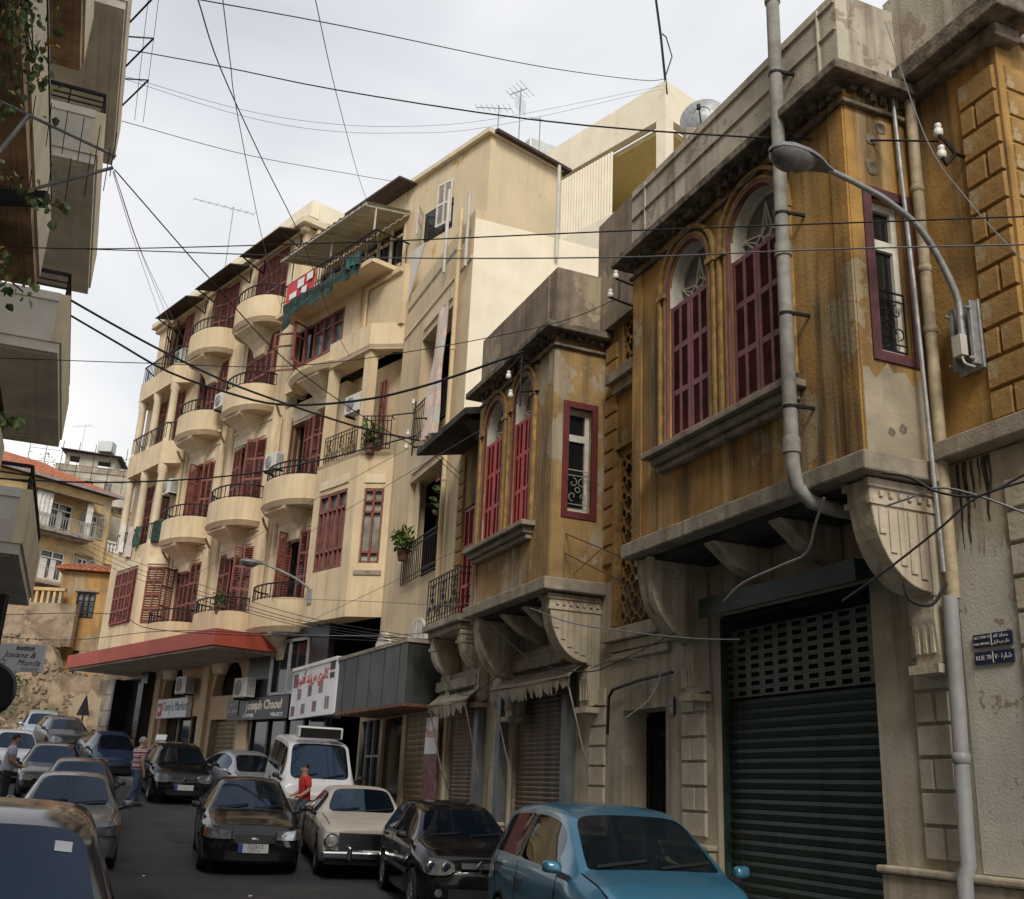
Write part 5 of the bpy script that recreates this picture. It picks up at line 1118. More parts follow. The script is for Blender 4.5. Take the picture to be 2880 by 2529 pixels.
# local y runs to the right along the face, local x into the house
b = MB(); panel(b, -.1, 3.6, 5.6, 10.9, [(.75, 1.55, 8.75, 9.9), (.95, 1.55, 6.05, 7.15)], 0, .3); b.build('wall', 'house_orange', OH)
b = MB(); b.box(.3, 6, -.1, .2, 5.0, 10.9); b.build('side_wall', 'house_orange', OH); b = MB(); b.box(.8, .9, .2, 3.6, 5, 10.9); b.build('interior_dark_panel', 'room_shade_black', OH)
b = MB(); b.hexa([(-.35, -.4, 10.95), (5, -.4, 10.95), (5, 4, 10.95), (-.35, 4, 10.95)], [(-.35, -.4, 11.05), (4, .8, 12.0), (4, 4, 12.0), (-.35, 4, 11.05)]); rf = b.build('roof', 'tile_red', OH)
b = MB()
for k in range(18): u = -.2 + k * .24; b.bar((-.38, u, 11.05), (1.8, u + .1, 11.6), .09)
b.build('tile_ridges', 'tile_red', rf)
b = MB()
for u in (.75, 1.02, 1.28, 1.55): b.bar((-.02, u, 8.75), (-.02, u, 9.9), .05)
for z in (8.75, 9.0, 9.25, 9.5, 9.9): b.bar((-.02, .75, z), (-.02, 1.55, z), .05)
wn = b.build('window', 'iron', OH); b = MB(); b.quad((.12, .75, 8.75), (.12, 1.55, 8.75), (.12, 1.55, 9.9), (.12, .75, 9.9)); b.build('pane', 'glass_grey', wn); b = MB(); b.box(-.1, -.001, .6, 1.7, 9.95, 10.05); b.build('lintel', 'cement', wn)
b = MB(); b.box(.1, .14, .95, 1.25, 6.05, 7.15); b.build('door', 'black', OH); b = MB(); b.box(.02, .08, 1.25, 1.55, 6.05, 7.15); b.build('door_leaf', 'house_grey', OH)

GH = thing('grey_house', 'far grey beige house with corrugated roof room and water tank on top', 'house', (-43.2, 95, 0), radians(-78)); FLIP.add(GH)
b = MB(); panel(b, 0, 12, 8, 29.0, [(2.6, 3.6, 26.8, 28.1), (4.6, 5.3, 26.8, 28.0), (8, 9, 26, 27.5)], 0, .3); b.build('wall', 'house_grey', GH); b = MB(); b.box(.3, 8, 0, .3, 8, 29); b.box(.3, 8, .3, 12, 28.7, 28.99); b.box(1, 1.1, .3, 12, 8, 28); b.build('side_wall', 'house_grey', GH)
b = MB(); panel(b, .6, 5.2, 29.0, 30.9, [(1.0, 1.9, 29.5, 30.6), (3.6, 4.8, 29.6, 30.3)], .6, .2); b.box(.8, 4, 5.0, 5.2, 29, 30.9); b.build('roof_room', 'house_grey', GH)
b = MB(); b.hexa([(-.2, .2, 31.0), (5, .2, 31.2), (5, 5.8, 30.9), (-.2, 5.8, 30.7)], [(-.2, .2, 31.08), (5, .2, 31.28), (5, 5.8, 30.98), (-.2, 5.8, 30.78)]); b.build('roof', 'awning_brown', GH)
b = MB(); b.box(-.1, 0, 0, 12, 28.9, 29.5); b.build('parapet', 'cement', GH)
for u in (2.6, 4.6): b = MB(); b.box(.05, .1, u, u + .8, 26.8, 28.0); b.build('window', 'glass_grey', GH)
tag(MB().box(-40.0, -38.6, 96, 97.2, 31.2, 32.3).build('water_tank', 'tank', bevel=.08), 'pale grey water tank on the far corrugated roof', 'water tank')

# the ruined walls and the rubble in front
RW = thing('ruined_wall', 'broken stone and plaster wall behind the uphill cars', 'wall', (-20, 48, 0), 0)
b = MB(); top = [(-3.6, 7.9), (-2.6, 8.3), (-1.6, 7.6), (-1.0, 7.2), (-.6, 7.0), (-.2, 6.2), (-.2, 2)]; b.v = []; poly = [(-3.6, 2)] + top; b.prism(poly, 'y', .5, 1.2); b.build('rubble_core', 'ruin', RW)
b = MB(); b.prism([(-.22, 2.5), (2.6, 2.5), (2.6, 5.8), (2.0, 5.9), (1.2, 5.75), (.4, 5.9), (-.22, 5.7)], 'y', .1, .5); b.build('plaster_wall', 'ruin', RW)
b = MB(); b.box(-3.6, -.2, 1.3, 1.7, 7.2, 9.2); b.build('terrace_wall', 'ruin', RW)
b = MB()
for k in range(9): b.box(-3.4 + k * .28, -3.28 + k * .28, 1.4, 1.6, 9.2, 9.8)
b.box(-3.6, -.9, 1.35, 1.65, 9.8, 9.95); b.build('balustrade', 'house_yellow', RW)
random.seed(5); me_st = []
for k in range(4):
    bm = bmesh.new(); bmesh.ops.create_icosphere(bm, subdivisions=1, radius=.5)
    for v in bm.verts: v.co *= random.uniform(.72, 1.15); v.co.z *= .75
    m = bpy.data.meshes.new('stone'); bm.to_mesh(m); bm.free(); m.materials.append(M['rubble']); me_st.append(m)
for k in range(190):
    x = random.uniform(-3.5, -.25); z = random.uniform(3, 7.6)
    if z > 8.2 - abs(x + 2.4) * .5: continue
    r = random.uniform(.14, .34); inst('stone', random.choice(me_st), RW, (x, .5 - random.uniform(-.05, .04), z), (random.random() * 3, random.random() * 3, 0), (r, r * .6, r * .8), raw=True)
for k in range(60):
    x = random.uniform(-.3, 2.6); r = random.uniform(.1, .25); inst('stone', random.choice(me_st), RW, (x, .35, 5.75 + random.uniform(0, .18)), (random.random() * 3, random.random() * 3, 0), (r, r, r * .8), raw=True)
for k in range(16): inst('stone', random.choice(me_st), RW, (-.1 + random.uniform(.55, .95), .1, random.uniform(4.2, 4.95)), (random.random() * 3, 0, 0), (.16, .1, .14), raw=True)
b = MB(); rp = MB()
for k in range(520):
    x = random.uniform(-29, -19.2); y = random.uniform(42.5, 47.6); r = random.uniform(.05, .22); z = GZ(y) + max(0, (y - 43) * .18) + random.uniform(0, .1)
    rp.add([(x + r * cos(a) * random.uniform(.7, 1.2), y + r * sin(a) * random.uniform(.7, 1.2), z - r * .4) for a in (0, 1.3, 2.5, 3.8, 5.1)] + [(x, y, z + r * random.uniform(.4, .8))], [(i, (i + 1) % 5, 5) for i in range(5)])
tag(rp.build('rubble_heap', 'rubble'), 'pale rubble and stones heaped at the foot of the ruin', 'rubble', kind='stuff')
b = MB(); b.add([(-32, 41.5, GZ(41.5)), (-19.5, 43.2, GZ(43.2)), (-19.2, 48.4, 3.2), (-32, 48.4, 4.2)], [(0, 1, 2, 3)]); tag(b.build('bank', 'earth'), kind='structure')
# ================================================================== vehicles
def lin(tab, y):
    if y <= tab[0][0]: return tab[0][1]
    for (a, va), (c, vc) in zip(tab, tab[1:]):
        if y <= c: return va + (vc - va) * (y - a) / (c - a) if c > a else vc
    return tab[-1][1]
CARDEF = dict(
 hatch=dict(L=3.6, W=1.66, H=1.55, wr=.29, ax=(1.22, -1.18), sill=.2, top=[(-1.8, .80), (-1.76, .98), (-1.68, 1.10), (-1.45, 1.46), (-1.2, 1.52), (-.6, 1.55), (.1, 1.53), (.42, 1.45), (1.08, 1.02), (1.45, .94), (1.68, .83), (1.8, .70)],
            belt=[(-1.8, .92), (-1.4, 1.0), (.9, .93), (1.8, .72)], ws=(1.08, .42), rw=(-1.45, -1.68), side=[(-1.42, -.52), (-.44, .62)], roofw=.57, door=[-.48, .72, -1.25], bulge=.12, lamp=(.36, .80, .60, .78), lean=.25),
 clio=dict(L=3.77, W=1.64, H=1.42, wr=.29, ax=(1.22, -1.24), sill=.19, top=[(-1.885, .75), (-1.85, .95), (-1.72, 1.05), (-1.4, 1.34), (-1.1, 1.39), (-.5, 1.42), (.1, 1.40), (.40, 1.32), (1.0, .97), (1.5, .88), (1.75, .78), (1.885, .62)],
            belt=[(-1.9, .90), (-1.3, .95), (.9, .88), (1.9, .66)], ws=(1.0, .40), rw=(-1.4, -1.72), side=[(-1.36, -.52), (-.44, .6)], roofw=.54, door=[-.48, .70, -1.2], bulge=.14, lamp=(.34, .84, .55, .74), lean=.3),
 sedan=dict(L=4.26, W=1.66, H=1.39, wr=.285, ax=(1.30, -1.22), sill=.19, top=[(-2.13, .70), (-2.08, .88), (-1.95, .95), (-1.42, .98), (-.85, 1.32), (-.6, 1.37), (0, 1.39), (.22, 1.34), (.95, .93), (1.6, .84), (1.95, .77), (2.13, .62)],
            belt=[(-2.13, .80), (-1.4, .91), (.9, .86), (2.13, .66)], ws=(.95, .22), rw=(-.85, -1.42), side=[(-1.2, -.46), (-.38, .55)], roofw=.53, door=[-.42, .66, -1.0], bulge=.10, lamp=(.36, .80, .57, .69), lean=.2),
 civic=dict(L=4.5, W=1.75, H=1.43, wr=.31, ax=(1.42, -1.28), sill=.19, top=[(-2.25, .75), (-2.2, .95), (-2.0, 1.03), (-1.5, 1.06), (-.9, 1.34), (-.4, 1.42), (.1, 1.42), (.45, 1.33), (1.3, .93), (1.75, .84), (2.1, .72), (2.25, .58)],
            belt=[(-2.2, .88), (-1.4, .96), (1.1, .84), (2.2, .62)], ws=(1.3, .45), rw=(-.9, -1.5), side=[(-1.25, -.46), (-.38, .78)], roofw=.53, door=[-.42, .85, -1.05], bulge=.16, lamp=(.38, .86, .55, .68), lean=.35),
 old=dict(L=4.6, W=1.78, H=1.40, wr=.31, ax=(1.40, -1.32), sill=.26, top=[(-2.3, .72), (-2.28, .90), (-2.1, .94), (-1.3, .97), (-.95, 1.30), (-.7, 1.37), (0, 1.40), (.32, 1.37), (.72, .99), (1.5, .97), (2.15, .92), (2.3, .84)],
            belt=[(-2.3, .80), (-1.4, .90), (.7, .90), (2.3, .84)], ws=(.72, .32), rw=(-.95, -1.3), side=[(-1.1, -.42), (-.36, .45)], roofw=.56, door=[-.39, .52, -1.0], bulge=.03, lamp=None, lean=.0),
 van=dict(L=4.3, W=1.69, H=1.93, wr=.31, ax=(1.45, -1.25), sill=.25, top=[(-2.15, .9), (-2.14, 1.5), (-2.08, 1.85), (-1.9, 1.91), (-.5, 1.93), (.9, 1.91), (1.3, 1.86), (1.93, 1.16), (2.08, 1.06), (2.15, .85)],
            belt=[(-2.15, 1.18), (1.5, 1.14), (2.15, .98)], ws=(1.93, 1.3), rw=(-2.08, -2.14), side=[(-1.95, -.75), (-.66, .62), (.72, 1.62)], roofw=.66, door=[.67, 1.75, -.7], bulge=.06, lamp=(.42, .76, .56, .74), lean=.05))
def car(name, label, kind, paint_, loc, yaw, scale=1.0, detail=2, group=None, front='plain', rim='disc', plate=None, glass='car_glass', pitch=None, bumper=None, extras=()):
    D = CARDEF[kind]; L, W, H = D['L'], D['W'] / 2, D['H']; R = D['wr'] * 1.16; wz = D['wr']
    hd = Vector((-sin(yaw), cos(yaw))); c = Vector((loc[0], loc[1])); f, r_ = c + hd * D['ax'][0] * scale, c + hd * D['ax'][1] * scale
    zf, zr = GZ(f.y) + .004, GZ(r_.y) + .004; pt = math.atan2(zf - zr, (D['ax'][0] - D['ax'][1]) * scale)
    z0 = zf - math.tan(pt) * D['ax'][0] * scale
    C = thing(name, label, 'van' if kind == 'van' else 'car', (c.x, c.y, z0), (pt, 0, yaw), group); C.scale = (scale,) * 3
    hl = L / 2
    plan = [(-hl, W * .86), (-hl + .12, W * .94), (-hl + .5, W * .99), (0, W), (hl - .75, W * .985), (hl - .3, W * .93), (hl - .1, W * .86), (hl, W * .78)]
    if kind == 'van': plan = [(-hl, W * .93), (-hl + .1, W * .99), (0, W), (hl - .4, W * .99), (hl - .1, W * .95), (hl, W * .88)]
    if kind == 'old': plan = [(-hl, W * .93), (-hl + .15, W * .98), (0, W), (hl - .4, W * .985), (hl - .08, W * .96), (hl, W * .93)]
    ys = {y for y, _ in D['top']} | {y for y, _ in plan if abs(y) > .01} | set(D['ws']) | set(D['rw']) | {y for p in D['side'] for y in p}
    for a in D['ax']:
        for k in (-1.02, -.96, -.75, -.4, 0, .4, .75, .96, 1.02): ys.add(a + R * k)
    ys = sorted(y for y in ys if -hl <= y <= hl); o = [ys[0]]
    keep = set(D['ws']) | set(D['rw']) | {y for p in D['side'] for y in p}
    for y in ys[1:]:
        if y - o[-1] < .028:
            if y in keep and o[-1] not in keep: o[-1] = y
            elif y in keep: o.append(y)
            continue
        o.append(y)
    ys = o
    def bot(y):
        z = D['sill'] + (.06 if abs(y) > hl - .25 else 0)
        for a in D['ax']:
            if abs(y - a) < R * .995: z = max(z, wz + sqrt(R * R - (y - a) ** 2))
        return z
    bm_ = lin(D['belt'], 0)
    def sec(y):
        zt, w_, zb = lin(D['top'], y), lin(plan, y), bot(y); zbelt = min(lin(D['belt'], y), zt - .045)
        zb = min(zb, zbelt - .08); k = max(0, min(1, (zt - zbelt) / (H - bm_))); k = k * k * (3 - 2 * k)
        wt = w_ * .86 * (1 - k) + D['roofw'] * k; wb = w_ * .955; cr = .035 + .03 * k
        te = (wt, zt - cr)
        pl_ = lambda f_: (wb + (te[0] - wb) * f_, zbelt + (te[1] - zbelt) * f_)
        lo = min(zb, D['sill'] + .02)
        return [(0, lo), (w_ * .80, zb if zb > D['sill'] + .1 else lo), (w_ * .965, zb), (w_, zb + (zbelt - zb) * .38), (w_ * .99, zb + (zbelt - zb) * .80), (wb, zbelt), pl_(.07), pl_(.88), te, (wt * .90, zt - cr * .35), (wt * .5, zt - cr * .08), (0, zt)]
    S = [sec(y) for y in ys]; n, m = len(ys), 12
    verts = []; idx = {}
    lean = D['lean']
    for i, y in enumerate(ys):
        for j, (x, z) in enumerate(S[i]):
            for sg in ((1,) if j in (0, 11) else (1, -1)):
                yy = y
                if i == n - 1: yy -= lean * max(0, z - .5)
                elif i == n - 2: yy -= lean * .5 * max(0, z - .5)
                idx[i, j, sg] = len(verts); verts.append((x * sg, yy, z))
            if j in (0, 11): idx[i, j, -1] = idx[i, j, 1]
    side_iv = D['side']; faces = {'body': [], 'under': [], 'windshield': [], 'rear_window': [], 'side_window': [], 'pillar': []}
    lo_s, hi_s = min(a for a, _ in side_iv), max(b_ for _, b_ in side_iv)
    for i in range(n - 1):
        ym = (ys[i] + ys[i + 1]) / 2
        for j in range(m - 1):
            for sg in (1, -1):
                q = [idx[i, j, sg], idx[i + 1, j, sg], idx[i + 1, j + 1, sg], idx[i, j + 1, sg]]
                key = 'body'
                if j == 0 or j == 1: key = 'under'
                elif j == 6 and lo_s < ym < hi_s:
                    key = 'pillar'
                    for k, (a, b_) in enumerate(side_iv):
                        if a < ym < b_: key = ('side_window', k, sg)
                elif j in (9, 10) and min(D['ws']) < ym < max(D['ws']): key = 'windshield'
                elif j in (9, 10) and min(D['rw']) < ym < max(D['rw']): key = 'rear_window'
                faces.setdefault(key, []).append((q, j, ym))
    b_end = []
    for i, sgn in ((n - 1, 1), (0, -1)):
        cb = {}
        for j in range(1, 11):
            x, z = S[i][j]; yy = ys[i] + sgn * D['bulge'] * (.5 if sgn < 0 else 1) - (lean * max(0, z - .5) if sgn > 0 else 0); cb[j] = len(verts); verts.append((0, yy, z))
        for j in range(1, 10):
            for sg in (1, -1): faces['body'].append(([idx[i, j, sg], idx[i, j + 1, sg], cb[j + 1], cb[j]], j, ys[i]))
        for sg in (1, -1): faces['body'].append(([idx[i, 10, sg], idx[i, 11, 1], cb[10]], 10, ys[i])); faces['under'].append(([idx[i, 1, sg], cb[1], idx[i, 0, 1]], 0, ys[i]))
    def emit(name_, keys, mats, parent, mf=None, smooth=True):
        me = bpy.data.meshes.new(name_); bm = bmesh.new(); mp = {}; cl = bm.edges.layers.float.new('crease_edge')
        for k in keys:
            for q, j, ym in faces.get(k, []):
                vs = []
                for v in q:
                    if v not in mp: mp[v] = bm.verts.new(verts[v])
                    if mp[v] not in vs: vs.append(mp[v])
                if len(vs) < 3: continue
                try: fc = bm.faces.new(vs)
                except ValueError: continue
                fc.material_index = mf(k, j, ym) if mf else 0; fc.smooth = True
        bm.normal_update(); bmesh.ops.recalc_face_normals(bm, faces=bm.faces)
        for e in bm.edges:
            if len(e.link_faces) == 2 and e.calc_face_angle(0) > .75: e[cl] = .55
            if len(e.link_faces) == 2 and e.link_faces[0].material_index != e.link_faces[1].material_index: e[cl] = .8
        bm.to_mesh(me); bm.free()
        for mt in mats: me.materials.append(M[mt])
        o_ = bpy.data.objects.new(name_, me); COL.objects.link(o_); o_.parent = parent
        md = o_.modifiers.new('sub', 'SUBSURF'); md.levels = detail; md.render_levels = detail
        return o_
    bb = bumper
    def mf(k, j, ym):
        if k in ('under', 'pillar'): return 1
        if bb and j == 2 and abs(ym) > hl - .42: return 1
        return 0
    body = emit('body', ['body', 'under', 'pillar'], [paint_, 'trim_black'], C, mf)
    emit('windshield', ['windshield'], [glass], C); emit('rear_window', ['rear_window'], [glass], C)
    for k in list(faces):
        if isinstance(k, tuple): emit('side_window', [k], ['car_glass'], C)
    # cabin
    q = MB(); zs = .5
    for x in (-.36, .36):
        for y in ((D['ws'][1] - .35, D['ws'][1] - 1.25) if kind != 'van' else (D['ws'][1] - .3,)):
            q.box(x - .25, x + .25, y - .28, y + .25, .32, .55); q.hexa([(x - .24, y - .34, .55), (x + .24, y - .34, .55), (x + .24, y - .2, .55), (x - .24, y - .2, .55)], [(x - .2, y - .5, 1.02), (x + .2, y - .5, 1.02), (x + .2, y - .4, 1.02), (x - .2, y - .4, 1.02)]); q.box(x - .12, x + .12, y - .52, y - .43, 1.06, 1.2)
    q.build('seats', 'seat_cloth', C, bevel=.03)
    q = MB(); yc = D['ws'][0]; q.box(-W * .8, W * .8, yc - .42, yc - .08, .55, lin(D['top'], yc) - .16)
    pts = [(-.36 + .17 * cos(a), yc - .5 - .04 * sin(a), .9 * (H / 1.42) + .15 * sin(a)) for a in [2 * pi * k / 14 for k in range(15)]]; q.tube(pts, .018, 6); q.build('dashboard', 'trim_black', C)
    # wheels
    wk = (kind, rim)
    if wk not in WHEELS:
        t = MB(); r = D['wr']; t.lathe((0, 0, 0), [(r * .62, -.085), (r * .92, -.09), (r, -.055), (r, .055), (r * .92, .09), (r * .62, .085), (r * .6, .02)], 22, 'x')
        w2 = MB(); w2.lathe((0, 0, 0), [(r * .64, .086), (r * .60, .07), (r * .56, .05)], 22, 'x')
        if rim == 'alloy':
            w2.lathe((0, 0, 0), [(.001, .075), (r * .16, .075), (r * .18, .05)], 14, 'x')
            for k in range(7):
                a = 2 * pi * k / 7; cs, sn = cos(a), sin(a); w2.hexa([(.04, cs * r * .14 - sn * .022, sn * r * .14 + cs * .022), (.04, cs * r * .14 + sn * .022, sn * r * .14 - cs * .022), (.04, cs * r * .6 + sn * .022, sn * r * .6 - cs * .022), (.04, cs * r * .6 - sn * .022, sn * r * .6 + cs * .022)], [(.075, cs * r * .14 - sn * .016, sn * r * .14 + cs * .016), (.075, cs * r * .14 + sn * .016, sn * r * .14 - cs * .016), (.07, cs * r * .6 + sn * .016, sn * r * .6 - cs * .016), (.07, cs * r * .6 - sn * .016, sn * r * .6 + cs * .016)])
        elif rim == 'disc': w2.lathe((0, 0, 0), [(.001, .07), (r * .2, .075), (r * .3, .05), (r * .5, .062), (r * .57, .05)], 18, 'x')
        w3 = MB(); w3.lathe((0, 0, 0), [(.001, .03), (r * .62, .03)], 18, 'x')
        WHEELS[wk] = (t.mesh('wheel', 'rubber', True, sharp=35), w2.mesh('rim', 'rim', True, sharp=35), w3.mesh('brake_disc', 'trim_black'))
    for a in D['ax']:
        for sg in (1, -1):
            o_ = inst('wheel', WHEELS[wk][0], C, (sg * (W - .115), a, wz), (0, 0, 0 if sg > 0 else pi), raw=True); inst('rim', WHEELS[wk][1], o_, raw=True); inst('brake_disc', WHEELS[wk][2], o_, raw=True)
    # front end: a plan curve to lay lamps, grille and plate on
    wf = lin(plan, hl)
    crv = [(x * wf / 6, hl + D['bulge'] * (1 - (x / 6) ** 2)) for x in range(7)] + [(lin(plan, y), y) for y in (hl - .1, hl - .2, hl - .3, hl - .45, hl - .6, hl - .8)]
    def onc(t):                    # t: arc length from the middle
        s = 1 if t >= 0 else -1; t = abs(t)
        for (x0, y0), (x1, y1) in zip(crv, crv[1:]):
            l = sqrt((x1 - x0) ** 2 + (y1 - y0) ** 2)
            if t <= l: return s * (x0 + (x1 - x0) * t / l), y0 + (y1 - y0) * t / l
            t -= l
        return s * crv[-1][0], crv[-1][1]
    def strip(nm, t0, t1, za, zb_, mt, out=.012, dp=.07, cut=0, bev=.01, zc=None, par=None, rnd=False):
        q = MB(); N = 12; A = []
        for k in range(N + 1):
            t = t0 + (t1 - t0) * k / N; x, y = onc(t); f_ = k / N; lo = za + cut * f_; hi = zb_ + (zc or 0) * f_
            if rnd: ev = max(.12, (1 - abs(2 * f_ - 1) ** 3.2)) ** .5; mz = (lo + hi) / 2; lo, hi = mz + (lo - mz) * ev, mz + (hi - mz) * ev
            for z in (lo, hi):
                ly = y - lean * max(0, z - .5) * (1 if y > hl - .15 else .5 if y > hl - .35 else .2); s_ = 1 + out / max(.3, abs(x)) * (abs(x) / W) ** 2
                A.append(((x * s_, ly + out * (1 - (abs(x) / W) ** 3), z), (x * .93, ly - dp, z)))
        for k in range(N): a, b_, c_, d_ = A[2 * k], A[2 * k + 1], A[2 * k + 2], A[2 * k + 3]; q.hexa([a[0], c_[0], c_[1], a[1]], [b_[0], d_[0], d_[1], b_[1]])
        q2 = MB(); q2.v = q.v; q2.f = q.f; q2.m = q.m
        o_ = q2.build(nm, mt, par or C); 
        return o_
    nose = lin(D['top'], hl - .12)
    if D['lamp']:
        t0, t1, za, zb_ = D['lamp']; 
        for sg in (1, -1):
            strip('headlight', sg * t0, sg * t1, za, zb_, 'head_glass', .02, zc=.03, rnd=kind in ('clio', 'hatch', 'civic'))
            if front in ('daewoo', 'amber'): strip('indicator', sg * (t1 + .01), sg * (t1 + .13), za + .01, zb_ + .02, 'amber', .02)
            if front == 'clio' or front == 'hatch':
                q = MB(); x, y = onc(sg * (t0 + t1) / 2); 
                for dx, rr in ((-.13, .06), (.08, .065)): xx, yy = onc(sg * ((t0 + t1) / 2 + dx)); q.lathe((xx, yy - lean * .15 + .028, (za + zb_) / 2 + .01), [(.001, .006), (rr * .7, .008), (rr, .004), (rr * 1.05, 0)], 12, 'y')
                q.build('lamp_reflector', 'chrome', C, smooth=True)
    if front in ('daewoo', 'plain', 'amber'): g = strip('grille', -.30, .30, nose - .2, nose - .09, 'trim_black', .018); 
    if front == 'daewoo':
        q = MB(); q.lathe((0, hl + D['bulge'] - .01, nose - .145), [(.001, .016), (.05, .014), (.06, .01), (.061, 0)], 14, 'y'); q.v = [(x * 1.1, y, nose - .145 + (z - nose + .145) * .45) for x, y, z in q.v]; q.build('badge', 'chrome', C)
    if front == 'megane': strip('grille', -.36, -.05, nose - .2, nose - .12, 'trim_black', .018); strip('grille', .05, .36, nose - .2, nose - .12, 'trim_black', .018); q = MB(); yb = hl + D['bulge']; q.tube([(0, yb + .02, nose - .08), (.05, yb + .02, nose - .15), (0, yb + .02, nose - .22), (-.05, yb + .02, nose - .15), (0, yb + .02, nose - .08)], .012, 5); q.build('badge', 'chrome', C)
    if front != 'old': strip('lower_grille', -.42, .42, .26, .38, 'trim_black', .012)
    if front in ('clio', 'hatch'): strip('grille', -.25, .25, nose - .12, nose - .05, 'trim_black', .015)
    if front == 'clio':
        q = MB(); yb = hl + D['bulge'] + .01; q.tube([(0, yb, nose - .02), (.045, yb, nose - .085), (0, yb, nose - .15), (-.045, yb, nose - .085), (0, yb, nose - .02)], .011, 5); q.build('badge', 'chrome', C)
        for sg in (1, -1): q = MB(); x, y = onc(sg * .55); q.lathe((x, y + .01, .33), [(.001, .01), (.05, .008), (.055, 0)], 12, 'y'); q.build('fog_lamp', 'head_glass', C)
    if front == 'van':
        strip('grille', -.36, .36, .58, .74, 'trim_black', .015); strip('bumper', -.95, .95, .3, .52, 'trim_black', .06, .12)
        for sg in (1, -1): strip('indicator', sg * .77, sg * .9, .58, .74, 'amber', .015)
        q = MB(); q.box(-.5, .5, .9, 1.35, 1.97, 2.22); u = q.build('roof_unit', 'p_white', C, bevel=.03)
        q = MB()
        for k in range(4): q.box(-.45, .45, 1.351, 1.365, 2.01 + k * .045, 2.035 + k * .045)
        q.box(-.45, .45, 1.345, 1.352, 1.99, 2.19); q.build('cooling_grille', 'black', u)
    if front == 'old':
        yb = hl + D['bulge']
        q = MB(); q.box(-.58, .58, yb - .02, yb + .012, .52, .78); g = q.build('grille', 'trim_black', C); q = MB()
        for k in range(8): q.box(-.58, .58, yb + .012, yb + .03, .535 + k * .031, .55 + k * .031)
        q.build('grille_bars', 'chrome', g)
        for sg in (1, -1):
            q = MB(); q.lathe((sg * .70, yb - .02, .65), [(.001, .06), (.06, .055), (.095, .035), (.10, .02)], 18, 'y'); h_ = q.build('headlight', 'glass_pale', C, smooth=True); q = MB(); q.lathe((sg * .70, yb - .03, .65), [(.10, .02), (.125, .05), (.135, .03), (.135, 0)], 18, 'y'); q.build('headlight_rim', 'chrome', h_, smooth=True)
        q = MB(); q.box(-.86, .86, yb + .03, yb + .14, .38, .5); 
        for sg in (1, -1): q.box(sg * .4 - .04, sg * .4 + .04, yb + .14, yb + .2, .36, .58)
        q.build('bumper', 'chrome', C, bevel=.03); q = MB(); q.box(-.8, .8, yb - .05, yb + .03, .28, .5); q.build('valance', 'trim_black', C)
        q = MB()
        for sg in (1, -1): q.bar((sg * W * .985, -2.1, .80), (sg * W * .99, 2.0, .80), .012, .02)
        q.build('side_trim', 'chrome', C)
    if bumper: strip('bumper', -1.0, 1.0, .28, .5, bumper, .035, .1)
    # plate
    yb = hl + D['bulge'] + .035 + (.03 if bumper or front == 'van' else 0); px = .0 if front != 'old' else .0
    if plate is not None:
        q = MB(); q.box(-.235, .235, yb - .03, yb, .38, .51); p_ = q.build('plate', 'plate_white', C); q = MB(); q.box(-.235, -.165, yb, yb + .003, .38, .51); q.v = [(-x, y, z) for x, y, z in q.v]; q.build('plate_band', 'plate_blue', p_)
        if plate: inst_t = text('plate_number', plate, .085, 'letter_dark', p_, (-.03, yb + .002, .475), (pi / 2, 0, pi), .001, sx=1.0); text('plate_number', '\u0662\u0662\u0662\u0666\u0661\u0662', .06, 'letter_dark', p_, (-.03, yb + .002, .41), (pi / 2, 0, pi), .001)
    # mirrors, wipers, seams, handles
    ym = D['ws'][0] - .12 if kind != 'van' else D['ws'][0] - .2; zm = lin(D['belt'], ym) + .1
    for sg in (1, -1):
        q = MB(); x0 = lin(plan, ym) * .96; mt_ = 'trim_black' if paint_ in ('p_daewoo', 'p_black', 'p_dark', 'p_white', 'p_cream') else paint_
        q.hexa([(sg * (x0 + .03), ym - .04, zm - .06), (sg * (x0 + .2), ym - .07, zm - .045), (sg * (x0 + .19), ym + .03, zm - .04), (sg * (x0 + .04), ym + .06, zm - .05)], [(sg * (x0 + .03), ym - .04, zm + .05), (sg * (x0 + .2), ym - .07, zm + .06), (sg * (x0 + .18), ym + .02, zm + .05), (sg * (x0 + .05), ym + .04, zm + .045)]); mo = q.build('mirror', mt_, C, smooth=True, bevel=.03, sharp=80)
        q = MB(); q.bar((sg * (x0 - .03), ym + .03, zm - .09), (sg * (x0 + .07), ym, zm - .05), .07, .05); q.build('mirror_arm', 'trim_black', mo)
    if detail > 1:
        q = MB(); yw, yt = D['ws']; zw, zt_ = lin(D['top'], yw), lin(D['top'], yt)
        for x0, x1 in ((.55, .05), (-.05, -.55)):
            t = .12; a_ = (x0, yw + .02, zw + .02); b_ = (x1, yw + (yt - yw) * t, zw + (zt_ - zw) * t + .02); q.bar(a_, b_, .022); 
        q.build('wiper', 'trim_black', C)
        q = MB()
        for y in D['door']:
            s_ = sec(y)
            for sg in (1, -1):
                for (xa, za), (xb, zb_) in zip(s_[2:5], s_[3:6]): q.bar((sg * (xa - .002), y, za), (sg * (xb - .002), y, zb_), .008)
        ya, yb_ = D['ws'][0] + .02, hl - .2
        for sg in (1, -1):
            P_ = [(sg * sec(y)[8][0] * 1.0, y, sec(y)[8][1] + .004) for y in [ya + (yb_ - ya) * k / 6 for k in range(7)]]
            for a_, b_ in zip(P_, P_[1:]): q.bar(a_, b_, .009)
        q.build('panel_gap', 'black', C)
        q = MB()
        for y in D['door'][:1] + D['door'][2:]:
            for sg in (1, -1): s_ = sec(y + .12); q.box(sg * (s_[4][0] - .01), sg * (s_[4][0] + .025), y + .05, y + .22, s_[4][1] - .03, s_[4][1] + .005)
        q.build('door_handle', 'trim_black' if kind != 'old' else 'chrome', C)
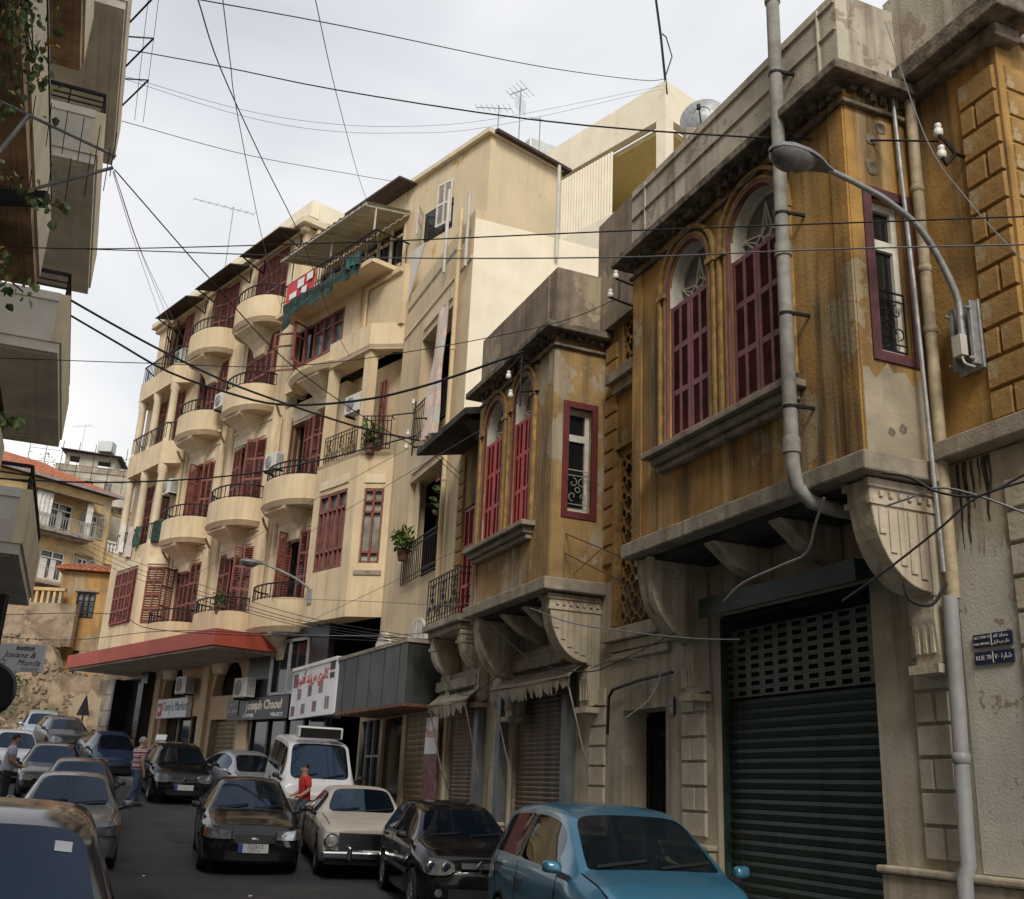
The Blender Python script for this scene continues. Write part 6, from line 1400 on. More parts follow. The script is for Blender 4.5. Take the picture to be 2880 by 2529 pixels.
        if 'moulding' in extras:
            q = MB()
            for sg in (1, -1): q.bar((sg * (W + .004), -1.0, .50), (sg * (W + .004), .95, .50), .02, .05)
            q.build('side_moulding', 'trim_black', C)
    if 'mirror_int' in extras:
        q = MB(); q.box(-.1, .1, D['ws'][1] - .02, D['ws'][1] + .02, lin(D['top'], D['ws'][1]) - .16, lin(D['top'], D['ws'][1]) - .09); q.build('interior_mirror', 'trim_black', C)
    if 'antenna' in extras: q = MB(); q.bar((.0, D['ws'][1] - .2, lin(D['top'], D['ws'][1] - .2)), (.12, D['ws'][1] - .75, H + .42), .01); q.build('aerial', 'black', C)
    if 'sticker' in extras:
        yw, yt = D['ws']; zw, zt_ = lin(D['top'], yw), lin(D['top'], yt); t = .84; q = MB(); q.box(-.47, -.36, yw + (yt - yw) * t - .03, yw + (yt - yw) * t + .03, zw + (zt_ - zw) * t, zw + (zt_ - zw) * t + .08); 
        sl = (zt_ - zw) / (yt - yw); q.v = []; q.f = []; q.m = []
        g = lambda x, t_: (x, yw + (yt - yw) * t_ + .004, zw + (zt_ - zw) * t_ + .006 - .03 * (abs(x) / .55) ** 2)
        q.quad(g(-.47, .76), g(-.39, .76), g(-.39, .86), g(-.47, .86)); q.build('sticker', 'plate_white', C)
    return C
WHEELS = {}
PA = YA + pi
rd = lambda a: radians(a) + pi
car('parked_car', 'bright blue hatchback parked before the green roller shutter', 'hatch', 'p_blue', (1.13, 10.78), rd(15), 1.0, 2, 'cars in the street', 'hatch', 'disc', None, 'car_glass_thin', extras=('mirror_int',))
car('parked_car', 'black hatchback parked just behind the blue hatchback', 'clio', 'p_black', (-.65, 15.95), rd(15), .94, 2, 'cars in the street', 'clio', 'alloy', None, 'car_glass', extras=('moulding', 'antenna'))
car('parked_car', 'dusty cream vintage saloon with round headlights and chrome grille', 'old', 'p_cream', (-2.51, 19.95), rd(15), .94, 2, 'cars in the street', 'old', 'disc', '')
car('moving_car', 'black saloon driving down the middle of the road with a white plate', 'sedan', 'p_daewoo', (-4.47, 19.87), rd(17), 1.0, 2, 'cars in the street', 'daewoo', 'disc', '222612', extras=('mirror_int', 'moulding'))
car('parked_van', 'white van with cooling unit on its roof behind the vintage saloon', 'van', 'p_white', (-4.3, 24.9), rd(17), .97, 2, None, 'van', 'disc', None)
car('parked_car', 'silver saloon half hidden to the left of the white van', 'civic', 'p_silver', (-6.7, 28.9), rd(32), .9, 2, 'cars in the street', 'plain', 'disc', None)
car('parked_car', 'black hatchback with a white plate parked outside the market', 'clio', 'p_black', (-8.6, 29.24), rd(24), .97, 2, 'cars in the street', 'megane', 'alloy', '')
car('parked_car', 'metallic navy blue saloon parked uphill behind the walking man', 'civic', 'p_navy', (-12.14, 33.97), rd(30), .86, 2, 'cars in the street', 'plain', 'alloy', None)
car('parked_car', 'charcoal hatchback parked uphill above the navy saloon', 'clio', 'p_charcoal', (-15.55, 38.68), rd(33), .93, 1, 'cars in the street', 'megane', 'disc', None)
car('parked_car', 'pale blue hatchback highest up the road by the rubble', 'hatch', 'p_lightblue', (-17.4, 41.2), rd(25), .86, 1, 'cars in the street', 'plain', 'disc', None)
car('parked_car', 'grey green saloon with silver mirror parked along the left kerb', 'sedan', 'p_greygreen', (-7.3, 19.0), rd(21), 1.0, 2, 'cars in the street', 'amber', 'disc', None, extras=('mirror_int',))
car('parked_car', 'dark car nearest at bottom left with a sticker on its windscreen', 'hatch', 'p_dark', (-2.56, 5.5), rd(22.1), .95, 2, 'cars in the street', 'hatch', 'disc', None, extras=('sticker', 'mirror_int'))
car('parked_car', 'dark saloon just behind the grey green saloon', 'sedan', 'p_charcoal', (-8.96, 23.6), rd(21), .93, 2, 'cars in the street', 'plain', 'disc', None)
car('parked_car', 'black saloon third in the left kerb row', 'sedan', 'p_black', (-11.5, 28.3), rd(22), .93, 1, 'cars in the street', 'plain', 'disc', None)
car('parked_car', 'white car at the left edge behind the man in a lilac shirt', 'sedan', 'p_white', (-14.4, 32.4), rd(26), .92, 1, 'cars in the street', 'plain', 'disc', None)
# ================================================================== people
def skin_mesh(name, chains, mt, parent, sub=2, root=0):
    """chains: lists of (x, y, z, rx[, ry]); points that coincide are welded, so limbs grow out of one another."""
    bm = bmesh.new(); sk = bm.verts.layers.skin.verify(); mp = {}
    for ch in chains:
        prev = None
        for p in ch:
            k = tuple(round(c, 4) for c in p[:3])
            if k not in mp:
                v = bm.verts.new(p[:3]); v[sk].radius = (p[3], p[4] if len(p) > 4 else p[3]); mp[k] = v
            v = mp[k]
            if prev is not None and prev is not v and not bm.edges.get((prev, v)): bm.edges.new((prev, v))
            prev = v
    bm.verts.ensure_lookup_table(); bm.verts[root][sk].use_root = True
    me = bpy.data.meshes.new(name); bm.to_mesh(me); bm.free(); me.materials.append(M[mt])
    o = bpy.data.objects.new(name, me); COL.objects.link(o); o.parent = parent
    md = o.modifiers.new('skin', 'SKIN'); md.use_smooth_shade = True; md.branch_smoothing = .4
    md = o.modifiers.new('sub', 'SUBSURF'); md.levels = sub; md.render_levels = sub
    return o
def person(label, loc, yaw, H, J, mats, hair='short', head_turn=0.0, group=None):
    """J: joints for a 1.72 m figure; scaled to H. Facing local +y."""
    P = thing('person', label, 'person', (loc[0], loc[1], loc[2]), yaw); k = H / 1.72; P.scale = (k, k, k)
    hip, chest, neck, head = J['hip'], J['chest'], J['neck'], J['head']
    body = [[(*hip, .14, .11), (hip[0] * .5 + chest[0] * .5, hip[1] * .5 + chest[1] * .5, hip[2] * .5 + chest[2] * .5, .135, .11), (*chest, .155, .115), (*neck, .065), (head[0], head[1], head[2] - .07, .07), (*head, .088, .10), (head[0], head[1] - .005, head[2] + .075, .08, .09)]]
    shirt = [[(hip[0], hip[1], hip[2] - .08, .17, .14), (hip[0], hip[1], hip[2] + .0, .172, .142), (hip[0] * .5 + chest[0] * .5, hip[1] * .5 + chest[1] * .5, hip[2] * .5 + chest[2] * .5, .172, .15), (*chest, .195, .15), (neck[0], neck[1] - .005, neck[2] - .03, .085)]]
    tr = [[(hip[0], hip[1], hip[2] + .12, .15, .125), (*hip, .162, .132)]]
    for sd in ('L', 'R'):
        sh, el, wr, hd = J['sh' + sd], J['el' + sd], J['wr' + sd], J['ha' + sd]
        body.append([chest + (), (*sh, .062), (*el, .042), (*wr, .028), (*hd, .036, .018)] if False else [(*chest, .155, .115), (*sh, .07), (*el, .05), (*wr, .034), (*hd, .038, .022)])
        d = (Vector(hd) - Vector(wr)).normalized(); sx = 1 if sd == 'R' else -1; fw = Vector((0, 1, 0)); u = (fw - d * fw.dot(d)).normalized(); cur = d.cross(u).normalized()
        for i, ln in enumerate((.058, .07, .075, .068)):
            a = Vector(hd) + u * (.024 - i * .016); b_ = a + d * ln * .6; c_ = b_ + (d * .7 - cur * .5 * -sx).normalized() * ln * .45
            body.append([(*hd, .034, .02), (*(a + d * .02), .009), (*b_, .0085), (*c_, .007)])
        t0 = Vector(wr).lerp(Vector(hd), .6); body.append([(*hd, .034, .02), (*(t0 + u * .038 + d * .01), .011), (*(t0 + u * .05 + d * .05), .009)])
        sl = J.get('sleeve', .7); e2 = Vector(sh).lerp(Vector(el), sl); shirt.append([(*chest, .195, .15), (*sh, .092), (*e2, .08)])
        h, kn, an, to = J['h' + sd], J['k' + sd], J['a' + sd], J['t' + sd]
        body.append([(*hip, .14, .11), (*h, .085), (*kn, .055), (*an, .036), (*to, .03)])
        tr.append([(*hip, .162, .132), (*h, .115), (*(Vector(h).lerp(Vector(kn), .5)), .098), (*kn, .08), (*(Vector(kn).lerp(Vector(an), .95)), .072)])
    bo = skin_mesh('body', body, 'skin', P); skin_mesh('shirt', shirt, mats[0], P); skin_mesh('trousers', tr, mats[1], P)
    q = MB()
    for sd in ('L', 'R'):
        a, t = Vector(J['a' + sd]), Vector(J['t' + sd]); f = (t - a); f.z = 0; f.normalize(); s_ = Vector((f.y, -f.x, 0)); z0 = min(a.z, t.z) - .045
        ring = lambda c, w_, l, z: [(c + s_ * w_ * cos(x) + f * l * sin(x)).to_tuple()[:2] + (z,) for x in [2 * pi * i / 10 for i in range(10)]]
        c = a.lerp(t, .55); R0, R1, R2 = ring(c, .05, .145, z0 - .0), ring(c, .052, .145, z0 + .05), ring(c - f * .05, .04, .085, z0 + .1)
        b0 = len(q.v); q.v += R0 + R1 + R2
        for i in range(10):
            for r in (0, 10): q.f.append((b0 + r + i, b0 + r + (i + 1) % 10, b0 + r + 10 + (i + 1) % 10, b0 + r + 10 + i)); q.m.append(0)
        q.f.append(tuple(b0 + i for i in range(10))); q.f.append(tuple(b0 + 20 + i for i in range(10))); q.m += [0, 0]
    q.build('shoes', 'shoe', P, smooth=True, sharp=60)
    # face and hair, turned on the neck
    hc = Vector(head); ct, st = cos(head_turn), sin(head_turn)
    T = lambda x, y, z: (hc.x + x * ct - y * st, hc.y + x * st + y * ct, hc.z + z)
    q = MB(); q.add([T(-.014, .088, -.012), T(.014, .088, -.012), T(0, .118, -.018), T(0, .092, .028)], [(0, 1, 2), (1, 3, 2), (3, 0, 2), (0, 3, 1)])
    for sx in (1, -1): q.lathe(T(sx * .083, .0, -.005), [(.001, -.008), (.02, -.004), (.024, .006), (.001, .012)], 8, 'x'); 
    q.build('nose_and_ears', 'skin', bo, smooth=True)
    q = MB()
    for sx in (1, -1): q.add([T(sx * .032 - .014, .088, .014), T(sx * .032 + .014, .088, .014), T(sx * .032 + .012, .090, .022), T(sx * .032 - .012, .090, .022)], [(0, 1, 2, 3)]); q.bar(T(sx * .032 - .018, .088, .036), T(sx * .032 + .018, .088, .036), .007)
    q.bar(T(-.024, .09, -.048), T(.024, .09, -.048), .007); q.build('eyes_and_mouth', 'hair_dark', bo)
    q = MB(); n = 14; rings = []
    for i in range(7):
        ph = (pi * .5) * i / 6 * 1.25; ring = []
        for j in range(n):
            th = 2 * pi * j / n; front = max(0, sin(th)); rr = .092 * sin(ph) if ph < pi / 2 else .092
            z = .105 * cos(ph) + .03
            if front > .2: z = max(z, .045)
            if hair == 'bald': rr *= 1.0; z = min(z, .055 + .0 * th) if front < .3 else min(z, .03); z = min(z, .05)
            ring.append(T(rr * cos(th) * .98, rr * sin(th) * 1.06 - .012, z))
        rings.append(ring)
    for ring in rings: q.v += ring
    for i in range(6):
        for j in range(n): q.f.append((i * n + j, i * n + (j + 1) % n, (i + 1) * n + (j + 1) % n, (i + 1) * n + j)); q.m.append(0)
    q.build('hair', mats[2], P, smooth=True)
    return P
walk = dict(hip=(0, 0, .95), chest=(0, .03, 1.28), neck=(0, .05, 1.45), head=(0, .075, 1.57), shL=(-.19, .03, 1.39), elL=(-.24, .12, 1.14), wrL=(-.21, .27, .98), haL=(-.2, .33, .92), shR=(.19, .03, 1.39), elR=(.25, -.05, 1.12), wrR=(.25, .02, .88), haR=(.245, .05, .79),
            hL=(-.09, 0, .90), kL=(-.10, .20, .52), aL=(-.1, .17, .10), tL=(-.1, .30, .05), hR=(.09, 0, .90), kR=(.1, -.04, .48), aR=(.1, -.26, .13), tR=(.1, -.15, .05), sleeve=.75)
stand = dict(walk, elL=(-.24, .03, 1.12), wrL=(-.16, .22, 1.02), haL=(-.06, .26, 1.02), elR=(.24, .02, 1.12), wrR=(.17, .22, 1.0), haR=(.07, .27, 1.0), kL=(-.1, .02, .5), aL=(-.1, 0, .1), tL=(-.11, .13, .05), kR=(.1, .02, .5), aR=(.1, 0, .1), tR=(.11, .13, .05))
kid = dict(walk, head=(0, .06, 1.58), elR=(.22, -.02, 1.14), wrR=(.16, .2, 1.02), haR=(.12, .27, 1.0), elL=(-.23, 0, 1.12), wrL=(-.22, .18, 1.0), haL=(-.2, .25, .98), sleeve=.85)
person('grey haired man in striped polo shirt and jeans walking up the road', (-8.72, 26.5, GZ(26.5) + .005), radians(-38), 1.66, walk, ('shirt_stripes', 'jeans', 'hair_grey'), 'short', -.5)
person('man in a lilac shirt and dark trousers at the left edge', (-10.72, 24.0, GZ(24.0) + .0), radians(-60), 1.74, stand, ('shirt_lilac', 'trousers_dark', 'hair_dark'))
person('boy in a red T-shirt standing between the cream saloon and the white van', (-3.86, 22.2, GZ(22.2) + .005), radians(120), 1.52, kid, ('shirt_red', 'jeans', 'hair_dark'), 'short', .5)
CABLES = [
 ('dark cable from the top left balcony to the insulator on the ochre wall',0.011,0,[(-11.36,20.0,17.85),(-8.85,18.17,16.08),(-5.56,15.75,13.81),(-3.07,13.9,12.04),(0.08,11.54,9.94),(2.43,9.78,8.57),(4.0,8.6,7.78)]),
 ('cable sagging from the top edge to the mast on the white building',0.012,0,[(-5.98,15.0,14.63),(-3.81,17.94,16.63),(0.11,23.37,20.21),(3.6,28.26,23.72),(4.71,29.8,25.02)]),
 ('straight dark wire falling steeply across the sky to the block cornice',0.008,0,[(-3.53,9.0,9.42),(-3.64,10.27,9.57),(-3.76,12.86,10.05),(-3.97,16.98,10.95),(-4.61,24.27,12.57),(-4.97,30.0,13.99)]),
 ('thin pale wire falling from the top edge left of the awning',0.007,1,[(-3.63,10.0,10.3),(-3.98,11.63,10.66),(-4.36,13.42,11.11),(-5.86,21.06,13.24),(-7.52,30.0,15.94)]),
 ('thin pale wire falling from the top edge to the roof aerial',0.007,1,[(-2.55,10.0,10.36),(-3.12,14.3,12.29),(-4.31,23.65,16.67),(-5.18,31.0,20.2)]),
 ('upper of two hair thin wires slung low across the sky',0.006,1,[(-9.65,21.0,17.48),(-7.35,22.42,17.74),(-5.48,23.58,18.25),(-3.48,24.83,19.13),(-0.87,26.48,20.73),(4.68,30.0,24.91)]),
 ('lower of two hair thin wires slung low across the sky',0.006,1,[(-9.65,21.0,17.4),(-7.38,22.42,17.58),(-5.54,23.57,18.02),(-3.52,24.84,18.92),(-0.97,26.46,20.44),(4.56,30.0,24.76)]),
 ('thin cable from the left balcony to the penthouse roof edge',0.009,0,[(-9.55,21.0,16.23),(-7.51,24.17,17.56),(-5.19,27.83,19.43),(-3.5,30.5,20.84)]),
 ('dark cable from the left clothes arm down across the block',0.011,0,[(-6.32,14.0,10.47),(-5.39,16.38,9.88),(-4.51,18.78,9.44),(-3.32,21.59,9.34),(-2.26,24.0,9.43)]),
 ('middle wire of the fine fan dropping from the left rod aerials',0.006,1,[(-6.33,14.0,10.45),(-8.23,20.33,12.36),(-13.41,38.0,18.01)]),
 ('rightmost wire of the fine fan dropping from the left rod aerials',0.006,1,[(-6.33,14.0,10.44),(-8.26,20.93,12.33),(-12.76,38.0,17.43)]),
 ('leftmost wire of the fine fan dropping from the left rod aerials',0.006,1,[(-6.34,14.0,10.43),(-8.29,20.12,12.41),(-13.96,38.0,18.45)]),
 ('upper of two level cables crossing the whole picture',0.0055,0,[(-5.73,10.0,6.92),(-4.05,9.11,6.48),(-1.38,7.7,5.89),(0.63,6.64,5.48),(1.93,5.98,5.22),(3.06,5.4,4.99)]),
 ('lower of two level cables crossing the whole picture',0.0055,1,[(-5.73,10.0,6.92),(-4.04,9.11,6.47),(-1.36,7.7,5.75),(0.64,6.64,5.27),(1.92,5.98,5.03),(3.04,5.4,4.8)]),
 ('thickest black cable from the left balcony to the wall bracket',0.026,0,[(-9.19,19.0,10.71),(-8.16,19.52,10.29),(-7.17,20.03,9.93),(-5.83,20.72,9.55),(-3.5,21.9,9.2),(-2.12,22.6,9.17)]),
 ('black cable dipping from the left balcony and rising to the bay bracket',0.022,0,[(-9.08,19.0,10.35),(-7.64,18.4,9.46),(-6.42,17.9,8.72),(-5.1,17.36,8.15),(-4.03,16.93,7.81),(-2.66,16.37,7.73),(-1.44,15.86,7.87),(0.11,15.2,8.25)]),
 ('black cable running low from the left edge to the wall bracket',0.02,0,[(-11.47,22.0,7.65),(-8.89,22.16,7.72),(-6.31,22.33,8.04),(-4.32,22.46,8.55),(-2.21,22.6,9.29)]),
 ('thin wire crossing level above the curved balconies',0.007,0,[(-8.21,15.0,7.66),(-5.67,14.69,7.56),(-3.45,14.42,7.5),(-1.43,14.16,7.75),(0.54,13.92,8.17),(1.46,13.8,8.56)]),
 ('second highest wire of the bundle slanting past the first floor shutters',0.009,0,[(-18.73,42.0,11.24),(-14.53,37.32,9.2),(-11.08,33.49,7.71),(-7.16,29.17,6.26),(-4.86,26.63,5.5),(-2.03,23.5,4.77)]),
 ('third highest wire of the bundle slanting past the first floor shutters',0.009,0,[(-18.67,42.0,10.94),(-14.51,37.35,9.01),(-11.07,33.53,7.58),(-7.15,29.19,6.16),(-4.86,26.64,5.43),(-2.03,23.5,4.72)]),
 ('lowest wire of the bundle slanting past the first floor shutters',0.009,0,[(-18.63,42.0,10.72),(-14.47,37.34,8.81),(-11.04,33.52,7.4),(-7.14,29.19,6.07),(-4.85,26.64,5.36),(-2.03,23.5,4.67)]),
 ('highest wire of the bundle slanting past the first floor shutters',0.009,0,[(-18.75,42.0,11.39),(-14.56,37.33,9.36),(-10.76,33.15,7.81),(-7.18,29.19,6.41),(-4.64,26.38,5.54),(-2.04,23.5,4.85)]),
 ('upper black wire strung low over the red canopy',0.012,0,[(-17.79,36.0,6.64),(-11.69,30.79,6.11),(-9.85,29.21,5.52),(-6.35,26.23,5.06),(-3.33,23.66,4.81),(-1.38,22.0,4.59)]),
 ('lower black wire strung low over the red canopy',0.01,0,[(-17.64,36.0,5.92),(-13.15,32.14,5.46),(-9.44,28.9,5.42),(-6.36,26.26,5.13),(-3.32,23.66,4.73),(-1.38,22.0,4.54)]),
 ('pale twisted wire strung over the red canopy',0.01,1,[(-7.38,30.0,5.71),(-5.15,26.87,5.22),(-2.85,23.65,4.85),(-1.32,21.5,4.68)]),
 ('fine pale wire slanting from the small street lamp up to the red shuttered bay',0.006,1,[(-5.07,27.0,5.57),(-2.52,22.7,5.88),(-0.89,19.96,6.12),(0.31,18.0,6.31)]),
 ('fine pale wire slanting across the middle balconies towards the bay bracket',0.006,1,[(-8.06,30.0,7.03),(-4.28,23.06,7.17),(-1.93,18.89,7.28),(-0.25,16.0,7.38)]),
 ('fine pale wire slanting across the far balconies to the wall bracket',0.006,1,[(-11.24,33.0,6.79),(-7.49,27.53,7.35),(-4.76,23.61,7.8),(-2.08,20.0,8.13)]),
 ('fine pale wire sagging from the red canopy to the bay corbel',0.007,1,[(-7.89,32.0,6.99),(-3.4,23.66,5.61),(-0.77,18.77,4.81),(0.75,15.86,4.7),(1.33,14.5,4.95)]),
 ('upper dark wire from the wall bracket down across the red shuttered bay',0.008,0,[(-2.04,22.6,9.17),(-0.41,18.28,6.72),(0.56,15.99,5.66),(1.58,13.6,4.63)]),
 ('lower dark wire from the wall bracket down across the red shuttered bay',0.008,0,[(-2.03,22.6,9.08),(-0.41,18.29,6.56),(0.62,15.83,5.31),(1.58,13.6,4.3)]),
 ('pale flex hanging under the near bay above the green canopy',0.012,1,[(2.03,9.6,3.38),(2.17,9.41,3.52),(2.46,9.12,3.64),(2.63,8.95,3.72),(2.66,8.78,3.92),(2.7,8.6,4.13)]),
 ('dark wire sagging over the drainpipe beside the near bay',0.011,0,[(3.06,8.2,4.25),(3.25,8.08,4.18),(3.42,7.96,4.03),(3.68,7.8,3.97),(3.99,7.6,4.12)]),
 ('pale wire crossing the drainpipe just below the bay corner',0.01,1,[(3.07,8.2,3.96),(3.24,8.09,4.01),(3.43,7.97,4.07),(3.68,7.8,3.96),(3.95,7.6,3.77)]),
 ('dark wire slanting up from the green shop canopy past the corbel',0.01,0,[(2.74,8.4,3.2),(3.04,8.13,3.43),(3.34,7.84,3.69),(3.57,7.63,3.9),(3.88,7.4,3.99)]),
 ('hair thin wire slanting down across the rusticated corner',0.005,1,[(3.74,9.0,9.53),(3.36,7.47,7.02),(3.3,6.73,5.94),(3.31,6.0,4.96)]),
 ('black flex sagging below the bay corner',0.016,0,[(3.21,8.3,3.35),(3.26,8.3,3.21),(3.43,8.3,3.19),(3.56,8.3,3.37)]),
 ('dark wire sagging from the far bay corbel to the street door',0.008,0,[(-0.18,14.5,3.8),(0.41,13.9,3.27),(1.07,13.37,3.1),(1.52,12.98,3.25),(2.05,12.5,3.51)]),
 ('pale wire stretched from the far bay corbel to the green shutter',0.008,1,[(0.35,14.5,4.07),(0.85,13.65,3.76),(1.44,12.69,3.53),(2.11,11.61,3.32),(2.48,11.0,3.24)]),
 ('dark wire looped over the left shop shutter',0.008,0,[(-1.1,18.0,3.57),(-0.79,17.05,3.16),(-0.48,16.36,3.01),(-0.06,15.25,3.2),(0.3,14.0,3.55)]),
 ('pale wire looping down beside the street door number plate',0.008,1,[(1.17,14.0,3.22),(1.5,13.65,3.33),(1.95,13.22,3.17),(1.82,12.92,2.79),(1.48,12.6,2.5)])]
# ================================================================== overhead cables
def spline(pts, n=24):
    P = [Vector(p) for p in pts]; P = [P[0] * 2 - P[1]] + P + [P[-1] * 2 - P[-2]]; out = []; m = len(P) - 3
    for i in range(n + 1):
        t = i / n * m; k = min(int(t), m - 1); t -= k; a, b, c, d = P[k:k + 4]
        out.append(.5 * (2 * b + (c - a) * t + (2 * a - 5 * b + 4 * c - d) * t * t + (3 * b - a - 3 * c + d) * t ** 3))
    return out
_seen = {}
for lab, r, m_, pts in CABLES: _seen[lab] = _seen.get(lab, 0) + 1
for lab, r, m_, pts in CABLES:
    b = MB(); b.tube(spline(pts), r, 5); o = b.build('overhead_cable', ('wire', 'wire_grey')[m_], smooth=True)
    tag(o, lab, 'cable', 'overhead cables and wires')

# ================================================================== street lamps
def lamp_head(mb_shell, mb_glass, p, d, w=.15, L=.62):
    """cobra head from p along d (horizontal)."""
    d = Vector(d).normalized(); s = Vector((0, 0, 1)).cross(d).normalized(); up = Vector((0, 0, 1))
    st = [(0, .035, .035), (.12, .06, .05), (.3, .12, .085), (.5, w, .095), (.75, w * 1.0, .09), (.92, w * .75, .07), (1.0, w * .25, .03)]
    b0 = len(mb_shell.v); n = 12
    for t, a, h in st:
        for k in range(n):
            th = 2 * pi * k / n; zz = h * sin(th); zz = zz if zz > 0 else -.008
            mb_shell.v.append(tuple(Vector(p) + d * L * t + s * a * cos(th) + up * (zz + .04 * t)))
    for i in range(len(st) - 1):
        for k in range(n): mb_shell.f.append((b0 + i * n + k, b0 + i * n + (k + 1) % n, b0 + (i + 1) * n + (k + 1) % n, b0 + (i + 1) * n + k)); mb_shell.m.append(0)
    mb_shell.f.append(tuple(b0 + (len(st) - 1) * n + k for k in range(n))); mb_shell.m.append(0)
    b0 = len(mb_glass.v); gs = [(.3, .02, .0), (.36, .10, .055), (.55, w * .95, .13), (.75, w * .96, .14), (.92, w * .7, .09), (.985, w * .2, .02)]
    for t, a, h in gs:
        for k in range(n):
            th = 2 * pi * k / n; zz = h * sin(th); zz = zz if zz < 0 else .0
            mb_glass.v.append(tuple(Vector(p) + d * L * t + s * a * cos(th) + up * (zz + .04 * t - .01)))
    for i in range(len(gs) - 1):
        for k in range(n): mb_glass.f.append((b0 + i * n + k, b0 + i * n + (k + 1) % n, b0 + (i + 1) * n + (k + 1) % n, b0 + (i + 1) * n + k)); mb_glass.m.append(0)
SL = thing('street_lamp', 'large grey street lamp on a curved arm bolted to the ochre wall', 'street lamp', FA(7.2, 6.5, 5.7), YA, 'street lamps', off=(7.2, 6.5, 5.7))
b = MB(); b.box(7.13, 7.16, 6.38, 6.68, 5.42, 6.1); b.box(7.05, 7.13, 6.4, 6.44, 5.45, 6.08); b.box(7.05, 7.13, 6.62, 6.66, 5.45, 6.08)
for z in (5.5, 6.0):
    for s in (6.41, 6.65): b.bar((7.0, s, z), (7.06, s, z), .025)
b.build('wall_plate', 'galv', SL, bevel=.006)
arm = spline([(7.06, 6.52, 5.6), (7.05, 6.52, 5.85), (7.02, 6.52, 6.2), (6.69, 6.51, 6.72), (6.29, 6.5, 6.94), (5.95, 6.5, 7.03), (5.6, 6.5, 7.09)], 30)
b = MB(); b.tube(arm, [.038 - .012 * i / 30 for i in range(31)], 12); b.build('arm', 'galv', SL, smooth=True)
sh, gl = MB(), MB(); lamp_head(sh, gl, (5.64, 6.5, 7.08), (-1, 0, 0), .15, .66); hd = sh.build('lamp_head', 'lamp_shell', SL, smooth=True, sharp=45); gl.build('lamp_glass', 'lamp_glass', hd, smooth=True)
b = MB(); b.box(6.97, 7.05, 6.47, 6.57, 5.55, 5.75); b.tube(spline([(7.0, 6.5, 5.55), (6.98, 6.45, 5.45), (7.06, 6.42, 5.42)], 8), .01, 5); b.build('junction_box', 'pvc', SL)
SL = thing('street_lamp', 'small grey street lamp on the corner bay above the red canopy', 'street lamp', FC(-.69, -.35, 6.6), YC, 'street lamps', off=(-.69, -.35, 6.6))
b = MB(); b.tube(spline([(-.69, -.35, 6.45), (-.75, -.35, 6.7), (-1.2, -.2, 6.98), (-1.9, .1, 7.25)], 16), .035, 8); b.build('arm', 'galv', SL, smooth=True); sh, gl = MB(), MB(); lamp_head(sh, gl, (-1.85, .08, 7.24), (-1, .45, 0), .16, .75); hd = sh.build('lamp_head', 'lamp_shell', SL, smooth=True, sharp=45); gl.build('lamp_glass', 'lamp_glass', hd, smooth=True)
b = MB(); b.box(-.73, -.692, -.45, -.25, 6.3, 6.7); b.build('wall_plate', 'galv', SL)

# ================================================================== air conditioners
def ac(label, F, p, rot, sc=1.0):
    A = thing('air_conditioner', label, 'air conditioner', F(*p), rot, 'air conditioning units'); A.scale = (sc,) * 3
    b = MB(); b.box(-.15, .15, -.4, .4, -.28, .28); b.build('casing', 'ac_white', A, bevel=.02)
    b = MB(); b.lathe((-.152, .12, 0), [(.001, -.012), (.2, -.012), (.215, -.004), (.215, .002)], 20, 'x'); f = b.build('fan_guard', 'plastic_grey', A); b = MB()
    for k in range(5): b.lathe((-.166, .12, 0), [(.04 * k + .02, -.002), (.04 * k + .026, -.004), (.04 * k + .03, 0)], 18, 'x')
    b.build('guard_rings', 'ac_white', f)
    b = MB()
    for k in range(8): b.box(-.13 + k * .033, -.115 + k * .033, -.404, -.4, -.22, .22)
    b.build('side_vent', 'plastic_grey', A); b = MB(); b.box(-.14, .2, -.35, -.3, -.34, -.285); b.box(-.14, .2, .3, .35, -.34, -.285); b.build('wall_bracket', 'iron', A)
    return A
ac('white air conditioner hung beside the second balcony of the third floor', FC, (-.45, 7.62, 14.4), YC)
ac('white air conditioner standing on a balcony beside open shutters', FC, (-.55, 3.0, 11.1), YC, .95)
ac('air conditioner inside the faceted loggia near the red shutter', FC, (-.35, -1.25, 12.0), YC)
ac('air conditioner on the wall of the far loggia above the green tank', FC, (-.28, 11.7, 12.0), YC)
ac('air conditioner above the market sign under the red canopy', FC, (-.35, 7.75, 4.5), YC, 1.0)
ac('air conditioner above the hairdresser sign', FC, (-.55, 3.15, 4.2), YC, 1.0)
ac('air conditioner behind the railing of the top far balcony', FC, (-.35, 12.3, 17.5), YC)

# ================================================================== aerials, dish, tanks, masts
def yagi(label, base, h, L, az, n=9, el=.3, tilt=0, extra=None):
    T_ = thing('tv_aerial', label, 'aerial', base, az, 'television aerials')
    b = MB(); b.tube([(0, 0, 0), (0, 0, h)], .018, 6); b.build('mast', 'galv', T_)
    b = MB(); b.bar((0, -L * .35, h - .1 - tilt * .35), (0, L * .65, h - .1 + tilt * .65), .02); bo = b.build('boom', 'galv', T_); b = MB()
    for k in range(n): y = -L * .35 + L * k / (n - 1); e = el * (1.2 - .6 * k / n); z = h - .1 + tilt * y / L; b.bar((-e, y, z), (e, y, z), .009)
    b.build('elements', 'galv', bo)
    if extra:
        b = MB()
        for k in range(6): z = h - .35 - k * .09; b.bar((-.3, .0, z), (.3, .0, z), .009)
        b.bar((0, 0.02, h - .9), (0, .02, h - .3), .015); b.build('reflector', 'galv', T_)
    return T_
yagi('leftmost of three aerials on the penthouse roof', FC(1.0, -5.35, 19.2), 1.5, 1.1, 1.2, 7, .2, .3)
yagi('tallest aerial in the middle of the penthouse roof', FC(1.6, -5.6, 19.2), 2.3, .6, 1.0, 5, .35, 0, True)
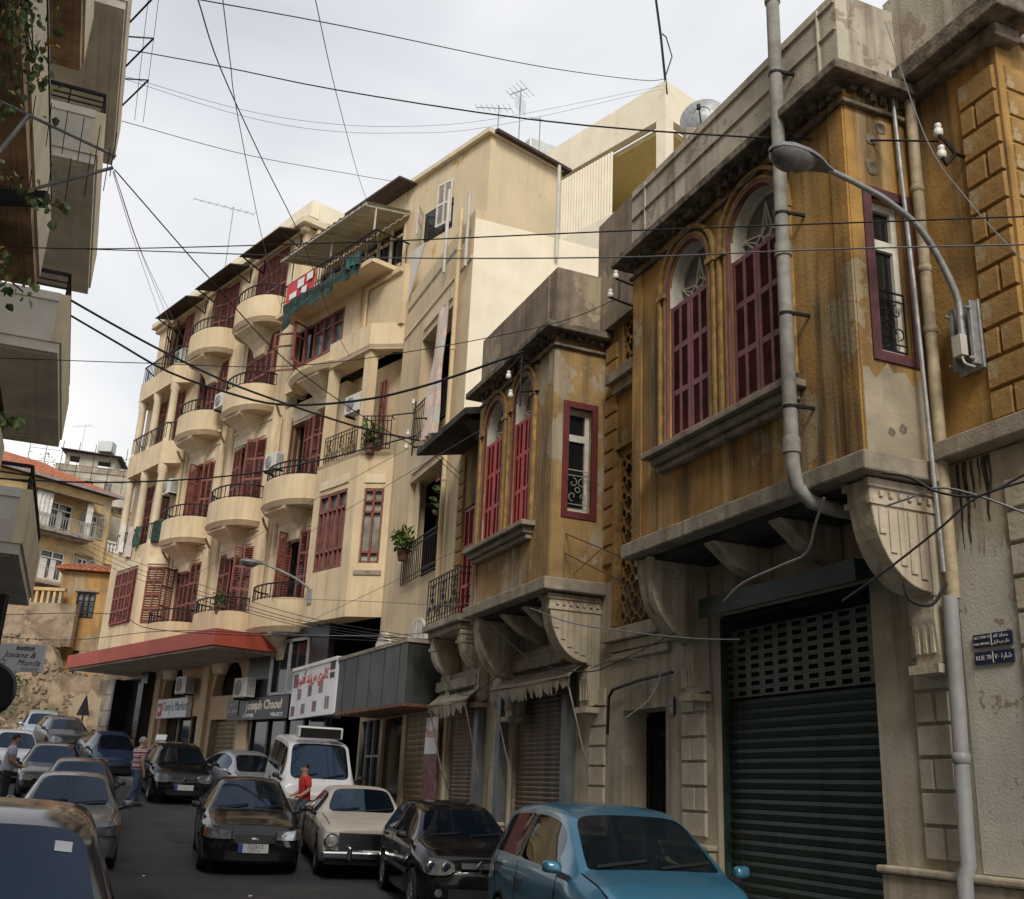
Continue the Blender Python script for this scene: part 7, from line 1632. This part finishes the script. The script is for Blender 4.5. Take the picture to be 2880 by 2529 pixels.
yagi('slanted aerial at the right of the penthouse roof', FC(2.4, -5.6, 19.2), 1.7, 1.2, .3, 11, .2, .9)
yagi('lone aerial with long boom on the left part of the block roof', FC(.8, 12.1, 20.45), 4.3, 2.6, 2.2, 9, .2, -.3)
yagi('small aerial behind the corrugated awning', FC(2.4, 2.4, 19.2), 2.0, .7, 1.6, 6, .3, 0, True)
yagi('aerial on the far grey house', (-41.5, 96, 30.8), 3.0, 2.2, 1.3, 8, .4)
b = MB(); b.tube([(4.75, 30.05, 24.6), (4.55, 30.05, 27), (4.3, 30.05, 29.3)], .045, 6); b.tube([(4.7, 30.05, 25.3), (4.95, 30.1, 26.2), (4.75, 30.1, 27.0), (4.6, 30.05, 27.1)], .025, 5); tag(b.build('roof_mast', 'iron', smooth=True), 'tall dark mast on the corner of the white building', 'mast')
b = MB(); b.tube([FA(7.6, 7.1, 9.0), FA(7.62, 7.12, 10.6), FA(7.65, 7.16, 11.6)], .03, 6); tag(b.build('roof_mast', 'iron', smooth=True), 'short dark pole rising behind the ochre house parapet', 'mast')
T_ = thing('satellite_dish', 'grey satellite dish on the roof behind the long parapet', 'satellite dish', (4.74, 24.0, 18.55), radians(-20))
b = MB(); b.lathe((0, 0, .82), [(.001, .0), (.25, .03), (.45, .10), (.62, .21), (.63, .2), (.45, .08), (.25, .01)], 24, 'y'); b.build('reflector', 'galv', T_, smooth=True, sharp=60)
b = MB(); b.tube([(0, .15, -1.2), (0, .15, .8)], .04, 8); b.build('mast', 'iron', T_); b = MB(); b.bar((0, .2, .25), (0, -.45, .7), .03); b.box(-.05, .05, -.52, -.42, .65, .78); b.build('feed_arm', 'iron', T_)
tag(MB().box(-.6, .6, -.6, .6, 0, 1.05).build('water_tank', 'tank', bevel=.05), 'pale square water tank behind the penthouse aerials', 'water tank'); o = bpy.context.scene.collection.objects[-1]; o.location = (.4, 36, 25.2); o.rotation_euler.z = .5
# the roof the far tank and the dish stand on
b = MB(); b.box(-1.5, 3.2, 35, 40, 15, 25.18); tag(b.build('rear_building', 'white_paint'), 'plain white block behind the penthouse carrying the square tank', 'building')
b = MB(); b.box(4.2, 9, 23.4, 27, 8, 18.5); tag(b.build('rear_building', 'cement'), 'rear roof behind the ochre house carrying the satellite dish', 'building')

# ================================================================== insulator brackets on the walls
def insul(mb, p, h=.13, r=.045): mb.lathe(p, [(.001, h), (r * .7, h), (r * .8, h * .8), (r * .6, h * .65), (r, h * .5), (r, .1 * h), (r * .8, 0), (.001, 0)], 10)
def bracket(label, F, pts, ins, rot):
    T_ = thing('insulator_bracket', label, 'bracket', F(*pts[0][0]), rot, 'insulator brackets', off=pts[0][0]); b = MB()
    for ch in pts: b.tube(ch, .018, 6)
    b.build('iron_arm', 'iron', T_, smooth=True)
    for p in ins: b = MB(); insul(b, p); b.build('insulator', 'porcelain', T_, smooth=True, sharp=50)
bracket('twin white insulators on the wall above the street lamp', FA, [[(7.2, 6.38, 7.62), (7.05, 6.38, 7.62), (6.95, 6.36, 7.5), (6.9, 6.36, 7.44), (6.85, 6.36, 7.5)], [(7.05, 6.38, 7.62), (6.95, 6.4, 7.75), (6.9, 6.42, 7.8)]], [(6.85, 6.36, 7.5), (6.9, 6.42, 7.8)], YA)
bracket('insulator bracket on the wall left of the near bay', FA, [[(7.2, 12.5, 8.6), (6.6, 12.6, 8.75)], [(7.2, 12.5, 8.95), (6.7, 12.62, 9.1)], [(6.75, 12.6, 8.78), (6.75, 12.6, 9.05)]], [(6.6, 12.6, 8.75), (6.7, 12.62, 9.1)], YA)
bracket('black cable pole bracket fixed over the arched window of the red shuttered bay', FA, [[(6.08, 14.7, 8.6), (6.08, 14.72, 7.6)], [(6.08, 14.7, 8.35), (6.3, 14.45, 8.32)], [(6.08, 14.7, 7.85), (6.3, 14.45, 7.82)], [(6.08, 14.7, 8.5), (5.95, 14.95, 8.3)]], [(5.95, 14.95, 8.15), (5.98, 14.9, 7.8)], YA)
bracket('tall iron wall bracket with glass insulators beside the upper balcony', FA, [[(6.75, 23.0, 9.2), (6.75, 23.0, 10.6)], [(7.2, 22.2, 10.0), (6.75, 23.0, 10.15)], [(7.2, 22.2, 9.35), (6.75, 23.0, 9.4)], [(6.75, 23.0, 10.3), (6.45, 24.0, 10.5)]], [(6.7, 23.3, 9.8), (6.72, 23.1, 10.55), (6.68, 23.3, 9.45)], YA)

# ================================================================== signs
S = thing('street_plaque', 'blue enamel plaque reading SECTEUR 75 MAR MIKHAEL, upper of two', 'sign', FA(7.19, 6.64, 3.0), YA, off=(7.19, 6.64, 3.0))
b = MB(); b.box(7.175, 7.192, 6.44, 6.85, 2.965, 3.075); b.build('plate', 'sign_blue', S)
def arab(s): return s[::-1]
text('lettering', 'SECTEUR 75', .032, 'letter_white', S, (7.172, 6.75, 3.045), RX, .001); text('lettering', 'MAR MIKHAEL', .027, 'letter_white', S, (7.172, 6.755, 2.99), RX, .001)
text('lettering', '\u0665\u0667 \ufed4\ufec4\ufee8\ufee3'[::1], .045, 'letter_white', S, (7.172, 6.55, 3.045), RX, .001); text('lettering', '\ufede\ufef4\ufe8e\ufea8\ufef4\ufee3 \ufead\ufe8e\ufee3', .04, 'letter_white', S, (7.172, 6.55, 2.995), RX, .001)
b = MB(); b.box(7.17, 7.174, 6.648, 6.653, 2.97, 3.07); b.build('divider', 'letter_white', S)
S = thing('street_plaque', 'worn blue enamel plaque reading RUE 70, lower of two', 'sign', FA(7.19, 6.64, 2.87), YA, off=(7.19, 6.64, 2.87))
b = MB(); b.box(7.175, 7.192, 6.44, 6.85, 2.82, 2.925); b.build('plate', 'sign_blue', S); text('lettering', 'RUE 70', .055, 'letter_white', S, (7.172, 6.75, 2.872), RX, .001); text('lettering', '\u0667\u0660 \ufe93\ufead\ufe8e\ufeb7', .06, 'letter_white', S, (7.172, 6.545, 2.872), RX, .001)
b = MB(); b.box(7.17, 7.174, 6.648, 6.653, 2.825, 2.92); b.build('divider', 'letter_white', S)
S = thing('house_number', 'small black number plate 190 over 39 beside the street door', 'sign', FA(7.19, 11.85, 2.75), YA, off=(7.19, 11.85, 2.75)); b = MB(); b.box(7.17, 7.195, 11.79, 11.91, 2.64, 2.86); b.build('plate', 'sign_black', S); text('lettering', '190', .07, 'letter_white', S, (7.168, 11.85, 2.80), RX, .001); text('lettering', '39', .08, 'letter_white', S, (7.168, 11.85, 2.70), RX, .001)
S = thing('shop_sign', 'white market sign reading Tony\'s Market under the red canopy', 'sign', FC(-.2, 8.9, 3.8), YC, off=(-.2, 8.9, 3.8)); b = MB(); b.box(-.2, -.02, 7.72, 10.1, 3.5, 4.14); b.build('board', 'sign_white', S, bevel=.02)
text('lettering', "Tony's Market", .44, 'letter_dark', S, (-.204, 8.68, 3.86), RX, .002, shear=.2, sx=.74); text('lettering', 'GROCERY  TOBACCO  DRINKS', .09, 'letter_dark', S, (-.204, 8.6, 3.6), RX, .002) if 0 else None
b = MB(); b.box(-.206, -.202, 9.65, 10.0, 3.56, 4.0); b.build('emblem', 'sign_red', S); b = MB(); b.lathe((-.208, 9.85, 3.8), [(.001, -.001), (.1, -.001)], 12, 'x'); b.build('emblem_disc', 'sign_white', S)
S = thing('shop_sign', 'long black hairdresser sign reading Joseph Chaoul Coiffure Visagiste', 'sign', FC(-.35, 2.4, 3.6), YC, off=(-.35, 2.4, 3.6)); b = MB(); b.box(-.42, -.29, .7, 4.35, 3.3, 3.92); b.build('board', 'sign_black', S)
text('lettering', 'Joseph Chaoul', .36, 'letter_pale', S, (-.424, 2.1, 3.69), RX, .006, bold=.008, sx=1.0); text('lettering', 'COIFFURE', .15, 'letter_white', S, (-.424, 2.98, 3.41), RX, .003); text('lettering', 'VISAGISTE', .15, 'letter_white', S, (-.424, 1.3, 3.41), RX, .003)
b = MB(); b.box(-.44, -.421, 3.62, 4.32, 3.42, 3.86); b.build('side_board', 'sign_black', S); text('lettering', 'SALON', .12, 'letter_white', S, (-.444, 3.97, 3.74), RX, .003); text('lettering', 'Chic Paris', .15, 'letter_white', S, (-.444, 3.97, 3.56), RX, .003)
S = thing('shop_sign', 'white gallery sign with red Arabic lettering and small photographs', 'sign', FA(6.04, 25.52, 3.2), YA + .075)
b = MB(); b.box(-.02, .1, 0, 3.9, .05, 1.33); b.build('board', 'sign_white', S); b = MB(); b.box(-.05, .13, 0, 3.9, 1.335, 1.42); b.build('cap', 'white_paint', S)
text('lettering', '\ufee2\ufef4\ufee8\ufed3\ufe83 \ufeaa\ufee8\ufeaf\ufeb1 \ufef1\ufeae\ufef4\ufedf\ufe8e\ufedb', .36, 'sign_red', S, (-.025, 2.0, 1.06), RX, .002, bold=.01)
for i, (u, z, w_, h) in enumerate([(3.55, 1.0, .42, .36), (3.1, .62, .34, .28), (2.15, .66, .34, .28), (1.2, .7, .34, .3), (3.6, .2, .34, .26), (2.65, .22, .34, .26), (1.65, .24, .34, .26), (.6, .28, .34, .3), (.35, 1.18, .4, .24), (.35, .93, .36, .14)]):
    b = MB(); b.box(-.026, -.021, u - w_ / 2, u + w_ / 2, z - h / 2 + .06, z + h / 2 + .06); b.build('photograph', ('photo_a', 'photo_b')[i % 2] if i < 8 else 'letter_dark', S)
S = thing('club_sign', 'vertical black sign with golden letters Beirut beside the dark doorway', 'sign', FC(-.42, 11.0, 3.4), YC, off=(-.42, 11.0, 3.4)); b = MB(); b.box(-.5, -.402, 10.8, 11.25, 2.2, 4.7); b.build('board', 'sign_black', S); text('lettering', 'Beirut', .52, 'leaf_yellow', S, (-.505, 11.0, 3.2), (pi / 2, -pi / 2, -pi / 2), .004)
S = thing('hanging_sign', 'white projecting sign reading Institut Josiane and Monda at left', 'sign', (-6.36, 14.0, 2.84), radians(2)); b = MB(); b.box(-.4, .32, -.02, .02, .0, .36); b.build('board', 'sign_white', S, bevel=.008); b = MB(); b.bar((-.4, 0, .4), (-.9, 0, .4), .03); b.bar((-.4, 0, -.03), (-.9, 0, -.03), .03); b.build('bracket', 'iron', S)
text('lettering', 'Institut', .085, 'letter_dark', S, (.06, -.024, .305), RY, .001, shear=.15, bold=.002); text('lettering', 'Josiane &', .11, 'letter_dark', S, (.0, -.024, .215), RY, .001, shear=.35); text('lettering', 'Monda', .11, 'letter_dark', S, (.13, -.024, .115), RY, .001, shear=.35)
for i, t_ in enumerate(('Nail Bar', 'Tattoo', 'Make Up')): text('lettering', t_, .042, 'letter_dark', S, (-.22, -.024, .14 - i * .04), RY, .001)
text('lettering', '01/56 32 93', .045, 'letter_dark', S, (.16, -.024, .035), RY, .001)
S = thing('hanging_sign', 'dark projecting sign with pale letter R at the left edge', 'sign', (-4.86, 10.0, 2.55), 0); b = MB(); b.box(-.35, .1, -.03, .03, .0, .66); b.build('board', 'sign_black', S, bevel=.01); text('lettering', 'R', .11, 'letter_white', S, (.04, -.034, .18), RY, .001); text('lettering', '\ufeae', .12, 'letter_white', S, (.04, -.034, .42), RY, .001); b = MB(); b.box(-.02, .07, -.036, -.031, .0, .1); b.build('white_square', 'letter_white', S)
b = MB(); b.lathe((-4.28, 9.0, 2.24), [(.001, -.02), (.2, -.02), (.22, 0), (.2, .02), (.001, .02)], 24, 'y'); tag(b.build('round_sign', 'sign_black', smooth=True, sharp=40), 'dark round sign at the left edge below the white salon sign', 'sign')
S = thing('road_sign', 'dark triangular road sign on a pole before the ruined wall', 'road sign', (-15.1, 39.0, GZ(39.0)), .1); b = MB(); b.tube([(0, 0, 0), (.05, 0, 2.0)], .03, 8); b.build('pole', 'iron', S); b = MB(); b.prism([(-.2, 1.35), (.26, 1.35), (.06, 2.1)], 'y', -.03, .0); b.build('triangle', 'sign_black', S)
S = thing('poster', 'tall ice cream poster with red lettering on the pier beside the shutters', 'poster', FA(7.1, 21.15, 1.8), YA, off=(7.1, 21.15, 1.8)); b = MB(); b.box(7.1, 7.14, 20.78, 21.6, .7, 3.05); b.build('sheet', 'photo_a', S); b = MB(); b.box(7.094, 7.099, 20.8, 21.58, 2.3, 3.03); b.build('header', 'sign_white', S); text('lettering', 'Nestl\u00e9', .3, 'sign_red', S, (7.09, 21.2, 2.72), RX, .001, sx=.9)
S = thing('poster', 'red banner with white patches tied to the terrace railing', 'banner', FC(-.95, 2.4, 16.4), YC, off=(-.95, 2.4, 16.4)); b = MB(); n = 6
for i in range(n): u0, u1 = .9 + i * .3, .9 + (i + 1) * .3; b.quad((-.97 + .03 * (i % 2), u0, 16.15 - .05 * i), (-.97 + .03 * ((i + 1) % 2), u1, 16.1 - .05 * i), (-.97 + .03 * ((i + 1) % 2), u1, 17.0), (-.97 + .03 * (i % 2), u0, 17.0))
b.build('cloth', 'sign_red', S); b = MB()
for (u, z, w_, h) in ((1.2, 16.8, .18, .13), (1.75, 16.75, .2, .15), (1.5, 16.42, .16, .12), (2.2, 16.45, .22, .1)): b.box(-1.005, -1.0, u - w_, u + w_, z - h, z + h)
b.build('patches', 'letter_white', S)
b = MB(); b.box(-.03, .03, -.02, .02, 0, 1.15); b.build
S = thing('menu_stand', 'white leaflet stand on the pavement outside the market', 'stand', (-9.35, 29.9, GZ(28.9) + .13), radians(-20)); b = MB(); b.tube([(0, 0, 0), (0, 0, 1.2)], .025, 8); b.box(-.2, .2, -.15, .15, 0, .03); b.build('post', 'iron', S); S.scale = (.85, .85, .85); b = MB(); b.hexa([(-.2, -.12, 1.1), (.2, -.12, 1.1), (.2, -.08, 1.1), (-.2, -.08, 1.1)], [(-.2, .05, 1.6), (.2, .05, 1.6), (.2, .09, 1.6), (-.2, .09, 1.6)]); b.build('board', 'photo_b', S); b = MB(); b.hexa([(-.2, .06, 1.61), (.2, .06, 1.61), (.2, .1, 1.61), (-.2, .1, 1.61)], [(-.2, .1, 1.78), (.2, .1, 1.78), (.2, .14, 1.78), (-.2, .14, 1.78)]); b.build('header', 'sign_white', S)

# ================================================================== cloth: curtain, netting, washing
def drape(F, u0, u1, z0, z1, d, mt, amp=.06, folds=7, n=28, rows=10, swing=0.0, taper=0.0):
    b = MB()
    for j in range(rows + 1):
        t = j / rows; z = z1 + (z0 - z1) * t
        for i in range(n + 1):
            f = i / n; u = u0 + (u1 - u0) * (f * (1 - taper * (1 - t)) ) + swing * t; b.v.append((d + amp * (.4 + .6 * t) * sin(f * folds * 2 * pi + t * 1.5) + .02 * sin(9 * t + f * 5), u, z + .03 * sin(f * 11 + t * 4)))
    for j in range(rows):
        for i in range(n): q = j * (n + 1) + i; b.f.append((q, q + 1, q + n + 2, q + n + 1)); b.m.append(0)
    return b
b = drape(FA, 21.75, 22.75, 9.6, 12.8, 7.0, 'cloth_pink', .07, 5, 40, 12, .35, .45); b.v = [tuple(FA(*p)) for p in b.v]; tag(b.build('curtain', 'cloth_pink', smooth=True), 'long pink and grey striped curtain blowing out of the upper opening', 'curtain')
b = drape(FC, -1.7, 2.75, 15.72, 16.3, -1.0, 'net_green', .05, 9, 60, 8)
b.v = [(x - .15 * max(0, (16.0 - z)), y, z + (.22 * sin((y + 1.7) * 2.3) + .12 * sin(y * 7.1)) * (16.3 - z) - (.75 * max(0, y - 1.5) * (16.3 - z))) for x, y, z in b.v]; b.v = [tuple(FC(*p)) for p in b.v]; tag(b.build('netting', 'net_green', smooth=True), 'ragged green netting hanging from the terrace railing', 'netting')
b = drape(FC, -1.8, -1.0, 16.1, 16.5, -1.05, 'canvas_green', .05, 3, 16, 4); b.v = [tuple(FC(*p)) for p in b.v]; tag(b.build('tarpaulin', 'canvas_green', smooth=True), 'blue green tarpaulin rolled over the right end of the netting', 'tarpaulin')
for u, z, h, w_, mt, lb in ((14.2, 10.9, 1.1, .45, 'cloth_white', 'white cloth drying on the far loggia rail'), (13.3, 10.7, 1.2, .6, 'cloth_pink', 'pink cloth drying on the far loggia rail'), (12.7, 10.6, .8, .4, 'canvas_green', 'green cloth drying on the far loggia rail')):
    b = drape(FC, u, u + w_, z - h, z, -.78, mt, .03, 3, 10, 4); b.v = [tuple(FC(*p)) for p in b.v]; tag(b.build('washing', mt, smooth=True), lb, 'laundry')
b = MB(); b.lathe(FC(-.35, 11.75, 9.86), [(.001, 0), (.3, 0), (.32, .1), (.32, .75), (.2, .85), (.08, .9), (.001, .9)], 16); tag(b.build('water_drum', 'net_green', smooth=True, sharp=40), 'dark green drum on the far loggia balcony', 'drum')
b = MB(); b.quad((6.98, 25.9, 14.2), (6.98, 24.6, 15.6), (6.98, 24.6, 16.2), (6.98, 25.9, 16.3)); b.v = []; b.f = []; b.m = []
b.prism([(24.7, 15.95), (25.9, 16.25), (25.95, 14.7)], 'x', 7.15, 7.19); b.v = [tuple(FA(*p)) for p in b.v]; tag(b.build('triangular_board', 'white_paint'), 'white triangular board standing on the wing roof edge', 'board')
for i, (p, h) in enumerate(((FA(7.1, 22.6, 14.0), 2.4), (FA(7.1, 27.1, 13.6), 1.3), (FA(9.3, 20.6, 14.0), 2.6), (FA(7.1, 20.95, 13.4), 2.0))):
    b = MB(); b.tube([p, p + Vector((0, 0, h))], .045, 8); tag(b.build('vent_pipe', 'pvc', smooth=True, sharp=50), ('white vent pipe before the penthouse shutter', 'short white vent pipe on the faceted bay roof', 'white vent pipe against the pale party wall', 'white vent pipe at the penthouse corner')[i], 'pipe', 'white roof vent pipes')

# ================================================================== plants
def leaf_mesh(nm, mt, L=.09, W_=.045):
    m = MB(); m.add([(0, 0, 0), (W_ * .8, L * .35, .008), (W_ * .55, L * .75, .0), (0, L, -.012), (-W_ * .55, L * .75, 0), (-W_ * .8, L * .35, .008), (0, L * .5, -.008)], [(0, 1, 6), (1, 2, 6), (2, 3, 6), (3, 4, 6), (4, 5, 6), (5, 0, 6)]); return m.mesh(nm, mt)
LM = [leaf_mesh('leaf', 'leaf'), leaf_mesh('leaf', 'leaf_light'), leaf_mesh('leaf', 'leaf_yellow')]
random.seed(21)
def vine(label, stems, n, spread, Ls=(.8, 1.5), wts=(.62, .3, .08)):
    V = thing('climbing_plant', label, 'plant', stems[0][0]); o0 = Vector(stems[0][0]); b = MB()
    for s in stems: b.tube([Vector(p) - o0 for p in s], .006, 5)
    b.build('stem', 'bark', V)
    for k in range(n):
        s = random.choice(stems); i = random.randrange(len(s) - 1); p = Vector(s[i]).lerp(Vector(s[i + 1]), random.random()) + Vector([random.gauss(0, spread) for _ in range(3)])
        inst('leaf', random.choices(LM, wts)[0], V, p - o0, (random.uniform(-2.2, -.4), random.uniform(-.6, .6), random.uniform(0, 6.28)), (random.uniform(*Ls),) * 3, raw=True)
    return V
# hanging from the near balcony, top left
vine('dense leafy vine hanging from the near balcony at top left', [[(-3.95, 6.4, 7.5), (-3.85, 6.45, 7.1), (-3.72, 6.5, 6.75), (-3.62, 6.55, 6.4)], [(-4.05, 6.4, 7.4), (-3.95, 6.45, 6.9), (-3.85, 6.5, 6.5), (-3.9, 6.5, 6.2)], [(-3.9, 6.4, 7.4), (-3.75, 6.45, 7.0), (-3.68, 6.5, 6.6)]], 300, .09, (.42, .85))
vine('loose vine sprays below the clothes arm at left', [[(-3.8, 6.5, 5.75), (-3.55, 6.5, 5.5), (-3.35, 6.5, 5.42), (-3.25, 6.5, 5.38)], [(-3.7, 6.5, 5.2), (-3.6, 6.5, 4.95), (-3.5, 6.5, 4.8), (-3.4, 6.5, 4.72)]], 95, .05, (.45, .9), (.3, .6, .1))
vine('light green vine tip hanging before the lower balcony soffit', [[(-3.6, 6.5, 4.2), (-3.5, 6.5, 3.95), (-3.4, 6.5, 3.85), (-3.28, 6.5, 3.75)], [(-3.6, 6.5, 3.7), (-3.5, 6.5, 3.5), (-3.42, 6.5, 3.4)]], 70, .04, (.45, 1.0), (.2, .75, .05))
def shrub(label, c, r, n, mts=('leaf', 'leaf_light'), flowers=0, name='potted_plant', pot=True):
    V = thing(name, label, 'plant', c); b = [MB() for _ in mts]; fl = MB()
    for k in range(n + flowers):
        d = Vector([random.gauss(0, 1) for _ in range(3)]).normalized() * random.random() ** .4; p = Vector((d.x * r[0], d.y * r[1], d.z * r[2])); m = random.choice(b) if k < n else fl
        x = Vector([random.gauss(0, 1) for _ in range(3)]).normalized(); y = x.cross(Vector([random.gauss(0, 1) for _ in range(3)])).normalized(); L = random.uniform(.05, .1) * (1.3 if k < n else .9); m.add([p, p + x * L + y * L * .45, p + x * L * 2, p + x * L - y * L * .45], [(0, 1, 2, 3)])
    for m, mt in zip(b, mts):
        if m.v: tag(m.build('foliage', mt, V), kind='stuff')
    if flowers: tag(fl.build('flowers', 'flower', V), kind='stuff')
    q = MB()
    for k in range(5): q.tube([(0, 0, -r[2]), (random.uniform(-.4, .4) * r[0], random.uniform(-.4, .4) * r[1], 0), (random.uniform(-.7, .7) * r[0], random.uniform(-.7, .7) * r[1], r[2] * .7)], .008, 4)
    q.build('stems', 'bark', V)
    if pot: q = MB(); q.lathe((0, 0, -r[2] - .25), [(.001, 0), (.11, 0), (.15, .26), (.13, .26)], 12); q.build('pot', 'rust', V)
shrub('leafy potted plant spilling over the lower wing balcony', FA(6.98, 23.9, 7.35), (.28, .6, .28), 190, ('leaf', 'leaf_light', 'leaf_light'))
shrub('pink flowering climber in the dark lower wing opening', FA(7.5, 22.4, 8.1), (.3, .75, .75), 300, ('leaf', 'leaf'), 26, 'climbing_plant', False)
shrub('potted plants behind the small loggia railing', A2W if False else FC(-.55, -2.5, 10.75), (.25, .35, .3), 110)
shrub('green pot plant on the first floor middle balcony', FC(-.75, 5.1, 7.0), (.2, .35, .25), 80)
shrub('dark shrub growing on the rubble bank at left', (-21.6, 46.6, 4.9), (.9, .6, 1.6), 420, ('leaf', 'leaf'), 0, 'shrub', False)
shrub('low weeds at the foot of the stone wall', (-19.6, 46.9, 3.9), (.8, .4, .4), 160, ('leaf', 'leaf_light'), 0, 'shrub', False)
shrub('sparse shrub on the roof beside the tiled house', (-37.5, 80, 24.8), (2.2, 1, 1.4), 150, ('leaf', 'leaf'), 0, 'shrub', False)

# ================================================================== aerials reaching out from the near left balcony
T_ = thing('clothes_arm', 'long rod aerials reaching out from the left balcony', 'aerial', (-4.34, 7.5, 6.3)); o0 = Vector((-4.34, 7.5, 6.3))
b = MB()
for a, c in (((-4.45, 7.5, 6.96), (-3.4, 7.5, 6.48)), ((-4.5, 7.5, 5.95), (-3.4, 7.5, 6.37))): b.tube([Vector(a) - o0, Vector(c) - o0], .014, 6)
b.tube([Vector((-4.19, 7.5, 6.84)) - o0, Vector((-4.5, 7.5, 6.2)) - o0], .02, 6); b.build('boom', 'galv', T_); b = MB()
for k in range(6):
    for (a, c) in (((-4.15, 7.5, 6.82), (-3.42, 7.5, 6.49)), ((-4.2, 7.5, 6.06), (-3.45, 7.5, 6.35))):
        p = Vector(a).lerp(Vector(c), k / 5) - o0; b.bar(p + Vector((.05, -.12, .13)), p - Vector((.05, -.12, .13)), .007)
b.build('elements', 'iron', T_)
b = MB(); b.box(-4.4, -3.75, 7.2, 7.28, 5.83, 5.95); tag(b.build('floodlight', 'black', bevel=.01), 'black bar shaped fixture below the left rod aerials', 'fixture')
# rooftop mesh fence near the tiled house and washing tub details on the tiled house roof
b = MB()
for k in range(9): b.bar((-30 + k * .9, 62 + k * .3, 18.5), (-30 + k * .9, 62 + k * .3, 21.5), .03)
for z in (19.2, 20, 20.8): b.bar((-30, 62, z), (-22.8, 64.4, z), .02)
tag(b.build('roof_trellis', 'iron'), 'thin rooftop trellis behind the tiled roof', 'trellis')
